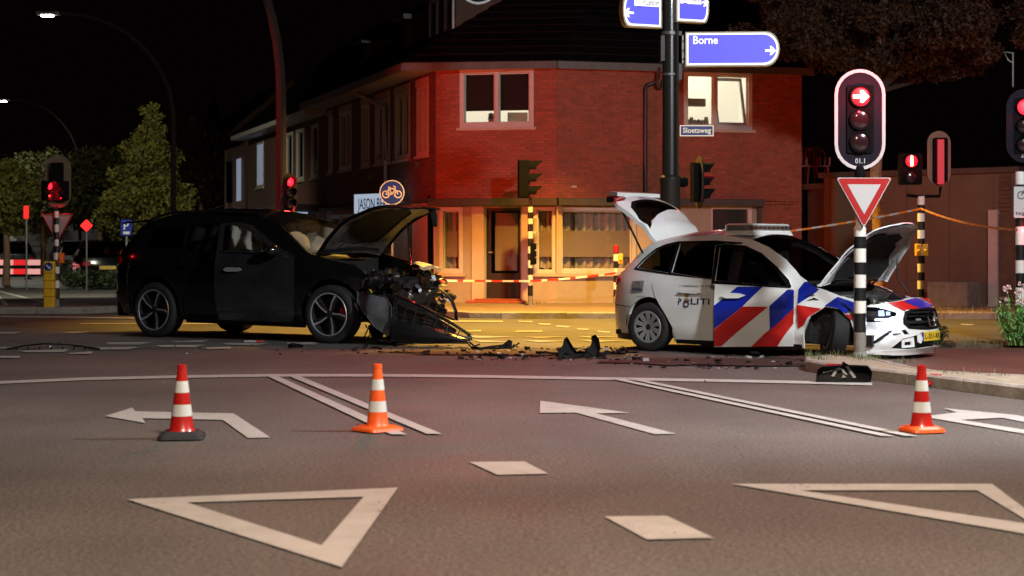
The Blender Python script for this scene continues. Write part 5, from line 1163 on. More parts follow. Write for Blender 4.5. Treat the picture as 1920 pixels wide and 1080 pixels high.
# =========================== police car
POL = Shell(-.80, 3.52, .9, 3.0, 4.0, [(.1, .07), (.28, .01), (.6, 0), (.85, .03), (.97, .07), (1.5, .29)], [(.08, .06), (.14, .0), (.35, 0), (.5, .02), (.62, .07), (.72, .17), (.8, .35)], [(.1, .05), (.4, 0), (.65, 0), (.95, .03), (1.4, .5)])
def pdent(q, z, side):
    if side > 0 or q > POL.s1: return 0
    a = max(0, min(1, (q - 1.75) / .5)) * max(0, min(1, (3.55 - q) / .35)); v = Vector((q * 2.6, z * 3.1, 3))
    b = max(0, 1 - math.hypot((q - 3.12) / .3, (z - .36) / .12))          # the knock under the headlight
    return a * (.06 * mnoise.noise(v) + .026 * mnoise.noise(v * 2.7) + .02) + .09 * b
POL.dent = pdent
pc = empty('police_car', (2.2808, 22.8104, 0), math.radians(-38), 'white police car with blue and red stripes, raised tailgate and bonnet, its front smashed', 'police car')
AR = arc(.02, .32, .385, 205, -25, 18); AF = [(2.24, .12), (2.27, .34), (2.37, .52), (2.54, .63), (2.74, .605), (2.87, .47), (2.92, .28), (2.93, .16)]
body = [(POL.s0, .20), (-.34, .17)] + AR[1:-1] + [(.40, .14), (2.2, .12)] + AF + [(2.99, .16), (2.985, .46), (2.97, .56), (3.04, .645), (3.0, .71), (2.92, .725), (2.72, .77), (2.5, .845), (2.36, .87),
        (2.30, .93), (2.17, 1.0), (1.94, 1.2), (1.68, 1.35), (1.43, 1.44), (.89, 1.515), (.28, 1.475), (-.03, 1.42), (-.2, 1.37), (-.36, 1.27), (-.52, 1.14), (-.66, 1.04), (-.92, 1.0), (-1.0, .93), (-1.0, .62), (POL.s0, .62)]
qg = [(-.3, 1.075), (-.2, 1.18), (-.02, 1.31), (.12, 1.365), (.31, 1.395), (.28, 1.02)]
rgl = [(.335, 1.02), (.36, 1.4), (.9, 1.41), (1.08, 1.4), (1.12, .93)]
fop = [(1.33, .93), (1.33, 1.37), (1.42, 1.35), (1.64, 1.26), (1.88, 1.09), (2.02, .93), (2.08, .84), (2.1, .2), (1.33, .18)]
panel(POL, 'bumper_seam', [(-1.25, .612), (-.30, .565), (-.30, .573), (-1.25, .620)], 'signal_black', pc, -1, .0025, g=.1, thick=0)
panel(POL, 'fuel_flap_seam', [(-.2, .70), (-.04, .71), (-.04, .714), (-.2, .704)], 'signal_black', pc, -1, .0025, g=.1, thick=0)
for side in (-1, 1):
    hs = [qg, rgl, fop] if side < 0 else [qg, rgl, [(1.2, .93), (1.2, 1.38), (1.42, 1.35), (1.64, 1.26), (1.88, 1.09), (2.02, .93)]]
    b = panel(POL, 'body_side', body, ['car_white', 'black_plastic'], pc, side, 0, hs, g=.075, thick=.04)
    panel(POL, 'quarter_window', qg, 'glass_dark', pc, side, -.012, thick=0)
    panel(POL, 'rear_door_window', rgl, 'glass_dark', pc, side, -.012, thick=0)
    panel(POL, 'window_surround', [(-.35, 1.06), (-.22, 1.2), (-.03, 1.335), (.12, 1.39), (.33, 1.425), (.9, 1.435), (1.3, 1.41), (1.3, 1.39), (1.19, 1.39), (1.19, .925), (.3, .995)], 'signal_black', pc, side, .009, [qg, rgl], g=.1, thick=.004)
    if side > 0: panel(POL, 'front_window', hs[2], 'glass_tint', pc, side, -.012, thick=0)
    d = panel(POL, 'rear_door', [(.13, 1.0), (.06, .86), (.12, .72), (.29, .50), (.42, .30), (.43, .17), (1.13, .17), (1.13, .92), (1.0, .935)], 'car_white', pc, side, .006, g=.08, thick=.01)
    mb = MB(); hp = [(.5, .775), (.56, .81), (.78, .805), (.86, .775), (.78, .76), (.56, .765)]; sheet(mb, hp, lambda u, v, o: POL.m(u, v, .038 + o, side), g=.05, thick=.03); mb.build('handle', M['car_white'], d, smooth=True)
    if side < 0:
        F_ = lambda u, v, o: POL.m(u, v, .011, -1)
        mb = MB(); text(mb, 'P', F_, .50, .55, .615, .695); text(mb, 'LITI', F_, .69, .97, .625, .70); mb.build('police_lettering', M['letter_navy'], d)
        mb = MB(); cx, cz = .622, .625; q = arc(cx, cz, .046, 0, 345, 18); q2 = arc(cx, cz, .026, 0, 345, 18); sheet(mb, q, F_, [q2], g=.03, thick=0)
        mb.build('letter_o_badge', M['letter_navy'], d)
        mb = MB()
        for P in ([(.58, .67), (.63, .625), (.68, .67), (.64, .70), (.605, .70)], [(.605, .715), (.62, .76), (.635, .80), (.64, .77), (.66, .74), (.65, .715)], [(.59, .735), (.60, .78), (.615, .75), (.61, .72)]): sheet(mb, P, F_, g=.05, thick=0)
        mb.build('gold_flame_emblem', M['gold'], d)
        mb = MB(); text(mb, '« waakzaam en dien', F_, .50, .99, .845, .875); mb.build('motto_lettering', M['pole_grey'], d)
    # tail light, wrapped round the rear corner
    panel(POL, 'tail_light', [(-1.12, .83), (-1.15, .93), (-.98, .985), (-.74, .955), (-.60, .93), (-.62, .89), (-.75, .84)], 'lens_red', pc, side, .014, g=.06, thick=.02)
    # sill and bumper lower edge
    panel(POL, 'sill', [(.43, .115), (2.22, .10), (2.22, .165), (.43, .175)], 'black_plastic', pc, side, .004, g=.1, thick=.05)
    panel(POL, 'rear_bumper_skirt', [(POL.s0, .15), (-.35, .13), (-.37, .21), (-.9, .24), (POL.s0, .26)], 'black_plastic', pc, side, .006, g=.08, thick=.03)
for P, nm in (([(-.30, .905), (-.09, .915), (-.085, .845), (-.295, .83)], 'number_sticker'), ([(-.30, .825), (-.085, .84), (-.08, .765), (-.295, .75)], 'phone_sticker')):
    o = panel(POL, nm, P, 'cap_silver', pc, -1, .005, thick=0)
    mb = MB(); text(mb, '312' if nm[0] == 'n' else '0900-8844', lambda u, v, q: POL.m(u, v, .007), -.22 if nm[0] == 'n' else -.28, -.16 if nm[0] == 'n' else -.1, P[2][1] + .018, P[2][1] + .05); mb.build('lettering', M['letter_navy'], o)
# near front door stands ajar
H0 = POL.m(2.12, .5); DA = math.radians(7.5)
def dopen(p):
    q = p - Vector((H0.x, H0.y, 0)); c_, s_ = math.cos(DA), math.sin(DA); return Vector((H0.x + q.x * c_ - q.y * s_, H0.y + q.x * s_ + q.y * c_, p.z))
SW = lambda s_: s_ + .11 * (2.13 - s_) / 1.15 if s_ < 2.13 else s_
dr = [(SW(.99), .87), (SW(.99), .30), (SW(.96), .10), (SW(2.12), .14), (2.15, .42), (2.165, .62), (2.14, .84), (2.1, .87), (2.06, .95), (1.88, 1.12), (1.66, 1.28), (1.43, 1.37), (1.16, 1.395), (SW(.90), 1.375), (SW(.93), .9)]
dg_ = [(1.095, .93), (1.085, 1.345), (1.43, 1.335), (1.64, 1.245), (1.85, 1.09), (2.03, .90), (2.03, .865)]
door = panel(POL, 'front_door', dr, ['car_white', 'black_plastic'], pc, -1, .008, [dg_], g=.08, thick=.03, xf=dopen)
panel(POL, 'door_window_rim', [(1.047, .893), (1.024, 1.374), (1.16, 1.393), (1.43, 1.37), (1.66, 1.28), (1.88, 1.12), (2.06, .95), (2.1, .872), (2.09, .85)], 'signal_black', door, -1, .0115, [dg_], g=.1, thick=0, xf=dopen)
panel(POL, 'door_window', dg_, 'glass_tint', door, -1, -.004, thick=0, xf=dopen)
mb = MB(); sheet(mb, [(1.2, .74), (1.27, .785), (1.44, .78), (1.53, .755), (1.44, .72), (1.27, .715)], lambda u, v, o: dopen(POL.m(u, v, .045 + o)), g=.05, thick=.035); mb.build('handle', M['car_white'], door, smooth=True)
def livery(P, m, parent, sw=True, xf=dopen, off=.0125, name='stripe'): return panel(POL, name, [((SW(a) if sw else a), b) for a, b in P], m, parent, -1, off + (.005 if max(a for a, b in P) > 1.9 else 0), g=.04, thick=0, xf=xf)
livery([(1.33, .86), (1.7, .865), (1.42, .62), (.995, .33), (.995, .62)], 'liv_blue', door)
livery([(1.42, .618), (1.79, .62), (1.08, .115), (.965, .11), (.995, .325)], 'liv_red', door)
livery([(1.81, .63), (2.05, .835), (2.135, .83), (2.15, .612), (1.81, .32)], 'liv_blue', door)
livery([(2.15, .608), (2.14, .42), (1.9, .135), (1.52, .12)], 'liv_red', door)
# wing
for P, m in (([(2.19, .84), (2.26, .93), (2.31, .93), (2.47, .84), (2.2, .66)], 'liv_blue'), ([(2.19, .65), (2.5, .61), (2.36, .52), (2.27, .40), (2.2, .36)], 'liv_red'),
             ([(2.71, .755), (2.92, .69), (2.93, .60), (2.8, .56), (2.72, .615), (2.54, .645), (2.56, .66)], 'liv_blue'), ([(2.8, .555), (2.93, .53), (2.87, .48)], 'liv_red')):
    livery(P, m, pc, False, None, .005, 'wing_stripe')
# front bumper, wrapping round both sides
s1 = POL.s1; mir = lambda P: [(2 * s1 - a, b) for a, b in P][::-1]
hl = [(2.995, .565), (3.06, .64), (3.19, .635), (3.42, .572), (3.42, .548), (3.38, .50), (3.33, .468), (3.1, .455), (3.0, .47)]
half = [(3.01, .10), (3.01, .45), (3.0, .565), (3.07, .655), (3.31, .69), (3.55, .715), (3.8, .735), (s1, .74)]
lowg = [(3.36, .145), (3.5, .262), (3.72, .30), (3.86, .215), (3.90, .215), (3.9, .31), (s1, .31)]
gr = [(3.50, .50), (3.54, .585), (3.68, .615), (s1, .625)]; grb = [(3.50, .44), (3.57, .38), (3.8, .365), (s1, .36)]
grille = gr + mir(gr)[1:] + mir(grb)[:-1] + grb[::-1] if False else gr + mir(gr)[1:] + mir(grb)[0:] [::1][0:0] + [(2 * s1 - 3.50, .44), (2 * s1 - 3.57, .38), (2 * s1 - 3.8, .365), (s1, .36), (3.8, .365), (3.57, .38), (3.50, .44)]
lg = [(3.36, .145), (3.5, .262), (3.72, .305), (3.84, .30), (3.85, .33), (s1, .335), (2 * s1 - 3.85, .33), (2 * s1 - 3.84, .30), (2 * s1 - 3.72, .305), (2 * s1 - 3.5, .262), (2 * s1 - 3.36, .145), (2 * s1 - 3.6, .135), (s1, .15), (3.6, .135)]
slot = [(3.47, .365), (3.53, .37), (3.585, .315), (3.52, .308)]
out = [(2 * s1 - a, b) for a, b in half][::-1]
bump = half[:-1] + [(s1, .74)] + [(2 * s1 - a, b) for a, b in half[:-1]][::-1]
panel(POL, 'front_bumper', bump, ['car_white', 'black_plastic'], pc, -1, .004, [hl, grille, lg, slot, [(2 * s1 - a, b) for a, b in hl], [(2 * s1 - a, b) for a, b in slot]], g=.05, thick=.04)
panel(POL, 'bumper_lip', [(3.0, .075), (3.4, .06), (s1, .07), (2 * s1 - 3.4, .06), (2 * s1 - 3.0, .075), (2 * s1 - 3.0, .11), (2 * s1 - 3.6, .135), (s1, .148), (3.6, .132), (3.0, .105)], 'car_white', pc, -1, .02, g=.07, thick=.04)
for P, m in (([(3.31, .69), (3.55, .712), (3.86, .615), (3.56, .61), (3.54, .59)], 'liv_red'), ([(3.56, .713), (4.03, .737), (4.35, .63), (3.88, .617)], 'liv_blue'), ([(4.13, .737), (4.4, .72), (4.48, .62), (4.43, .62)], 'liv_red')): livery(P, m, pc, False, None, .009, 'nose_stripe')
panel(POL, 'grille_back', [(3.45, .33), (2 * s1 - 3.45, .33), (2 * s1 - 3.45, .64), (3.45, .64)], 'under', pc, -1, -.05, g=.1, thick=0)
panel(POL, 'intake_back', [(3.3, .1), (2 * s1 - 3.3, .1), (2 * s1 - 3.3, .36), (3.3, .36)], 'under', pc, -1, -.06, g=.1, thick=0)
gp = panel(POL, 'grille', grille, 'black_plastic', pc, -1, .012, [[(a, b) for a, b in [(3.54, .47), (3.56, .55), (3.68, .59), (s1, .6), (2 * s1 - 3.68, .59), (2 * s1 - 3.56, .55), (2 * s1 - 3.54, .47), (2 * s1 - 3.6, .4), (s1, .385), (3.6, .4)]]], g=.08, thick=.02)
for z in (.44, .505, .56): panel(POL, 'grille_bar', [(3.56, z), (2 * s1 - 3.56, z), (2 * s1 - 3.56, z + .018), (3.56, z + .018)], 'alu_dark' if z != .505 else 'chrome', gp, -1, -.005, g=.1, thick=.02)
for s_ in (3.75, 2 * s1 - 3.75): panel(POL, 'strobe', [(s_ - .05, .475), (s_ + .05, .475), (s_ + .05, .497), (s_ - .05, .497)], 'cap_silver', gp, -1, .008, g=.1, thick=.01)
cst = POL.m(s1, .49, .035); mb = MB(); mb.lathe([(.1, -.0), (.105, .012), (.09, .022), (.086, .01)], cst, (1, 0, .0), 28); 
for k in range(3):
    a = math.radians(90 + 120 * k); d_ = Vector((0, math.cos(a), math.sin(a))); s_ = Vector((0, -d_.z, d_.y)); c0 = cst + Vector((.012, 0, 0)); mb.add([c0 + s_ * .018, c0 + d_ * .09, c0 - s_ * .018, c0 + Vector((.01, 0, 0))], [(0, 1, 3), (1, 2, 3), (2, 0, 3)])
mb.build('star_emblem', M['chrome'], gp, smooth=True)
for sd, hh in ((-1, hl), (1, [(2 * s1 - a, b) for a, b in hl][::-1])):
    h_ = panel(POL, 'headlight', hh, 'lens_clear', pc, -1, .006, g=.05, thick=0)
    panel(POL, 'headlight_bowl', hh, 'alu_dark', h_, -1, -.07, g=.06, thick=0)
    panel(POL, 'headlight_surround', hh, 'signal_black', h_, -1, .002, [[((a - 3.2 if sd < 0 else a - (2 * s1 - 3.2)) * .9 + (3.2 if sd < 0 else 2 * s1 - 3.2), (b - .56) * .74 + .56) for a, b in hh]], g=.05, thick=.05)
    mm = lambda P: P if sd < 0 else [(2 * s1 - a, b) for a, b in P][::-1]
    panel(POL, 'daytime_light', mm([(3.16, .478), (3.35, .488), (3.40, .52), (3.37, .522), (3.33, .505), (3.16, .495)]), 'drl' if sd < 0 else 'cap_silver', h_, -1, .010, g=.04, thick=.004)
    panel(POL, 'projector', mm([(3.2, .53), (3.2, .595), (3.27, .6), (3.28, .53)]), 'head_glow' if sd < 0 else 'chrome', h_, -1, -.02, g=.03, thick=.03)
    panel(POL, 'projector', mm([(3.3, .535), (3.3, .585), (3.35, .58), (3.35, .54)]), 'head_glow' if sd < 0 else 'chrome', h_, -1, -.015, g=.03, thick=.03)
pos = pc.matrix_basis  # headlight's own light
Wp = Matrix.Translation(pc.location) @ Matrix.Rotation(math.radians(-38), 4, 'Z')
dl_ = bpy.data.lights.new('headlight_beam', 'POINT'); dl_.energy = 4; dl_.color = (.7, .8, 1); dl_.shadow_soft_size = .03; o = bpy.data.objects.new('headlight_beam', dl_); col.objects.link(o); o.location = Wp @ POL.m(3.3, .45, .09)
# number plate
npn = [(3.865, .225), (4.385, .225), (4.385, .335), (3.865, .335)]; npn = [(s1 - .26 + .0, .225), (s1 + .26, .225), (s1 + .26, .335), (s1 - .26, .335)]
np_ = panel(POL, 'number_plate', npn, 'plate_yellow', pc, -1, .03, g=.1, thick=.01)
panel(POL, 'plate_blue_strip', [(s1 - .26, .227), (s1 - .215, .227), (s1 - .215, .333), (s1 - .26, .333)], 'liv_blue', np_, -1, .032, g=.1, thick=0)
mb = MB(); text(mb, 'L-351-RR', lambda u, v, o: POL.m(u, v, .033), s1 - .19, s1 + .235, .25, .312); mb.build('plate_lettering', M['letter_black'], np_)
# torn fog light trim, hanging cap, cracks and scuffs
mb = MB(); sheet(mb, [(3.5, .15), (3.49, .24), (3.56, .27), (3.66, .275), (3.68, .16)], lambda u, v, o: POL.m(u, v, -.01 + o), [[(3.53, .18), (3.53, .22), (3.62, .225), (3.62, .185)]], g=.05, thick=.02); mb.build('fog_trim', M['car_white'], pc, smooth=True)
mb = MB(); sheet(mb, [(3.66, .30), (3.72, .31), (3.75, .26), (3.72, .2), (3.67, .22)], lambda u, v, o: POL.m(u, v, .05 + o), g=.05, thick=.008); mb.build('tow_cap', M['car_white'], pc, smooth=True)
mb = MB()
for P in ([(3.06, .17), (3.2, .27), (3.32, .35), (3.33, .32), (3.22, .24), (3.1, .17)], [(3.03, .15), (3.07, .19), (3.05, .2)], [(3.31, .35), (3.37, .37), (3.34, .33)], [(3.36, .325), (3.47, .33), (3.46, .32), (3.37, .31)], [(2.22, .73), (2.35, .78), (2.42, .77), (2.3, .75)], [(2.3, .7), (2.4, .74), (2.47, .71), (2.4, .715)], [(1.72, .38), (2.0, .385), (2.0, .375)]): sheet(mb, P, lambda u, v, o: POL.m(u, v, .013), g=.05, thick=0)
mb.build('scuff_marks', M['black_plastic'], pc)
# top surfaces
E1_ = [POL.m(a, b) for a, b in resample([(1.43, 1.44), (1.16, 1.48), (.89, 1.515), (.6, 1.505), (.28, 1.475), (-.03, 1.42), (-.12, 1.40)], .12)]
mb = MB(); loft(mb, [tuple(p) for p in E1_], .075); mb.build('roof', M['car_white'], pc, smooth=True)
A_ = [POL.m(a, b) for a, b in resample([(1.43, 1.44), (1.68, 1.35), (1.94, 1.2), (2.17, 1.0), (2.28, .94)], .1)]
mb = MB(); loft(mb, [(p.x - .01, p.y + .02, p.z) for p in A_], lambda t: .075 * (1 - t * .5), lambda t: .05 + .22 * t); mb.build('windscreen', M['glass_tint'], pc, smooth=True)
mb = MB(); c0 = A_[-1]; mb.tube([c0 + Vector((.22 * (1 - t * t) + .04, -c0.y * (1 + t) , 0)) * 1 for t in (-1, -.5, 0, .5, 1)] if False else [(c0.x + .02 + .24 * (1 - t * t), -abs(c0.y) * t, c0.z - .03) for t in (-1, -.6, -.2, .2, .6, 1)], .035, 8); mb.build('cowl', M['black_plastic'], pc, smooth=True)
# light bar
lb = MB(); P8 = [(1.04, -.0), (1.16, 0)]
def lbx(u, v, z): return (1.15 + u, v, 1.5 + (z - 1.5) * .86)
mb = MB(); mb.prism(rrect(-.2, .2, -.56, .56, .09, 4), lambda u, v: lbx(u * 1.15, v * 1.06, 1.5), lambda u, v: lbx(u, v, 1.572)); lbo = mb.build('light_bar', M['car_white'], pc, bevel=.01)
mb = MB(); mb.prism(rrect(-.2, .2, -.57, .57, .1, 5), lambda u, v: lbx(u, v, 1.572), lambda u, v: lbx(u * .97, v * .99, 1.652)); mb.build('light_bar_lens', M['lens_grey'], lbo, bevel=.02)
mb = MB(); mb.prism(rrect(-.19, .19, -.56, .56, .09, 5), lambda u, v: lbx(u, v, 1.652), lambda u, v: lbx(u * .85, v * .97, 1.675)); mb.build('light_bar_cover', M['car_white'], lbo, bevel=.01)
mb = MB()
for k in range(10): mb.obox(lbx(.202, -.5 + k * .111, 1.613), (.003, 0, 0), (0, .04, 0), (0, 0, .016))
mb.build('lamp_modules', M['alu_dark'], lbo)
# inside
mb = MB(); mb.prism([(-.6, -.7), (2.2, -.74), (2.2, .74), (-.6, .7)], lambda u, v: (u, v, .2), lambda u, v: (u, v, .26)); mb.prism([(2.12, -.74), (2.3, -.74), (2.3, .74), (2.12, .74)], lambda u, v: (u, v, .2), lambda u, v: (u, v, .9)); mb.build('floor_pan', M['under'], pc)
for y in (-.37, .37): seatobj(pc, 1.15, y, .28)
seatobj(pc, .25, 0, .28, wd=2.4)
mb = MB(); mb.tube([(1.95, -.7, .88), (1.98, 0, .92), (1.95, .7, .88)], .09, 10); mb.build('dashboard', M['black_plastic'], pc, smooth=True)
mb = MB(); mb.lathe([(.18, 0), (.19, .012), (.18, .024), (.168, .012)], (1.72, .37, .88), (-1, 0, .45), 22, close=True); mb.build('steering_wheel', M['black_plastic'], pc, smooth=True)
mb = MB(); mb.obox((1.55, 0, 1.33), (.02, 0, 0), (0, .11, 0), (0, 0, .03)); mb.build('rear_view_mirror', M['black_plastic'], pc, bevel=.01)
# bonnet, buckled and raised
rr = random.Random(5)
HB = [(-.01, -.79), (.16, -.74), (.33, -.67), (.625, -.60), (.90, -.56), (1.02, -.36), (1.07, -.08), (1.06, .22), (.98, .5), (.64, .8), (.29, .93), (.04, .96), (0, .0)]
def hood(u, v, o, curl=1):
    a = u / 1.05; z = .93 + .69 * u + .0; x = 2.42 + .72 * u
    n = Vector((-.69, 0, .72)); b = .08 * math.sin(math.pi * min(1, a)) - .05 * (v / .8) ** 2 + .03 * mnoise.noise(Vector((u * 3, v * 3, 1))) - .06 * max(0, a - .8) * 5 * .3
    return Vector((x, v, z)) + n * (b + o)
bo = MB(); sheet(bo, HB, lambda u, v, o: hood(u, v, o), g=.07, thick=.02); bn = bo.build('bonnet', M['car_white'], pc, smooth=True)
HI = [(x * .94 + .02, y * .93) for x, y in HB]; mb = MB(); sheet(mb, HI, lambda u, v, o: hood(u, v, -.022 + .012 * mnoise.noise(Vector((u * 5, v * 5, 0))) + o), g=.06, thick=.01); mb.build('bonnet_lining', M['hood_white_under'], bn, smooth=True)
INS = [(.1, -.55), (.3, -.6), (.42, -.5), (.5, -.56), (.66, -.45), (.78, -.4), (.85, -.2), (.78, -.02), (.86, .15), (.8, .33), (.66, .36), (.6, .5), (.42, .55), (.3, .68), (.12, .66), (.06, .1)]
mb = MB(); sheet(mb, INS, lambda u, v, o: hood(u, v, -.05 + o), g=.06, thick=.01); mb.build('insulation_mat', M['insulation'], bn, smooth=True)
for sd in (-1, 1): MB().tube([(2.4, sd * .74, .88), (2.5, sd * .72, .93), hood(.16, sd * .72, -.03)], .016, 6).build('bonnet_hinge', M['car_white'], bn, smooth=True)
mb = MB(); mb.tube([hood(.5, .66, -.06), hood(.4, .6, -.2), hood(.3, .62, -.28), (2.95, .62, .78)], .012, 6); mb.build('gas_strut', M['black_plastic'], bn, smooth=True)
# engine bay
rr = random.Random(12)
mb = MB(); mb.prism([(2.3, -.66), (3.0, -.6), (3.32, -.4), (3.32, .4), (3.0, .6), (2.3, .66)], lambda u, v: (u, v, .3), lambda u, v: (u, v, .6)); mb.tube([(2.4, -.4, .7), (2.8, 0, .72), (2.9, .5, .68)], .1, 10); mb.build('engine', M['engine'], pc, smooth=True)
mb = MB(); junk(mb, 90, ((2.4, 3.12), (-.6, .6), (.56, .70)), rr, 3); mb.build('engine_parts', [M['black_plastic'], M['engine'], M['engine_light']], pc)
mb = MB(); mb.tube([(3.08, -.55, .62), (3.24, -.3, .64), (3.27, 0, .65), (3.24, .3, .64), (3.08, .55, .62)], .03, 8); mb.build('slam_panel', M['black_plastic'], pc, smooth=True)
# tailgate, swung up; outer skin towards the camera
TO, TA = (-.08, 1.46), (-.72, .69)
def gate(u, v, o):
    t = max(0, min(1, u / .85)); n = Vector((.69, 0, .72)); b = .10 * math.sin(math.pi * t) - .07 * (v / .65) ** 2 + (.05 if u < .2 else .05 * max(0, 1 - (u - .2) / .1))
    return Vector((TO[0] + TA[0] * u, v, TO[1] + TA[1] * u)) + n * (b + o)
TG = [(-.04, -.56), (.1, -.61), (.3, -.63), (.5, -.68), (.66, -.70), (.80, -.6), (.86, -.3), (.87, 0), (.86, .3), (.80, .6), (.66, .70), (.4, .66), (.1, .62), (-.04, .56)]
GL = [(.14, -.56), (.34, -.6), (.57, -.55), (.69, -.4), (.735, -.1), (.74, .25), (.70, .5), (.6, .6), (.53, .55), (.48, .2), (.38, -.15), (.27, -.4)]
mb = MB(); sheet(mb, TG, lambda u, v, o: gate(u, v, o), [GL], g=.07, thick=.05, rim=1); tg = mb.build('tailgate', [M['car_white'], M['car_white']], pc, smooth=True, auto=50)
mb = MB(); sheet(mb, [(a + (.012 if a < .4 else -.0), b) for a, b in GL], lambda u, v, o: gate(u, v, -.004), g=.08, thick=0); mb.build('rear_window', M['glass_dark'], tg, smooth=True)
mb = MB(); GI = [((a - .47) * .82 + .47, b * .86) for a, b in GL]; sheet(mb, GL, lambda u, v, o: gate(u, v, -.001), [GI], g=.08, thick=0); mb.build('window_border', M['signal_black'], tg, smooth=True)
mb = MB(); sheet(mb, [(.84, -.52), (1.0, -.46), (1.06, 0), (1.0, .46), (.84, .52)], lambda u, v, o: Vector((TO[0] - .62 - (u - .84) * 1.05, v, TO[1] + .62 + (u - .84) * .12)) + Vector((0, 0, o)), g=.08, thick=.05); mb.build('tailgate_lip', M['car_white'], tg, smooth=True)
mb = MB(); sheet(mb, [(.74, -.66), (.84, -.58), (.86, -.36), (.78, -.4), (.74, -.5)], lambda u, v, o: gate(u, v, .006 + o), g=.05, thick=.01); mb.build('tailgate_light', M['lens_red'], tg, smooth=True)
mb = MB(); mb.obox((TO[0] - .72, -.1, TO[1] + .53), (.1, 0, 0), (0, .4, 0), (0, 0, .045)); mb.build('number_plate_recess', M['black_plastic'], tg, bevel=.02)
mb = MB(); text(mb, 'POLITIE', lambda u, v, o: gate(v, u, .004), -.12, .3, .745, .80); mb.build('lettering', M['letter_navy'], tg)
mb = MB(); mb.tube([(-.2, -.66, 1.27), gate(.62, -.64, -.05)], .014, 8); mb.build('gas_strut', M['black_plastic'], tg, smooth=True)
mb = MB(); mb.prism([(-.11, 0), (.1, 0), (.03, .07), (-.04, .075)], lambda u, v: (.34 + u, .42 - .02, 1.51 + v), lambda u, v: (.34 + u, .42 + .02, 1.51 + v)); mb.build('roof_antenna', M['signal_black'], pc, bevel=.01)
# wheels; the near front one is pushed back under the wing
wheel(pc, (.02, -.79, .315), .315, .205, .2, 'cap'); wheel(pc, (.02, .79, .315), .315, .205, .2, 'cap', ax=(0, 1, 0)); wheel(pc, (2.62, .79, .315), .315, .205, .2, 'cap', ax=(0, 1, 0))
wheel(pc, (2.58, -.64, .31), .31, .205, .21, 'bare', ax=(-.72, -.66, .16))
mb = MB(); 
liner(pc, (.02, 2.6), .39, .33, .45, .80)
mb = MB(); mb.box(-.5, 3.1, -.7, .7, .17, .3); mb.build('underbody', M['under'], pc)
mb = MB(); mb.obox((1.65, -.93, .06), (.012, 0, 0), (0, .004, 0), (0, 0, .06)) if False else sheet(mb, [(1.58, -.05 + .1), (1.70, .05), (1.74, -.04 + .06), (1.62, .015)], lambda u, v, o: (u, -.92 - (.1 - v) * .6 + o, v + .02), g=.1, thick=.005); mb.build('loose_strip', M['rubber'], pc)

# =========================== black SUV
SUVS = Shell(-1.2, 4.3, 1.0, 4.0, 4.0, [(.2, .1), (.45, .02), (.9, 0), (1.15, .04), (1.27, .09), (1.84, .36)], [(.3, .06), (.6, 0), (.9, .04), (1.1, .2)], [(.3, .08), (.6, 0), (.9, 0), (1.25, .03), (1.75, .4)])
def sdent(q, z, side):
    v = Vector((q * 2.3, z * 2.9, 8)); a = max(0, min(1, (q - 3.0) / .5)); return a * (.06 * mnoise.noise(v) + .02 * mnoise.noise(v * 3) + .02)
SUVS.dent = sdent
sv = empty('black_suv', (-4.8147, 26.2094, 0), math.radians(-30.4), 'large black SUV with its bonnet up and its front torn open', 'car')
AR = arc(0, .42, .50, 200, -20, 20); AF = arc(3.22, .41, .49, 197, 40, 14)
body = [(SUVS.s0, .42), (-.58, .30)] + AR[1:-1] + [(.55, .26), (2.72, .23)] + AF + [(3.68, .78), (3.72, 1.0), (3.55, 1.10), (3.2, 1.16), (2.86, 1.24), (2.72, 1.30), (2.56, 1.40), (2.12, 1.68), (1.83, 1.77), (1.42, 1.83), (.75, 1.845), (0, 1.82), (-.52, 1.73), (-.68, 1.66), (-.8, 1.52), (-1.0, 1.34), (-1.5, 1.24), (SUVS.s0, 1.24)]
qg = [(-.42, 1.36), (-.3, 1.62), (.36, 1.66), (.44, 1.31)]; rg = [(.5, 1.30), (.44, 1.67), (.9, 1.70), (1.12, 1.69), (1.2, 1.28)]
fop = [(1.32, 1.27), (1.24, 1.70), (1.42, 1.705), (1.66, 1.66), (2.05, 1.45), (2.45, 1.26), (2.45, .4), (1.32, .36)]
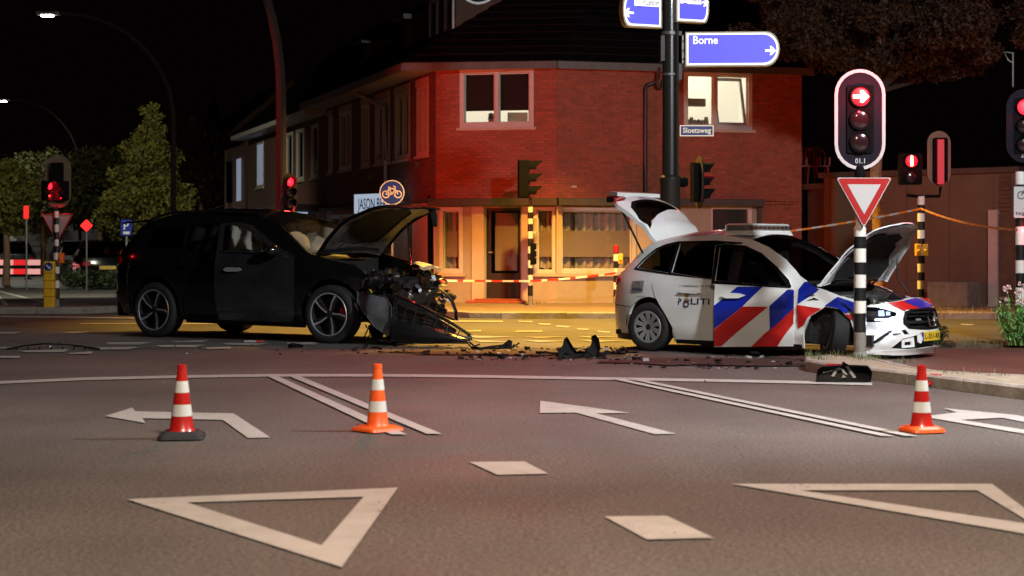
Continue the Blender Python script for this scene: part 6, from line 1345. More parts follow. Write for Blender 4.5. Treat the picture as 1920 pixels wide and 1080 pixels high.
for side in (-1, 1):
    f2 = fop if side < 0 else [(1.32, 1.28), (1.24, 1.70), (1.42, 1.705), (1.66, 1.66), (2.05, 1.45), (2.4, 1.28)]
    panel(SUVS, 'body_side', body, ['suv_black', 'black_plastic'], sv, side, 0, [qg, rg, f2], g=.09, thick=.05)
    panel(SUVS, 'quarter_window', qg, 'glass_dark', sv, side, -.01, thick=0); panel(SUVS, 'rear_door_window', rg, 'glass_tint', sv, side, -.01, thick=0)
    if side > 0: panel(SUVS, 'front_window', f2, 'glass_wind', sv, side, -.01, thick=0)
    d = panel(SUVS, 'rear_door', [(.42, 1.27), (.44, .95), (.60, .72), (.62, .34), (1.25, .33), (1.26, 1.25)], 'suv_black', sv, side, .008, g=.1, thick=.012)
    mb = MB(); sheet(mb, [(.5, 1.07), (.55, 1.10), (.72, 1.10), (.77, 1.075), (.72, 1.05), (.55, 1.05)], lambda u, v, o: SUVS.m(u, v, .045 + o, side), g=.05, thick=.035); mb.build('handle', M['suv_black'], d, smooth=True)
    panel(SUVS, 'wheel_arch_trim', arc(0, .42, .545, 195, -15, 20) + arc(0, .42, .5, -15, 195, 20), 'suv_black', sv, side, .02, g=.06, thick=.03)
    panel(SUVS, 'wheel_arch_trim', arc(3.22, .41, .535, 190, 60, 12) + arc(3.22, .41, .49, 60, 190, 12), 'suv_black', sv, side, .02, g=.06, thick=.03)
    panel(SUVS, 'sill', [(.56, .235), (2.72, .21), (2.72, .34), (.62, .36)], 'black_plastic', sv, side, .015, g=.12, thick=.06)
    panel(SUVS, 'tail_light', [(-1.5, 1.10), (-1.45, 1.21), (-1.05, 1.21), (-.9, 1.16), (-.92, 1.10), (-1.1, 1.07)], 'lens_red', sv, side, .012, g=.06, thick=.02)
    panel(SUVS, 'rear_bumper', [(SUVS.s0, .40), (-1.0, .36), (-.58, .34), (-.6, .56), (-1.0, .66), (SUVS.s0, .66)], 'suv_black', sv, side, .02, g=.09, thick=.03)
    MB().tube([SUVS.m(-.45, 1.76, .03, side), SUVS.m(0, 1.86, .03, side), SUVS.m(.9, 1.885, .03, side), SUVS.m(1.75, 1.82, .03, side)], .018, 6).build('roof_rail', M['black_plastic'], sv, smooth=True)
H1 = SUVS.m(2.56, .8); DB = math.radians(9)
def dopen2(p):
    q = p - Vector((H1.x, H1.y, 0)); c_, s_ = math.cos(DB), math.sin(DB); return Vector((H1.x + q.x * c_ - q.y * s_, H1.y + q.x * s_ + q.y * c_, p.z))
dgl = [(1.37, 1.30), (1.30, 1.66), (1.45, 1.66), (1.7, 1.6), (2.05, 1.42), (2.24, 1.3), (2.24, 1.27)]
dd_ = panel(SUVS, 'front_door', [(1.30, 1.25), (1.24, 1.68), (1.42, 1.70), (1.72, 1.64), (2.1, 1.44), (2.42, 1.27), (2.56, 1.23), (2.6, .9), (2.58, .28), (1.36, .30), (1.32, .6)], ['suv_door', 'black_plastic'], sv, -1, .012, [dgl], g=.1, thick=.05, xf=dopen2)
panel(SUVS, 'door_window', dgl, 'glass_wind', dd_, -1, .0, thick=0, xf=dopen2)
panel(SUVS, 'window_trim', [(1.36, 1.262), (2.3, 1.235), (2.3, 1.25), (1.36, 1.278)], 'chrome', dd_, -1, .018, g=.2, thick=.006, xf=dopen2)
mb = MB(); sheet(mb, [(1.47, 1.02), (1.52, 1.055), (1.72, 1.05), (1.77, 1.02), (1.72, .995), (1.52, .995)], lambda u, v, o: dopen2(SUVS.m(u, v, .055 + o)), g=.05, thick=.04); mb.build('handle', M['alu'], dd_, smooth=True)
mb = MB(); cushion(mb, dopen2(SUVS.m(2.3, 1.30, .16)), .09, .13, .085, 2, amp=.05, n=10); mi_ = mb.build('mirror', M['suv_black'], dd_, smooth=True)
# top
mb = MB(); loft(mb, [tuple(SUVS.m(a, b)) for a, b in resample([(2.12, 1.68), (1.83, 1.77), (1.42, 1.83), (.75, 1.845), (0, 1.82), (-.52, 1.73)], .15)], .085); mb.build('roof', M['suv_black'], sv, smooth=True)
A_ = [SUVS.m(a, b) for a, b in resample([(2.12, 1.68), (2.56, 1.40), (2.86, 1.25)], .1)]
mb = MB(); loft(mb, [(p.x - .01, p.y + .02, p.z) for p in A_], lambda t: .085 - .04 * t, lambda t: .04 + .16 * t); mb.build('windscreen', M['glass_crazed'], sv, smooth=True)
mb = MB(); loft(mb, [tuple(SUVS.m(a, b)) for a, b in resample([(-.52, 1.73), (-.68, 1.66), (-.8, 1.52), (-1.0, 1.34), (-1.2, 1.27)], .1)], .03); mb.build('rear_window', M['glass_dark'], sv, smooth=True)
mb = MB(); loft(mb, [tuple(SUVS.m(a, b, .0)) for a, b in ((-.45, 1.77), (-.6, 1.755))] + [(-.98, -.62, 1.72), (-1.0, -.6, 1.69)], .04); mb.build('roof_spoiler', M['suv_black'], sv, smooth=True)
mb = MB(); mb.prism([(-.9, -.75), (2.7, -.8), (2.7, .8), (-.9, .75)], lambda u, v: (u, v, .3), lambda u, v: (u, v, .4)); mb.prism([(2.62, -.8), (2.8, -.8), (2.8, .8), (2.62, .8)], lambda u, v: (u, v, .3), lambda u, v: (u, v, 1.18)); mb.build('floor_pan', M['under'], sv)
for y in (-.42, .42): seatobj(sv, 1.45, y, .5, s=1.1)
seatobj(sv, .35, 0, .5, wd=2.7)

mb = MB(); mb.tube([(2.35, -.75, 1.1), (2.4, 0, 1.15), (2.35, .75, 1.1)], .12, 10); mb.build('dashboard', M['black_plastic'], sv, smooth=True)
mb = MB(); mb.obox((2.0, 0, 1.63), (.02, 0, 0), (0, .13, 0), (0, 0, .035)); mb.tube([(2.0, 0, 1.6), (2.08, -.02, 1.54), (2.2, .1, 1.5)], .006, 5); mb.build('rear_view_mirror', M['black_plastic'], sv, bevel=.01)
for y, sd in ((-.72, 1), (.72, 5)):
    mb = MB(); vs = []; n = 40
    for i in range(n + 1):
        x = .3 + 2.0 * i / n
        for k in range(9):
            f = k / 8; z = 1.70 - f * (.42 + .04 * math.sin(i * .7)) - (max(0, x - 1.5) ** 2 * .25); vs.append((x, y * (1 - .1 * (1 - f)) + .035 * math.sin(i * .9 + k * .3) + .02 * mnoise.noise(Vector((i * .4, k * .6, sd))), z))
    mb.add(vs, [(i * 9 + k, i * 9 + k + 1, (i + 1) * 9 + k + 1, (i + 1) * 9 + k) for i in range(n) for k in range(8)]); mb.build('curtain_airbag', M['airbag'], sv, smooth=True)
mb = MB(); cushion(mb, (2.1, -.38, 1.34), .17, .36, .22, 3); mb.build('front_airbag', M['airbag'], sv, smooth=True)
mb = MB(); cushion(mb, (1.95, .42, 1.24), .17, .3, .26, 7); mb.build('front_airbag', M['airbag'], sv, smooth=True)
# bonnet up
HB = [(0, -.79), (.3, -.84), (.8, -.84), (1.22, -.8), (1.42, -.62), (1.5, -.3), (1.52, 0), (1.5, .3), (1.42, .62), (1.22, .8), (.8, .84), (.3, .84), (0, .79)]
def hood2(u, v, o):
    t = u / 1.5; n = Vector((-.5, 0, .86)); b = .16 * math.sin(math.pi * min(1, t)) - .05 * (v / .8) ** 2 + .02 * mnoise.noise(Vector((u * 2.5, v * 2.5, 4)))
    if u > 1.3: b -= (u - 1.3) * .5
    return Vector((2.8 + .86 * u * .97, v, 1.27 + .5 * u * .97)) + n * (b + o)
mb = MB(); sheet(mb, HB, hood2, g=.09, thick=.03); bn = mb.build('bonnet', M['suv_black'], sv, smooth=True, auto=50)
HI = [(x * .93 + .04, y * .92) for x, y in HB]; IN = [(.25, -.5), (.7, -.56), (1.02, -.48), (1.16, -.2), (1.12, 0), (1.16, .2), (1.02, .48), (.7, .56), (.25, .5), (.18, 0)]
mb = MB(); sheet(mb, HI, lambda u, v, o: hood2(u, v, -.034 + .02 * mnoise.noise(Vector((u * 4, v * 4, 2))) + o), [IN], g=.07, thick=.012); mb.build('bonnet_lining', M['hood_under'], bn, smooth=True)
mb = MB(); sheet(mb, [((a - .68) * 1.03 + .68, b * 1.03) for a, b in IN], lambda u, v, o: hood2(u, v, -.028), g=.1, thick=0); mb.build('insulation_mat', M['insulation'], bn, smooth=True)
mb = MB(); q0 = hood2(1.46, .25, -.02); mb.add([q0 + Vector(v) for v in ((-.03, 0, .02), (.03, .1, .02), (.07, .1, -.1), (.085, .08, -.26), (.03, .05, -.26), (.0, .04, -.1))], [(0, 1, 2, 5), (5, 2, 3, 4)]); mb.add([q0 + Vector(v) + Vector((-.02, .02, 0)) for v in ((-.03, 0, .02), (.03, .1, .02), (.07, .1, -.1), (.085, .08, -.26), (.03, .05, -.26), (.0, .04, -.1))], [(5, 2, 1, 0), (4, 3, 2, 5)]); mb.build('torn_edge_strip', M['wreck_black'], bn)
for sd in (-1, 1): MB().tube([(2.78, sd * .76, 1.18), (2.86, sd * .76, 1.25), hood2(.2, sd * .76, -.04)], .02, 6).build('bonnet_hinge', M['black_plastic'], bn, smooth=True)
MB().tube([(3.5, .62, 1.08), hood2(.75, .7, -.05)], .014, 6).build('gas_strut', M['chrome'], bn, smooth=True)
# torn front
rr = random.Random(33)
mb = MB(); mb.prism([(2.75, -.75), (3.6, -.7), (3.95, -.55), (3.95, .6), (3.6, .75), (2.75, .75)], lambda u, v: (u, v, .4), lambda u, v: (u, v, .92)); mb.build('engine', M['engine'], sv, bevel=.03)
mb = MB(); junk(mb, 110, ((2.95, 3.85), (-.75, .7), (.84, .97)), rr, 3); mb.build('engine_parts', [M['black_plastic'], M['engine'], M['suv_black']], sv)
mb = MB(); cushion(mb, (3.72, -.05, .62), .33, .82, .30, 5, amp=.12, n=14); mb.build('crash_structure', M['under'], sv)
mb = MB(); junk(mb, 110, ((3.65, 4.3), (-.9, .5), (.1, .42)), rr, 2, (.03, .10)); mb.build('underrun_parts', [M['wreck_black'], M['suv_door']], sv)
mb = MB(); junk(mb, 260, ((3.7, 4.08), (-.88, .8), (.34, .92)), rr, 4, (.03, .11)); mb.build('crushed_front', [M['black_plastic'], M['suv_black'], M['engine'], M['alu_dark']], sv)
mb = MB(); P = []
for k in range(4, 11): t = -1 + k / 5; P.append((4.12 - .22 * t * t + .04 * (t < 0), t * .8, 1.03 + .05 * (1 - t * t) + .02 * math.sin(k * 2.1)))
for a, b_ in zip(P, P[1:]): a, b_ = Vector(a), Vector(b_); d = (b_ - a); mb.add([a + Vector((-.24, 0, .05)), b_ + Vector((-.24, 0, .05)), b_, a, a + Vector((.02, 0, -.05)), b_ + Vector((.02, 0, -.05))], [(0, 1, 2, 3), (3, 2, 5, 4)])
mb.build('radiator_support', M['engine_light'], sv, smooth=True)
mb = MB(); mb.obox((4.02, -.1, .66), (.02, 0, 0), (0, .5, 0), (0, 0, .22)); mb.build('radiator', M['engine'], sv, bevel=.01)
for k in range(13): MB().obox((4.045, -.1, .48 + k * .03), (.004, 0, 0), (0, .48, 0), (0, 0, .005)).build('radiator_fin', M['alu_dark'], sv)
hl = MB(); cushion(hl, (3.83, -.82, .93), .16, .11, .09, 3, amp=.1, n=12); h_ = hl.build('headlight', M['lens_clear'], sv, smooth=True)
mb = MB(); junk(mb, 16, ((3.74, 3.92), (-.86, -.76), (.87, .97)), rr, 2, (.02, .05)); mb.build('headlight_inner', [M['chrome'], M['alu_dark']], h_)
mb = MB(); junk(mb, 10, ((3.9, 4.3), (-.7, .6), (.6, .95)), rr, 1, (.015, .04)); mb.build('bright_fragments', M['cap_silver'], sv)
mb = MB(); mb.tube([(3.86, -.86, .82), (3.84, -.9, .77), (3.87, -.9, .72)], .016, 6); mb.build('yellow_cap', M['plate_yellow'], sv, smooth=True)
# wing remnant and the bumper hanging down to the road
def Q(px, py, y):    # a point on the plane car-y = y seen at that place, in car coordinates
    k = (px - 960) / F; c_, s_ = math.cos(math.radians(-30.4)), math.sin(math.radians(-30.4)); X0 = -4.8147 - y * s_; Y0 = 26.2094 + y * c_
    x = (k * Y0 - X0) / (c_ - k * s_); return Vector((x, y, CAMH - (py - YH) / F * (Y0 + x * s_)))
W_ = [Q(x, y, -.93) for x, y in ((672, 546), (700, 548), (728, 556), (741, 575), (742, 604), (748, 628), (728, 630), (712, 612), (706, 592), (690, 580), (676, 566))]
mb = MB(); sheet(mb, [(p.x, p.z) for p in W_], lambda u, v, o: (u, -.93 - .09 * math.sin(max(0, min(1, (v - .22) / .5)) * 3.1) - .12 * max(0, 1 - abs(u - 3.98) * 4) - .03 * mnoise.noise(Vector((u * 6, v * 6, 1))) + o, v), g=.05, thick=.02); bc = mb.build('bumper_corner', M['suv_grey'], sv, smooth=True, auto=60)
mb = MB(); sheet(mb, [(3.86, .36), (3.92, .42), (3.96, .52), (3.90, .50)], lambda u, v, o: (u, -1.03 + o, v), g=.05, thick=.01); mb.build('air_duct', M['under'], bc)
mb = MB(); mb.tube([(3.885, -1.06, .53), (3.92, -1.07, .46), (3.93, -1.07, .38)], .012, 6); mb.build('duct_trim', M['alu'], bc, smooth=True)
def bq(u, v, o=0):
    """hanging bumper: u along its length from the corner to its low tip, v across its height"""
    a, b_ = Q(735, 640, -1.0), Q(878, 650, -.75); c_, d = Q(742, 554, -.98), Q(883, 629, -.7)
    lo = a.lerp(b_, u); lo.z = max(lo.z, .05); hi = c_.lerp(d, u); hi.z += .05 * math.sin(math.pi * u); p = lo.lerp(hi, v); bow = math.sin(math.pi * u) * .10; return p + Vector((.25, -.9, .1)).normalized() * (bow + o + .09 * math.sin(math.pi * min(1, v / .55)))
mb = MB(); sheet(mb, [(0, 0), (.5, -.03), (1, 0), (1.02, .5), (1.0, .98), (.93, .62), (.5, .50), (0, .42)], bq, g=.06, thick=.05); hb = mb.build('hanging_bumper', M['suv_door'], sv, smooth=True, auto=50)
mb = MB()
for k in range(6): v = .52 + k * .085; mb.tube([bq(u, min(.99, v + .1 * u), .01 + .012 * math.sin(k * 3 + u * 9)) for u in (0, .2, .4, .6, .8 - k * .02)], .005, 5)
mb.build('grille_bars', M['chrome'], hb, smooth=True)
mb = MB(); mb.add([bq(0, .4, -.05), bq(.45, .4, -.05), bq(.82, .45, -.05), bq(.82, .8, -.06), bq(.45, .92, -.08), bq(0, .97, -.08)], [(0, 1, 4, 5), (1, 2, 3, 4)]); mb.build('grille_shroud', M['under'], hb)
for k in range(7): u = .02 + k * .14; MB().tube([bq(u, .42, .0), bq(u + .015, .98, .0)], .008, 6).build('grille_upright', M['black_plastic'], hb, smooth=True)
mb = MB(); mb.tube([bq(u, 1.0, .02) for u in (0, .2, .4, .6, .8, 1)], .02, 8); mb.tube([bq(0, .0, .01), bq(0, 1.0, .01)], .022, 8); mb.build('bumper_edge', M['suv_black'], hb, smooth=True)
mb = MB(); mb.tube([bq(u, 1.03, .04) for u in (.3, .5, .7, .9, 1)], .007, 6); mb.build('edge_trim', M['chrome'], hb, smooth=True)
mb = MB(); junk(mb, 70, ((3.95, 4.9), (-.85, -.55), (.12, .4)), rr, 2, (.015, .06)); mb.v = [(x, y, min(z, .48 - (x - 3.95) * .36)) for x, y, z in mb.v]; mb.build('broken_plastic', [M['black_plastic'], M['suv_black']], sv)
mb = MB(); mb.tube([Q(x, y, -.2) for x, y in ((824, 541), (836, 550), (848, 566), (855, 585), (855, 601))], .042, 8, flat=.35); mb.build('torn_arch_trim', M['black_plastic'], sv, smooth=True)
mb = MB(); mb.tube([Q(x, y, -.5) for x, y in ((775, 570), (812, 584), (853, 600))], .014, 6); mb.tube([Q(x, y, -.75) for x, y in ((876, 637), (882, 643), (890, 650))], .012, 6); mb.build('bent_chrome_strip', M['chrome'], sv, smooth=True)
mb = MB(); mb.tube([(2.85, -.8, 1.24), (3.0, -.72, 1.3), (3.15, -.2, 1.32), (3.15, .3, 1.31)], .02, 6); mb.tube([(2.9, -.5, 1.27), (3.0, -.3, 1.42)], .01, 5); mb.build('wiper_arm', M['black_plastic'], sv, smooth=True)
wheel(sv, (0, -.88, .41), .41, .30, .28, 'suv'); wheel(sv, (0, .88, .41), .41, .30, .28, 'suv', ax=(0, 1, 0)); wheel(sv, (3.2, .86, .41), .41, .30, .28, 'suv', ax=(0, 1, 0)); wheel(sv, (3.21, -.88, .41), .41, .30, .28, 'suv', ax=(.06, -1, 0))
mb = MB()
liner(sv, (0, 3.2), .5, .42, .5, .88)
mb = MB(); mb.box(-.9, 3.6, -.8, .8, .3, .5); mb.build('underbody', M['under'], sv)

# =========================== parked cars further along (seen end on, a few dozen pixels each)
def parked(loc_, rz, paint, lab, kind='car', rear=True, lights=None):
    """small hatchback or van built around its own shell"""
    t = empty('parked_car' if kind == 'car' else 'white_van', loc_, rz, lab, 'car' if kind == 'car' else 'van', 'cars parked along the side street' if kind == 'car' else None)
    if kind == 'car':
        st = [(-2.1, .35, .75, .7), (-2.0, .25, .95, .82), (-1.7, .22, 1.0, .86), (-.2, .2, 1.0, .9), (1.2, .2, .96, .88), (1.9, .24, .82, .8), (2.1, .35, .65, .65)]; cab = [(-1.95, .95, .72), (-1.5, 1.42, .6), (-.6, 1.5, .62), (.4, 1.45, .6), (1.2, .96, .7)]
    else:
        st = [(-2.9, .4, 1.3, .95), (-2.8, .3, 1.3, .98), (0, .3, 1.3, .98), (2.2, .3, 1.2, .96), (2.8, .35, 1.0, .9), (2.95, .45, .8, .8)]; cab = [(-2.88, 1.3, .96), (-2.8, 2.35, .88), (-1, 2.45, .88), (1.2, 2.4, .86), (2.3, 1.2, .92)]
    def ring(x, z0, z1, w_): return [(x, -w_ * .9, z0), (x, -w_, z0 + .12), (x, -w_, z1 - .15), (x, -w_ * .94, z1), (x, w_ * .94, z1), (x, w_, z1 - .15), (x, w_, z0 + .12), (x, w_ * .9, z0)]
    mb = MB(); vs = []; 
    for s_ in st: vs += ring(*s_)
    N = len(st); fs = [(i * 8 + k, i * 8 + (k + 1) % 8, (i + 1) * 8 + (k + 1) % 8, (i + 1) * 8 + k) for i in range(N - 1) for k in range(8)] + [tuple(range(8))[::-1], tuple((N - 1) * 8 + k for k in range(8))]
    mb.add(vs, [f[::-1] for f in fs]); mb.build('body', M[paint], t, smooth=True, bevel=.02)
    mb = MB(); z0 = 1.0 if kind == 'car' else 1.28
    for i in range(len(cab) - 1):
        (a, az, aw), (b, bz, bw) = cab[i], cab[i + 1]; aw0 = .84 if kind == 'car' else .95
        mb.add([(a, -aw, az), (b, -bw, bz), (b, bw, bz), (a, aw, az), (a, -aw0, min(az, z0)), (b, -aw0, min(bz, z0)), (b, aw0, min(bz, z0)), (a, aw0, min(az, z0))], [(0, 1, 2, 3), (0, 4, 5, 1), (3, 2, 6, 7)], 0)
    mb.build('cabin', M['glass_dark' if kind == 'car' else paint], t, smooth=False)
    mb = MB(); mb.add([(cab[1][0], -cab[1][2], cab[1][1] + .012), (cab[1][0], cab[1][2], cab[1][1] + .012), (cab[2][0], cab[2][2], cab[2][1] + .02), (cab[3][0], cab[3][2], cab[3][1] + .012), (cab[3][0], -cab[3][2], cab[3][1] + .012), (cab[2][0], -cab[2][2], cab[2][1] + .02)], [tuple(range(6))]); mb.build('roof', M[paint], t)
    xe = -1 if rear else 1; xx_ = (st[0][0] if rear else st[-1][0])
    for sd in (-1, 1):
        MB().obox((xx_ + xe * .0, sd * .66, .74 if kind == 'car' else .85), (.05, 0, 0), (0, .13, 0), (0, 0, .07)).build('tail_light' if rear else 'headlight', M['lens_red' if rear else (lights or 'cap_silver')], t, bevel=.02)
        for x in ((-1.3, 1.3) if kind == 'car' else (-1.8, 1.9)): MB().lathe([(.2, -.1), (.3, -.1), (.32, 0), (.3, .1), (.2, .1)], (x, sd * .8, .32), (0, 1, 0), 20).build('wheel', M['tyre'], t, smooth=True)
    mb = MB(); mb.obox((xx_ + xe * .03, 0, .62 if rear else .5), (.012, 0, 0), (0, .26, 0), (0, 0, .055)); mb.build('number_plate', M['plate_yellow'], t)
    mb = MB(); 
    if kind == 'car': mb.obox((xx_ + (-xe) * .16, 0, 1.19), (.01, 0, 0), (0, .5, 0), (0, 0, .12))
    else: mb.obox((2.55, 0, 1.75), (.02, 0, 0), (0, .75, 0), (.0, 0, .35))
    mb.build('windscreen' if not rear else 'rear_window', M['glass_dark'], t)
    return t
ra = math.pi / 2 + .33
parked((at(190, 456, 56.5).x, 56.5, 0), ra, 'suv_black', 'black parked car with a yellow plate behind the low hedge')
parked((at(152, 456, 63).x, 63, 0), ra + math.pi, 'suv_grey', 'dark grey parked car past the black car with the yellow plate', rear=False, lights='chrome')
parked((at(140, 456, 69.5).x, 69.5, 0), ra + math.pi, 'chrome', 'silver parked car with lamp glints put in as glow, behind the dark grey one', rear=False, lights='glint_glow')  # headlights glow to stand in for lamp reflections on the car
parked((at(130, 456, 76).x, 76, 0), ra + math.pi, 'suv_grey', 'farthest dark parked car beside the striped island pole', rear=False, lights='chrome')
parked((at(10, 456, 72).x, 73, 0), ra, 'alu_dark', 'dark car behind the red and white barrier')
v_ = parked((at(72, 456, 76).x, 76, 0), -math.pi / 2 - .5, 'white', 'white van behind the barrier, facing the crossing', 'van', rear=False)
# ------------------------------------------------------------------ cones and debris
def cone(px, py, h, r0, mb_base, lab, c1, c2, base='rubber', sq=.2, rz=.1):
    g = gnd(px, py, .01); t = empty('traffic_cone', (g.x, g.y, .01), rz, lab, 'traffic cone', 'traffic cones'); hb = mb_base
    r = lambda z: r0 + (.028 - r0) * (z - hb) / (h - hb)
    B = MB(); B.prism(rrect(-sq, sq, -sq, sq, .05, 4), lambda u, v: (u, v, .0), lambda u, v: (u * .95, v * .95, hb * .55)); B.prism(rrect(-sq * .9, sq * .9, -sq * .9, sq * .9, .05, 4), lambda u, v: (u, v, hb * .55), lambda u, v: (u * .8, v * .8, hb)); B.build('base', M[base], t, bevel=.006)
    zs = [hb, hb + (h - hb) * .225, hb + (h - hb) * .40, hb + (h - hb) * .58, hb + (h - hb) * .755, hb + (h - hb) * .93, h]
    mb = MB(); mb.lathe([(r0 * 1.15, hb - .005), (r(hb + .02), hb + .02)] + [(r(z), z) for z in (zs[1], zs[3], zs[4], zs[5])], n=32)
    mb.lathe([(r(zs[5]), zs[5]), (.034, zs[5] + .002), (.033, h), (.02, h + .002), (.018, h - .03)], n=32); mb.build('body', M[c1], t, smooth=True)
    for a, b in ((zs[1], zs[2]), (zs[3], zs[4])):
        mb = MB(); mb.lathe([(r(a) + .0015, a), (r(b) + .0015, b)], n=32); mb.build('reflective_band', M['cone_band'], t, smooth=True)
    return t
cone(341, 820, .52, .088, .05, 'red cone with white bands on a black base, standing on the left turn arrow', 'cone_red', 'cone_band', 'rubber', .165, .12)
cone(708, 806, .49, .082, .035, 'bright orange-red cone on the double lines in the middle of the road', 'cone_orange', 'cone_band', 'cone_orange', .155, .7)
cone(1728, 808, .485, .08, .04, 'red cone with an orange foot near the kerb on the right', 'cone_red', 'cone_band', 'cone_orange', .14, .3)
M['cone_orange'].node_tree.nodes['Principled BSDF'].inputs['Base Color'].default_value = (.8, .07, .012, 1)

def shard(name, px, py, size, h, seed, lab, m='wreck_black', z=.012, rz=0):
    """a torn piece of curved plastic standing or lying on the road"""
    rr = random.Random(seed); g = gnd(px, py, z); w_, d_ = size; n = 12; mb = MB()
    top = [h * (.35 + .65 * rr.random()) for _ in range(n)]
    def f(u, v, o):
        k = max(0, min(n - 1, (u / w_ + .5) * (n - 1))); i = int(k); t = top[i] + (top[min(i + 1, n - 1)] - top[i]) * (k - i)
        a = u / w_ * 2.0; return (u, d_ * math.cos(a) + o + .03 * mnoise.noise(Vector((u * 9, v * 9, seed))), v * t)
    sheet(mb, [(-w_ / 2, 0), (w_ / 2, 0), (w_ / 2, 1), (-w_ / 2, 1)], f, g=.07 if w_ < 1 else .1, thick=.006)
    for _ in range(5): mb.tube([(rr.uniform(-w_ / 2, w_ / 2), d_ * .6, .01), (rr.uniform(-w_ / 2, w_ / 2), d_ * .8 + rr.uniform(-.05, .05), h * rr.uniform(.2, .7))], .008, 5)
    o = mb.build(name, M[m], smooth=True); o.location = g; o.rotation_euler = (0, 0, rz); tag(o, lab, 'debris', 'wreckage on the road'); return o
def spike(px, py, pts, lab, seed, th=.02):
    g = gnd(px, py, .012); mb = MB(); rr = random.Random(seed); sheet(mb, pts, lambda u, v, o: (u, .12 * math.sin(u * 5 + v * 3) + .1 * v + o, v), g=.05, thick=th)
    for _ in range(6): u = rr.choice(pts)[0]; mb.tube([(u, 0, .02), (u + rr.uniform(-.1, .1), rr.uniform(-.1, .1), rr.uniform(.02, .1))], .01, 5)
    o = mb.build('wreck_piece', M['wreck_black'], smooth=True); o.location = g; tag(o, lab, 'debris', 'wreckage on the road'); return o
spike(1085, 670, [(-.25, 0), (.24, 0), (.27, .12), (.25, .22), (.21, .27), (.16, .25), (.16, .16), (.12, .08), (.05, .07), (-.02, .07), (-.07, .13), (-.11, .2), (-.14, .25), (-.18, .22), (-.2, .14), (-.26, .1)], 'large black two-horned wreck piece midway between the cars', 1, .06)
spike(925, 655, [(-.28, 0), (.24, 0), (.25, .1), (.2, .12), (.12, .06), (-.1, .04), (-.28, .01)], 'low black wreck piece curling up just past the tip of the fallen bumper', 2)
spike(1148, 665, [(-.16, 0), (.18, 0), (.12, .07), (.02, .03), (-.08, .06)], 'small jagged black piece left of the police car rear wheel', 3)
shard('wreck_piece', 905, 667, (.62, .02), .03, 4, 'long thin black strip lying in front of the fallen bumper')
shard('wreck_piece', 555, 652, (.2, .06), .07, 5, 'small dark box-like piece in front of the SUV front wheel', rz=.3)
shard('wreck_piece', 1055, 668, (.16, .05), .05, 6, 'small dark scrap touching the two-horned piece', rz=.5)
shard('wreck_piece', 1030, 664, (.26, .05), .04, 7, 'flat broken black panel left of the two-horned piece', rz=-.3)
shard('wreck_piece', 1325, 686, (.3, .05), .02, 8, 'thin black sliver on the road below the police car doors')
# long curved trim at the left
g = gnd(102, 655, .012); mb = MB(); mb.tube([(-.62, 0, .0), (-.4, .05, .045), (-.15, .06, .07), (.15, .05, .06), (.4, .0, .035), (.6, -.06, .01)], .022, 6, flat=.5)
for k in range(7): mb.tube([(-.5 + k * .15, .04, .03), (-.5 + k * .15, 0, 0)], .01, 5)
o = mb.build('curved_trim', M['black_plastic'], smooth=True); o.location = g; tag(o, 'long curved black trim lying on the crossing blocks at the left', 'debris', 'wreckage on the road')
g = gnd(478, 641, .012); mb = MB(); mb.box(-.15, .02, -.02, .02, 0, .02, 0); mb.box(.02, .13, -.02, .02, 0, .02, 1); o = mb.build('marker_strip', [M['white_reflect'], M['tape_red']]); o.location = g; tag(o, 'short white and red strip lying under the SUV', 'debris')
g = gnd(283, 641, .012) 
# broken headlamp at the kerb
t = empty('headlamp_unit', (gnd(1580, 716).x, gnd(1580, 716).y, .012), -.1, 'broken black headlamp unit lying at the tip of the traffic island', 'headlamp')
mb = MB(); sheet(mb, [(-.27, 0), (.26, .0), (.28, .1), (.24, .16), (.05, .165), (.0, .2), (-.02, .165), (-.22, .15), (-.26, .12)], lambda u, v, o: (u, -.03 * math.cos(u * 5) - .02 + o + v * .12, v), g=.04, thick=.14); mb.build('housing', M['black_plastic'], t, smooth=True)
mb = MB(); f = lambda u, v: (u, -.055 + v * .12 - .025 * math.cos(u * 5), v)
for P in ([(-.12, .05), (-.09, .045), (-.06, .1), (-.02, .11), (.0, .08), (.03, .06), (.04, .07), (.0, .12), (-.04, .14), (-.08, .12)], [(.02, .15), (.05, .15), (.13, .04), (.1, .03)], [(-.2, .08), (-.1, .1), (-.11, .11), (-.2, .09)], [(-.02, .03), (.03, .04), (0, .07)]): mb.add([f(*p) for p in P], [tuple(range(len(P)))])
mb.build('reflector_trim', M['cap_silver'], t)
mb = MB(); sheet(mb, [(.08, .03), (.26, .03), (.26, .13), (.1, .14)], lambda u, v, o: (u, -.07 + v * .12 + o, v), g=.05, thick=.004); mb.build('lens', M['lens_clear'], t)
mb = MB(); mb.box(-.16, -.02, .0, .02, .15, .17); mb.build('orange_reflector', M['red_reflect'], t)
# clear round lens by the bumper
g = gnd(1779, 651, .03); mb = MB(); mb.lathe([(.085, 0), (.1, .03), (.08, .07), (.03, .09), (0, .092)], n=20); o = mb.build('round_lens', M['lens_clear'], smooth=True); o.location = g; tag(o, 'clear round lamp lens lying in front of the police car', 'debris')
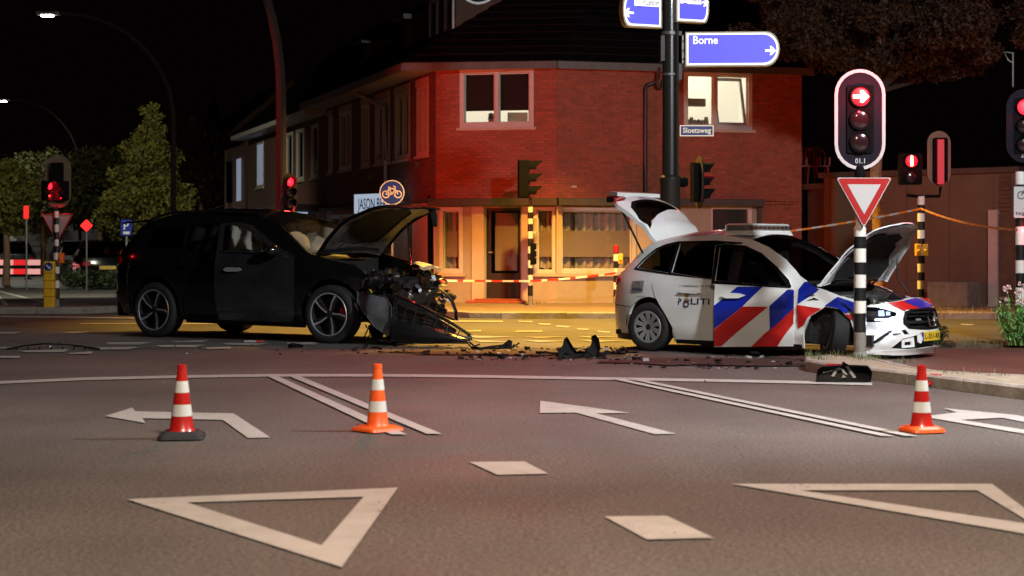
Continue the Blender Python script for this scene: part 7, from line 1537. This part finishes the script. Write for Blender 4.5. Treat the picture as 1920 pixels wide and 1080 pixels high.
# dark blue-red drain marks on the kerb
g = gnd(1758, 722, .06); mb = MB()
for k in range(3): mb.add([(-.11 + k * .055, 0, 0), (-.08 + k * .055, 0, 0), (-.02 + k * .055, .1, .105), (-.05 + k * .055, .1, .105), (-.11 + k * .055, -.012, .004), (-.08 + k * .055, -.012, .004), (-.02 + k * .055, .088, .112), (-.05 + k * .055, .088, .112)], [(4, 5, 6, 7), (0, 1, 5, 4), (1, 2, 6, 5), (2, 3, 7, 6), (3, 0, 4, 7)])
o = mb.build('kerb_grate', M['caliper']); o.location = (4.03, 16.55, .02); o.rotation_euler = (0, 0, -1.1); tag(o, 'small slotted red grate in the kerb beside the right cone', 'grate')
# the fine scatter nobody could count
rr = random.Random(21); mb = MB()
def scat(n, x0, x1, y0, y1, s0, s1):
    for _ in range(n):
        g = gnd(rr.uniform(x0, x1), rr.uniform(y0, y1), .012); a = rr.uniform(0, 6.28); s = rr.uniform(s0, s1) * (rr.random() ** 1.5 + .2)
        P = [g + Vector((math.cos(a + k * 1.5 + rr.uniform(-.4, .4)), math.sin(a + k * 1.5) , 0)) * s * rr.uniform(.4, 1) for k in range(4)]; u = Vector((0, 0, s * rr.uniform(.1, .8)))
        mb.add(P + [p + u * rr.uniform(.4, 1) for p in P], [(4, 5, 6, 7), (0, 1, 5, 4), (1, 2, 6, 5), (2, 3, 7, 6), (3, 0, 4, 7)], 0 if rr.random() < .86 else (2 if rr.random() < .15 else 1))
scat(420, 860, 1210, 650, 676, .010, .06); scat(60, 900, 1180, 654, 672, .03, .10); scat(150, 1180, 1520, 668, 692, .012, .06); scat(90, 640, 900, 648, 664, .015, .07); scat(60, 20, 620, 636, 668, .01, .04); scat(120, 300, 1600, 640, 720, .006, .015); scat(35, 200, 1700, 700, 1000, .004, .008)
o = mb.build('debris', [M['wreck_black'], M['cap_silver'], M['caliper']]); tag(o, 'scattered plastic and glass fragments between the two wrecked cars', 'debris', kind='stuff')
# oil and water stains are on the road material side: a damp patch sheet
def patch(name, c, rx, ry, m, z, seed):
    rr = random.Random(seed); P = [(c[0] + rx * math.cos(a) * (1 + .25 * rr.uniform(-1, 1)), c[1] + ry * math.sin(a) * (1 + .25 * rr.uniform(-1, 1))) for a in [k * math.pi / 12 for k in range(24)]]
    o = flat(name, P, z, m); return o
m_ = worn('dirt_stain', (.03, .018, .013)); m_.node_tree.nodes['Principled BSDF'].inputs['Roughness'].default_value = .8
g = gnd(1380, 680); patch('dirt_patch', (g.x, g.y), 1.7, .6, 'dirt_stain', .0155, 2)
g = gnd(960, 662); patch('dirt_patch', (g.x, g.y), 1.5, .5, 'dirt_stain', .0155, 5)
